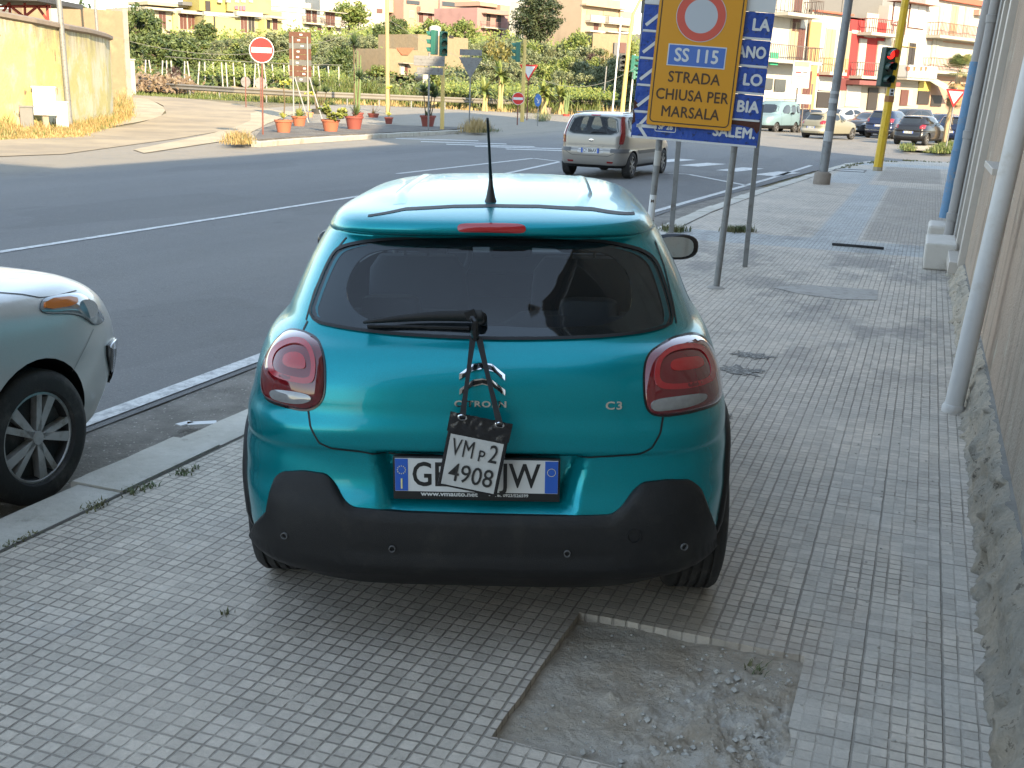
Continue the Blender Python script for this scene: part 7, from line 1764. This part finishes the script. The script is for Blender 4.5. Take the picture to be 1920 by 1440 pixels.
F.block('wall', WHT, 1668, 10, 1740, 6); F.box('tiled_eave', simple('brown roof tiles', (.25, .09, .05), .8, var=.4, scale=5), 1672, 2, 1742, 12, -.9, .4); F.win(1718, 31, 2.3, 1.7, simple('net curtains', (.5, .5, .48), .5, var=.2, scale=4), fr=BRN); F.win(1684, 26, 1.6, 1.6, simple('net curtains', (.5, .5, .48), .5), fr=BRN)
F.win(1706, 113, 1.0, 2.6, DKB); F.win(1676, 108, .9, 2.6, BRN); F.balc(1672, 1728, 146, 1.3, solid=simple('white slatted balustrade', (.42, .43, .43), .6), rail=1.0); F.box('garland', simple('dried garland', (.3, .2, .05), .9), 1686, 86, 1716, 90, -.15, 0)
F.box('ground_floor', stucco('beige ground floor', (.33, .30, .25)), 1662, 154, 1728, 232, -.05, 0); F.box('door', BRN, 1688, 168, 1698, 198, -.15, -.05); F.box('door_frame', FRW, 1698, 168, 1706, 198, -.12, -.05)
for u in (1675, 1685, 1698, 1707):
    x, z = F.uz(u, 130); q = MB(); q.lathe([(.12, 0), (.17, .3), (.001, .3)], 10, c=(x, -1.25, z - .1)); F.part(q, 'flower_pot', TERR)
F = TF('cream house with long railed balconies, a bakery awning and an air conditioner', 1740, 1905)
F.block('wall', WHT, 1740, -30, 1905, 6); F.box('pink_floor', PNK2, 1738, 76, 1905, 92, -.05, 0); F.balc(1736, 1850, 68, 1.2, railmat=simple('red brown railing', (.25, .08, .05), .6)); F.win(1788, 38, 1.0, 2.2, GRN); F.win(1764, 46, 1.0, 2.6, FRW); F.win(1812, 46, 1.0, 2.6, FRW); F.box('air_conditioner', simple('dusty air conditioner', (.4, .25, .2), .7), 1826, 18, 1836, 30, -.5, 0); F.box('roof_line', simple('red trim', (.4, .10, .06), .8), 1760, 0, 1850, 4, -.4, 0)
F.win(1750, 108, 1.0, 2.8, FRW); F.balc(1728, 1850, 134, 1.2, railmat=simple('red brown railing', (.25, .08, .05), .6)); F.box('pink_ground_floor', PNK2, 1728, 140, 1905, 240, -.05, 0)
F.box('yellow_front', simple('yellow shop front', (.42, .32, .08), .7), 1722, 152, 1742, 172, -.1, 0); F.box('shop_opening', DKB, 1720, 170, 1738, 196, -.15, -.05); F.box('shop_opening', DKB, 1745, 178, 1762, 200, -.12, -.05)
q = MB(); a = F.uz(1730, 146); b = F.uz(1752, 148); c_ = F.uz(1768, 176); d_ = F.uz(1746, 176); q.add([(a[0], -.1, a[1]), (b[0], -.1, b[1]), (c_[0], -1.8, c_[1]), (d_[0], -1.8, d_[1])], [(0, 1, 2, 3)]); o = F.part(q, 'awning', simple('grey green awning', (.36, .38, .33), .8)); o.modifiers.new('s', 'SOLIDIFY').thickness = .06
# street boards
p = at(1490, 232, 72); o = empty('advert_board', (p.x, p.y, -.12), 'tall pale advertisement board with two red car pictures above the blue van', 'billboard', rz=.2)
q = MB(); q.box((0, .1, 1.5), (.08, .08, 3.0)); q.box((1.0, .1, 1.5), (.08, .08, 3.0)); q.build('post', IRON, o)
bz = at(1485, 139, 72).z + .12; q = MB(); q.box((.1, 0, bz), (1.15, .1, 1.65)); b = q.build('board', simple('pale poster', (.40, .44, .40), .5, var=.05), o)
q = MB(); q.box((.1, -.06, bz + .62), (1.0, .01, .3)); q.build('green_header', simple('green print', (.16, .26, .14), .6, var=.4, scale=5), b)
q = MB(); q.box((-.1, -.06, bz + .12), (.35, .01, .10)); q.build('car_picture', SRED, b); q = MB(); q.box((.35, -.06, bz + .14), (.3, .01, .08)); q.build('car_picture', GRY, b)
for k in range(5): q = MB(); q.box((.1, -.06, bz - .12 - k * .13), (.8 - .1 * (k % 2), .01, .035)); q.build('text_line', GRY, b)
p = at(1500, 234, 71); o = empty('shop_sign', (p.x, p.y, -.12), 'small white and blue sign board between the van and the parked black car', 'shop sign', rz=.2)
bz = at(1504, 186, 71).z + .12; q = MB(); q.box((.1, 0, bz), (.95, .08, .55)); b = q.build('board', simple('light blue board', (.38, .44, .50), .5), o); q = MB(); q.box((.1, .05, bz / 2), (.06, .06, bz)); q.build('post', IRON, o)
for k in range(3): q = MB(); q.box((.1, -.05, bz + .15 - k * .14), (.75, .01, .05)); q.build('text_line', SBL2, b)
# small verge with weeds and palm at the right
VG = [G(a, b, -.12) for a, b in ((1688, 285), (1700, 279), (1740, 277), (1800, 282), (1850, 286), (1850, 292), (1790, 290), (1730, 287))]
drape('verge', [XY(p) for p in VG], 0, SAND, flatz=-.02)
# ================================================================ VEGETATION
vr_ = random.Random(77)
LF = {'olive': leafm('olive leaves', (.085, .112, .05), (.175, .19, .09)), 'dark': leafm('dense green leaves', (.035, .06, .014), (.09, .12, .032)), 'bright': leafm('bright green leaves', (.08, .125, .022), (.19, .215, .055)),
      'pine': leafm('pine needles', (0.019, 0.034, 0.011), (0.050, 0.062, 0.019)), 'gold': leafm('yellow green leaves', (0.105, 0.105, 0.019), (0.174, 0.149, 0.037)), 'purple': leafm('purple brown leaves', (0.037, 0.019, 0.015), (0.062, 0.031, 0.025))}
BARK = simple('bark', (.12, .095, .07), .95, var=.3, scale=6)
def proto(kind, seed, R_=1.0, H=2.0, n=70, per=46, leaf=.085, open_=.0, flat=1.0):
    """unit tree: crown about R_ wide, total height H, base at origin"""
    g_ = random.Random(seed); t = MB(); q = MB(); cz = H - R_ * flat
    t.tube([(0, 0, -.2), (.05, 0, cz * .5), (0, .05, cz)], [.10, .08, .06], 7)
    cl = []
    for k in range(n):
        while True:
            v = Vector((g_.uniform(-1, 1), g_.uniform(-1, 1), g_.uniform(-1, 1)))
            if .25 < v.length < 1: break
        lob = 1 + .28 * noise.noise(v * 1.6 + Vector((seed, 0, 0)))
        c = Vector((v.x * R_ * lob * .82, v.y * R_ * lob * .82, cz + v.z * R_ * flat * lob * .82)); cl.append(c)
        if k % 7 == 0: t.tube([(0, 0, cz * .55), Vector((0, 0, cz * .7)).lerp(c, .5), c], [.045, .03, .012], 5)
        cr = R_ * g_.uniform(.16, .30)
        for _ in range(per):
            d = Vector((g_.gauss(0, 1), g_.gauss(0, 1), g_.gauss(0, .8))).normalized() * cr * g_.random() ** .4; p = c + d
            nrm = (d.normalized() + Vector((g_.gauss(0, .6), g_.gauss(0, .6), g_.gauss(0, .6)))).normalized(); a = nrm.orthogonal().normalized(); b = nrm.cross(a); an = g_.uniform(0, PI)
            a, b = a * math.cos(an) + b * math.sin(an), b * math.cos(an) - a * math.sin(an); l = leaf * g_.uniform(.6, 1.3); w_ = l * .45
            q.add([p - a * l, p + b * w_, p + a * l, p - b * w_], [(0, 1, 2, 3)])
    o = bpy.data.objects.new('tree', None); COL.objects.link(o)
    t.build('trunk', BARK, o); q.build('crown', LF[kind], o, recalc=False); return o
PR_ = {'olive': [proto('olive', s, 1.0, 1.75, 60, 44, .075, flat=.75) for s in (1, 2, 3)], 'dark': [proto('dark', s, 1.0, 2.1, 80, 50, .09) for s in (4, 5)],
       'bright': [proto('bright', s, 1.0, 1.9, 60, 44, .09, flat=.85) for s in (6, 7)], 'gold': [proto('gold', 8, 1.0, 1.8, 60, 40, .08)], 'purple': [proto('purple', 9, 1.0, 1.8, 50, 34, .07)],
       'pine': [proto('pine', 10, 1.0, 2.6, 150, 60, .055, flat=1.25)]}
used = set()
def tree(kind, u, vt, Y, wpx, label, group=None, hmax=None, name='tree'):
    p = at(u, vt, Y); z = T(p.x, p.y); H = p.z - z
    if hmax: H = min(H, hmax)
    if H < .8: return None
    pr = vr_.choice(PR_[kind])
    if pr.name not in used: o = pr; used.add(pr.name)
    else: o = copy_tree(pr)
    ph = {'olive': 1.75, 'dark': 2.1, 'bright': 1.9, 'gold': 1.8, 'purple': 1.8, 'pine': 2.6}[kind]; R_ = wpx / 2 * Y / FPX
    o.name = name; o.location = (p.x, p.y, z); o.scale = (R_, R_, H / ph); o.rotation_euler = (0, 0, vr_.uniform(0, 6.28)); tag(o, label, 'tree', group); return o
GT = 'trees on the hillside'
named = [('dark', 262, 2, 118, 84, 'tall dark green tree right of the stone retaining wall'), ('dark', 300, 55, 108, 80, 'dense green tree in front of the cream house'), ('dark', 345, 60, 104, 74, 'bushy green tree left of the trellis row, below the yellow houses'),
         ('dark', 383, 38, 152, 44, 'small round dark tree standing before the cream and yellow houses'), ('dark', 150, 0, 120, 60, 'dark hedge tree showing over the stone wall'), ('purple', 218, 4, 110, 40, 'reddish brown leafed tree over the corner of the stone wall'),
         ('purple', 325, 118, 90, 34, 'dark purple leafed shrub by the end of the garden wall'), ('olive', 520, 55, 128, 62, 'wide silvery olive tree below the villa'), ('olive', 470, 62, 122, 60, 'silvery olive tree right of the large no entry sign'),
         ('bright', 655, 0, 205, 84, 'spreading tree with a visible trunk between the villa and high white house'), ('dark', 745, 28, 175, 44, 'green tree beside the yellow wooden pole near the hilltop'), ('dark', 720, 42, 165, 50, 'rounded green tree left of the pink villa'),
         ('bright', 812, 34, 150, 74, 'green tree with reddish tips in front of the pink villa'), ('bright', 870, 34, 160, 60, 'leafy tree between the two pink houses'), ('pine', 1006, -22, 170, 104, 'big dark umbrella pine towering over the hillside'),
         ('gold', 925, 66, 112, 66, 'round yellow green tree behind the green signal heads'), ('bright', 1085, 56, 128, 60, 'bright green round tree below the peach apartment block'), ('gold', 1140, 92, 118, 34, 'small yellow green bush by the old barn'),
         ('dark', 640, 78, 108, 56, 'olive green tree behind the stone hut'), ('dark', 905, 92, 108, 40, 'green bush right of the tufa block house'), ('purple', 1110, 92, 122, 30, 'dark reddish shrub under the barn wall')]
for k, u, v, Y, w_, lb in named: tree(k, u, v, Y, w_, lb, GT)
rows_t = [('front row of olives behind the vineyard', 98, 138, 34, 240, 1190, 1.0, 4.2), ('second row of olives up the slope', 106, 112, 36, 330, 1185, 1.2, 4.6), ('third row of olives up the slope', 116, 96, 38, 330, 1190, 1.2, 5), ('fourth row of trees up the slope', 128, 82, 38, 235, 1185, 1.0, 5), ('highest row of trees below the houses', 142, 70, 34, 235, 1180, .9, 5)]
for nm_, Y, v, w_, u0, u1, den, hm in rows_t:
    u = u0; k = 0
    while u < u1:
        uu = u + vr_.uniform(-6, 6); k += 1; lim = 60 if uu < 560 else 58 if uu < 760 else 66 if uu < 900 else 72
        if 728 < uu < 880 and Y < 120: u += w_ * .8; continue
        if 600 < uu < 690 and Y < 112: u += w_; continue
        vt = max(lim, v + vr_.uniform(-12, 14)); kd = vr_.choice(('olive', 'olive', 'dark', 'bright') if uu < 560 else ('olive', 'olive', 'olive', 'bright'))
        tree(kd, uu, vt, Y + vr_.uniform(-4, 4), w_ * vr_.uniform(1.25, 1.8), '%s from the left, a %s tree in the %s' % (ordw(k - 1), {'olive': 'silvery', 'dark': 'dark green', 'bright': 'bright green'}[kd], nm_.replace(' of olives', '').replace(' of trees', '')), GT, hm)
        u += w_ / den
for u, v, Y, w_, lb in ((560, 138, 97, 50, 'low green bush behind the rusty sign board'), (720, 140, 96, 40, 'low green bush left of the flat roofed shed'), (700, 96, 112, 50, 'olive tree behind the shed'), (770, 92, 118, 40, 'olive tree between farmhouse and ruin'), (690, 60, 140, 50, 'olive tree under the high white house'), (620, 64, 150, 50, 'olive tree under the villa'), (750, 100, 116, 30, 'olive bush by the farmhouse wall')):
    tree('olive', u, v, Y, w_, lb, GT)
for pl in PR_.values():
    for o in pl:
        if o.name not in used and not o.get('label'):
            for ch in list(o.children): bpy.data.objects.remove(ch)
            bpy.data.objects.remove(o)
# undergrowth on the slope, vines, reeds (countless: stuff)
def leafclump(mb, c, r, n, l, g_=vr_):
    for _ in range(n):
        p = Vector(c) + Vector((g_.gauss(0, r), g_.gauss(0, r), abs(g_.gauss(0, r * .8)))); a = Vector((g_.gauss(0, 1), g_.gauss(0, 1), g_.gauss(0, 1))).normalized(); b = a.orthogonal().normalized() * l * .5
        mb.add([p - a * l, p + b, p + a * l, p - b], [(0, 1, 2, 3)])
def ground_cover(name, mat, us, Ys, n, r, per, l, hz=0):
    mb = MB()
    for _ in range(n):
        u = vr_.uniform(*us); Y = vr_.uniform(*Ys); p = at(u, 150, Y); leafclump(mb, (p.x, p.y, T(p.x, p.y) + hz), r, per, l)
    o = mb.build(name, mat, recalc=False); o['kind'] = 'stuff'; return o
ground_cover('undergrowth', LF['dark'], (225, 1195), (92, 150), 1500, .55, 16, .22)
ground_cover('undergrowth', LF['olive'], (560, 1195), (94, 150), 900, .6, 16, .2)
ground_cover('hillside_scrub', LF['bright'], (240, 1195), (150, 215), 900, .9, 14, .3)
ground_cover('vine_leaves', LF['bright'], (395, 640), (94, 98), 260, .35, 22, .13, 1.0)
ground_cover('vine_leaves', LF['bright'], (820, 1150), (86, 92), 420, .35, 26, .12, 1.15)
ground_cover('dead_brush', leafm('dead twigs', (.20, .15, .09), (.13, .09, .06)), (250, 345), (80, 90), 200, .5, 20, .2, .3)
def grass_field(name, mat, us, Ys, n, h, r, wd, per=7, **k):
    mb = MB()
    for _ in range(n):
        u = vr_.uniform(*us); Y = vr_.uniform(*Ys); p = at(u, 150, Y); tuft(mb, (p.x, p.y, T(p.x, p.y)), per, h * vr_.uniform(.3, 1.2) * max(.15, 1 + 1.3 * noise.noise(Vector((p.x * .22, p.y * .3, 1)))), r, wd=wd, bend=.7, rg=vr_)
    o = mb.build(name, mat, recalc=False); o['kind'] = 'stuff'; return o
grass_field('reed_grass', GRASSG, (560, 1130), (85, 93), 2200, 1.0, .25, .035)
grass_field('verge_grass', GRASSG, (250, 620), (76, 84), 700, .35, .3, .03)
grass_field('dry_grass', STRAW, (600, 1190), (82, 97), 900, .45, .3, .03)
grass_field('dry_grass', STRAW, (250, 1190), (100, 150), 600, .6, .6, .06)
# dry grass along the foot of the yellow wall
mb = MB(); mb2 = MB()
for _ in range(2600):
    t = vr_.random(); u = -40 + 285 * t; fr_ = vr_.random() ** .8
    v0 = 196 + 0 * t; edge = 262 - 8 * t if u < 150 else 254 - (u - 150) * .33
    wallv = 245 - 40 * t if u < 60 else 232 - (u - 60) * .12
    v = wallv + (edge - wallv) * fr_; p = G(u, v, -.1); hh = (.16 + .6 * (1 - fr_)) * vr_.uniform(.5, 1.2) * (1.5 if u > 165 else 1) * (.7 + .6 * noise.noise(Vector((u * .05, 0, 0))))
    tuft(mb if vr_.random() < .85 else mb2, (p.x, p.y, T(p.x, p.y)), 9, hh, .16, wd=.014, bend=.5, rg=vr_)
o = mb.build('dry_grass', STRAW, recalc=False); o['kind'] = 'stuff'; o = mb2.build('green_grass', GRASSG, recalc=False); o['kind'] = 'stuff'
# weeds round the island and the verge
def bushw(us, vs, n, h, mat, label, z=0, wd=.01, r=.15, name='weed_clump', per=9):
    mb = MB()
    for _ in range(n):
        a = vr_.gauss(0, .32); a = max(-1, min(1, a)); k = noise.noise(Vector((a * 6, n, 0))) * .5 + 1 - a * a * .8
        p = G((us[0] + us[1]) / 2 + a * (us[1] - us[0]) * .6, vr_.uniform(*vs), z); tuft(mb, p, per, h * max(.3, k) * vr_.uniform(.4, 1.15), r, wd=wd, bend=.8, rg=vr_)
    o = mb.build(name, mat, recalc=False); tag(o, label, 'weeds'); return o
bushw((868, 918), (240, 249), 150, .55, STRAW, 'dry straw weeds heaped at the right end of the island kerb', per=12)
bushw((872, 930), (244, 249), 70, .25, WEED, 'green weeds at the foot of the dry clump by the island kerb')
bushw((930, 1040), (222, 231), 150, .35, WEED, 'dark green weeds along the low kerb under the small no entry sign', wd=.014)
bushw((1002, 1034), (224, 234), 70, .7, WEED, 'tall green weed bush below the blue arrow sign', wd=.012)
bushw((425, 470), (262, 271), 110, .38, STRAW, 'dry weeds at the left tip of the island kerb'); bushw((430, 470), (262, 270), 60, .25, WEED, 'green weeds among the dry weeds at the left tip of the island')
bushw((560, 870), (250, 252), 60, .12, WEED, 'sparse low weeds along the foot of the island kerb', z=-.1, r=.05)
bushw((1690, 1712), (276, 283), 120, .22, GRASSG, 'fresh green grass tuft at the left end of the small verge', r=.1, wd=.014); bushw((1738, 1800), (281, 287), 300, .25, GRASSG, 'bright green grass along the near edge of the small verge', r=.12, wd=.014); bushw((1760, 1800), (270, 274), 90, .2, GRASSG, 'green grass round the foot of the palm', r=.12, wd=.014)
# palm at the right
p = G(1771, 272, -.1); o = empty('palm_tree', p, 'shaggy fan palm with a hanging skirt of dead fronds beside the blue pipe', 'palm', rot=(0, .05, 0))
H = 3.55; q = MB(); q.tube([(0, 0, 0), (-.05, 0, 1), (.05, 0, 2.2), (.12, 0, H)], [.14, .12, .13, .15], 9); q.build('trunk', simple('fibrous palm trunk', (.32, .24, .14), .95, var=.35, scale=18), o)
def fan(mb, c, az, el, L, fr, rg=vr_):
    d = Vector((math.cos(az) * math.cos(el), math.sin(az) * math.cos(el), math.sin(el))); side = d.cross(Vector((0, 0, 1))).normalized(); up = side.cross(d); tip = Vector(c) + d * L * .55
    mb.add([Vector(c) - side * .012, Vector(c) + side * .012, tip], [(0, 1, 2)])
    for k in range(16):
        a = rad(-75 + 150 * k / 15); e = (d * math.cos(a) + side * math.sin(a)) * fr; m_ = tip + e * .6; w_ = up.cross(e).normalized() * .025; t_ = tip + e - Vector((0, 0, .18 * fr)); mb.add([tip, m_ - w_, t_, m_ + w_], [(0, 1, 2, 3)])
q = MB()
for k in range(30): fan(q, (.12, 0, H), vr_.uniform(0, 6.28), vr_.uniform(-.15, 1.3), .95, .62)
q.build('fronds', leafm('palm fronds', (.10, .14, .05), (.20, .20, .07)), o, recalc=False)
q = MB()
for k in range(34): fan(q, (.12, 0, H - .05 - .03 * k), vr_.uniform(0, 6.28), vr_.uniform(-1.35, -.7), .75, .45)
for k in range(160):
    z = vr_.uniform(.9, H - .6); a = vr_.uniform(0, 6.28); c_ = Vector((.02 + math.cos(a) * .14, math.sin(a) * .14, z)); e = Vector((math.cos(a) * .12, math.sin(a) * .12, -.28)); s_ = Vector((-math.sin(a), math.cos(a), 0)) * .012; q.add([c_ - s_, c_ + s_, c_ + e], [(0, 1, 2)])
q.build('dead_fronds', DRY, o, recalc=False)
# banana-like palms in the vineyard
for u, vt, Y, lb in ((937, 118, 84, 'banana palm with a pale trunk behind the give way sign'), (1018, 150, 80, 'straggly palm left of the silver people carrier'), (907, 148, 82, 'small banana plant behind the guard rail'), (1050, 158, 82, 'thin yucca trunk above the people carrier'), (812, 128, 84, 'spiky palm behind the sign backs')):
    pt = at(u, vt + 22, Y); z = T(pt.x, pt.y); o = empty('palm_tree', (pt.x, pt.y, z), lb, 'palm'); H = pt.z - z
    q = MB(); q.tube([(0, 0, -.1), (.05, 0, H * .5), (0, 0, H)], [.14, .11, .09], 7); q.tube([(.25, 0, -.1), (.2, 0, H * .4), (.3, 0, H * .8)], [.10, .08, .06], 7); q.build('trunk', simple('pale palm trunk', (.34, .28, .13), .9, var=.2), o)
    q = MB(); sword(q, (0, 0, H), 34, 1.2, .06, up=-.3, droop=.9, rg=vr_); sword(q, (.3, 0, H * .8), 20, .8, .05, up=-.3, droop=.9, rg=vr_); q.build('leaves', LF['bright'], o, recalc=False)
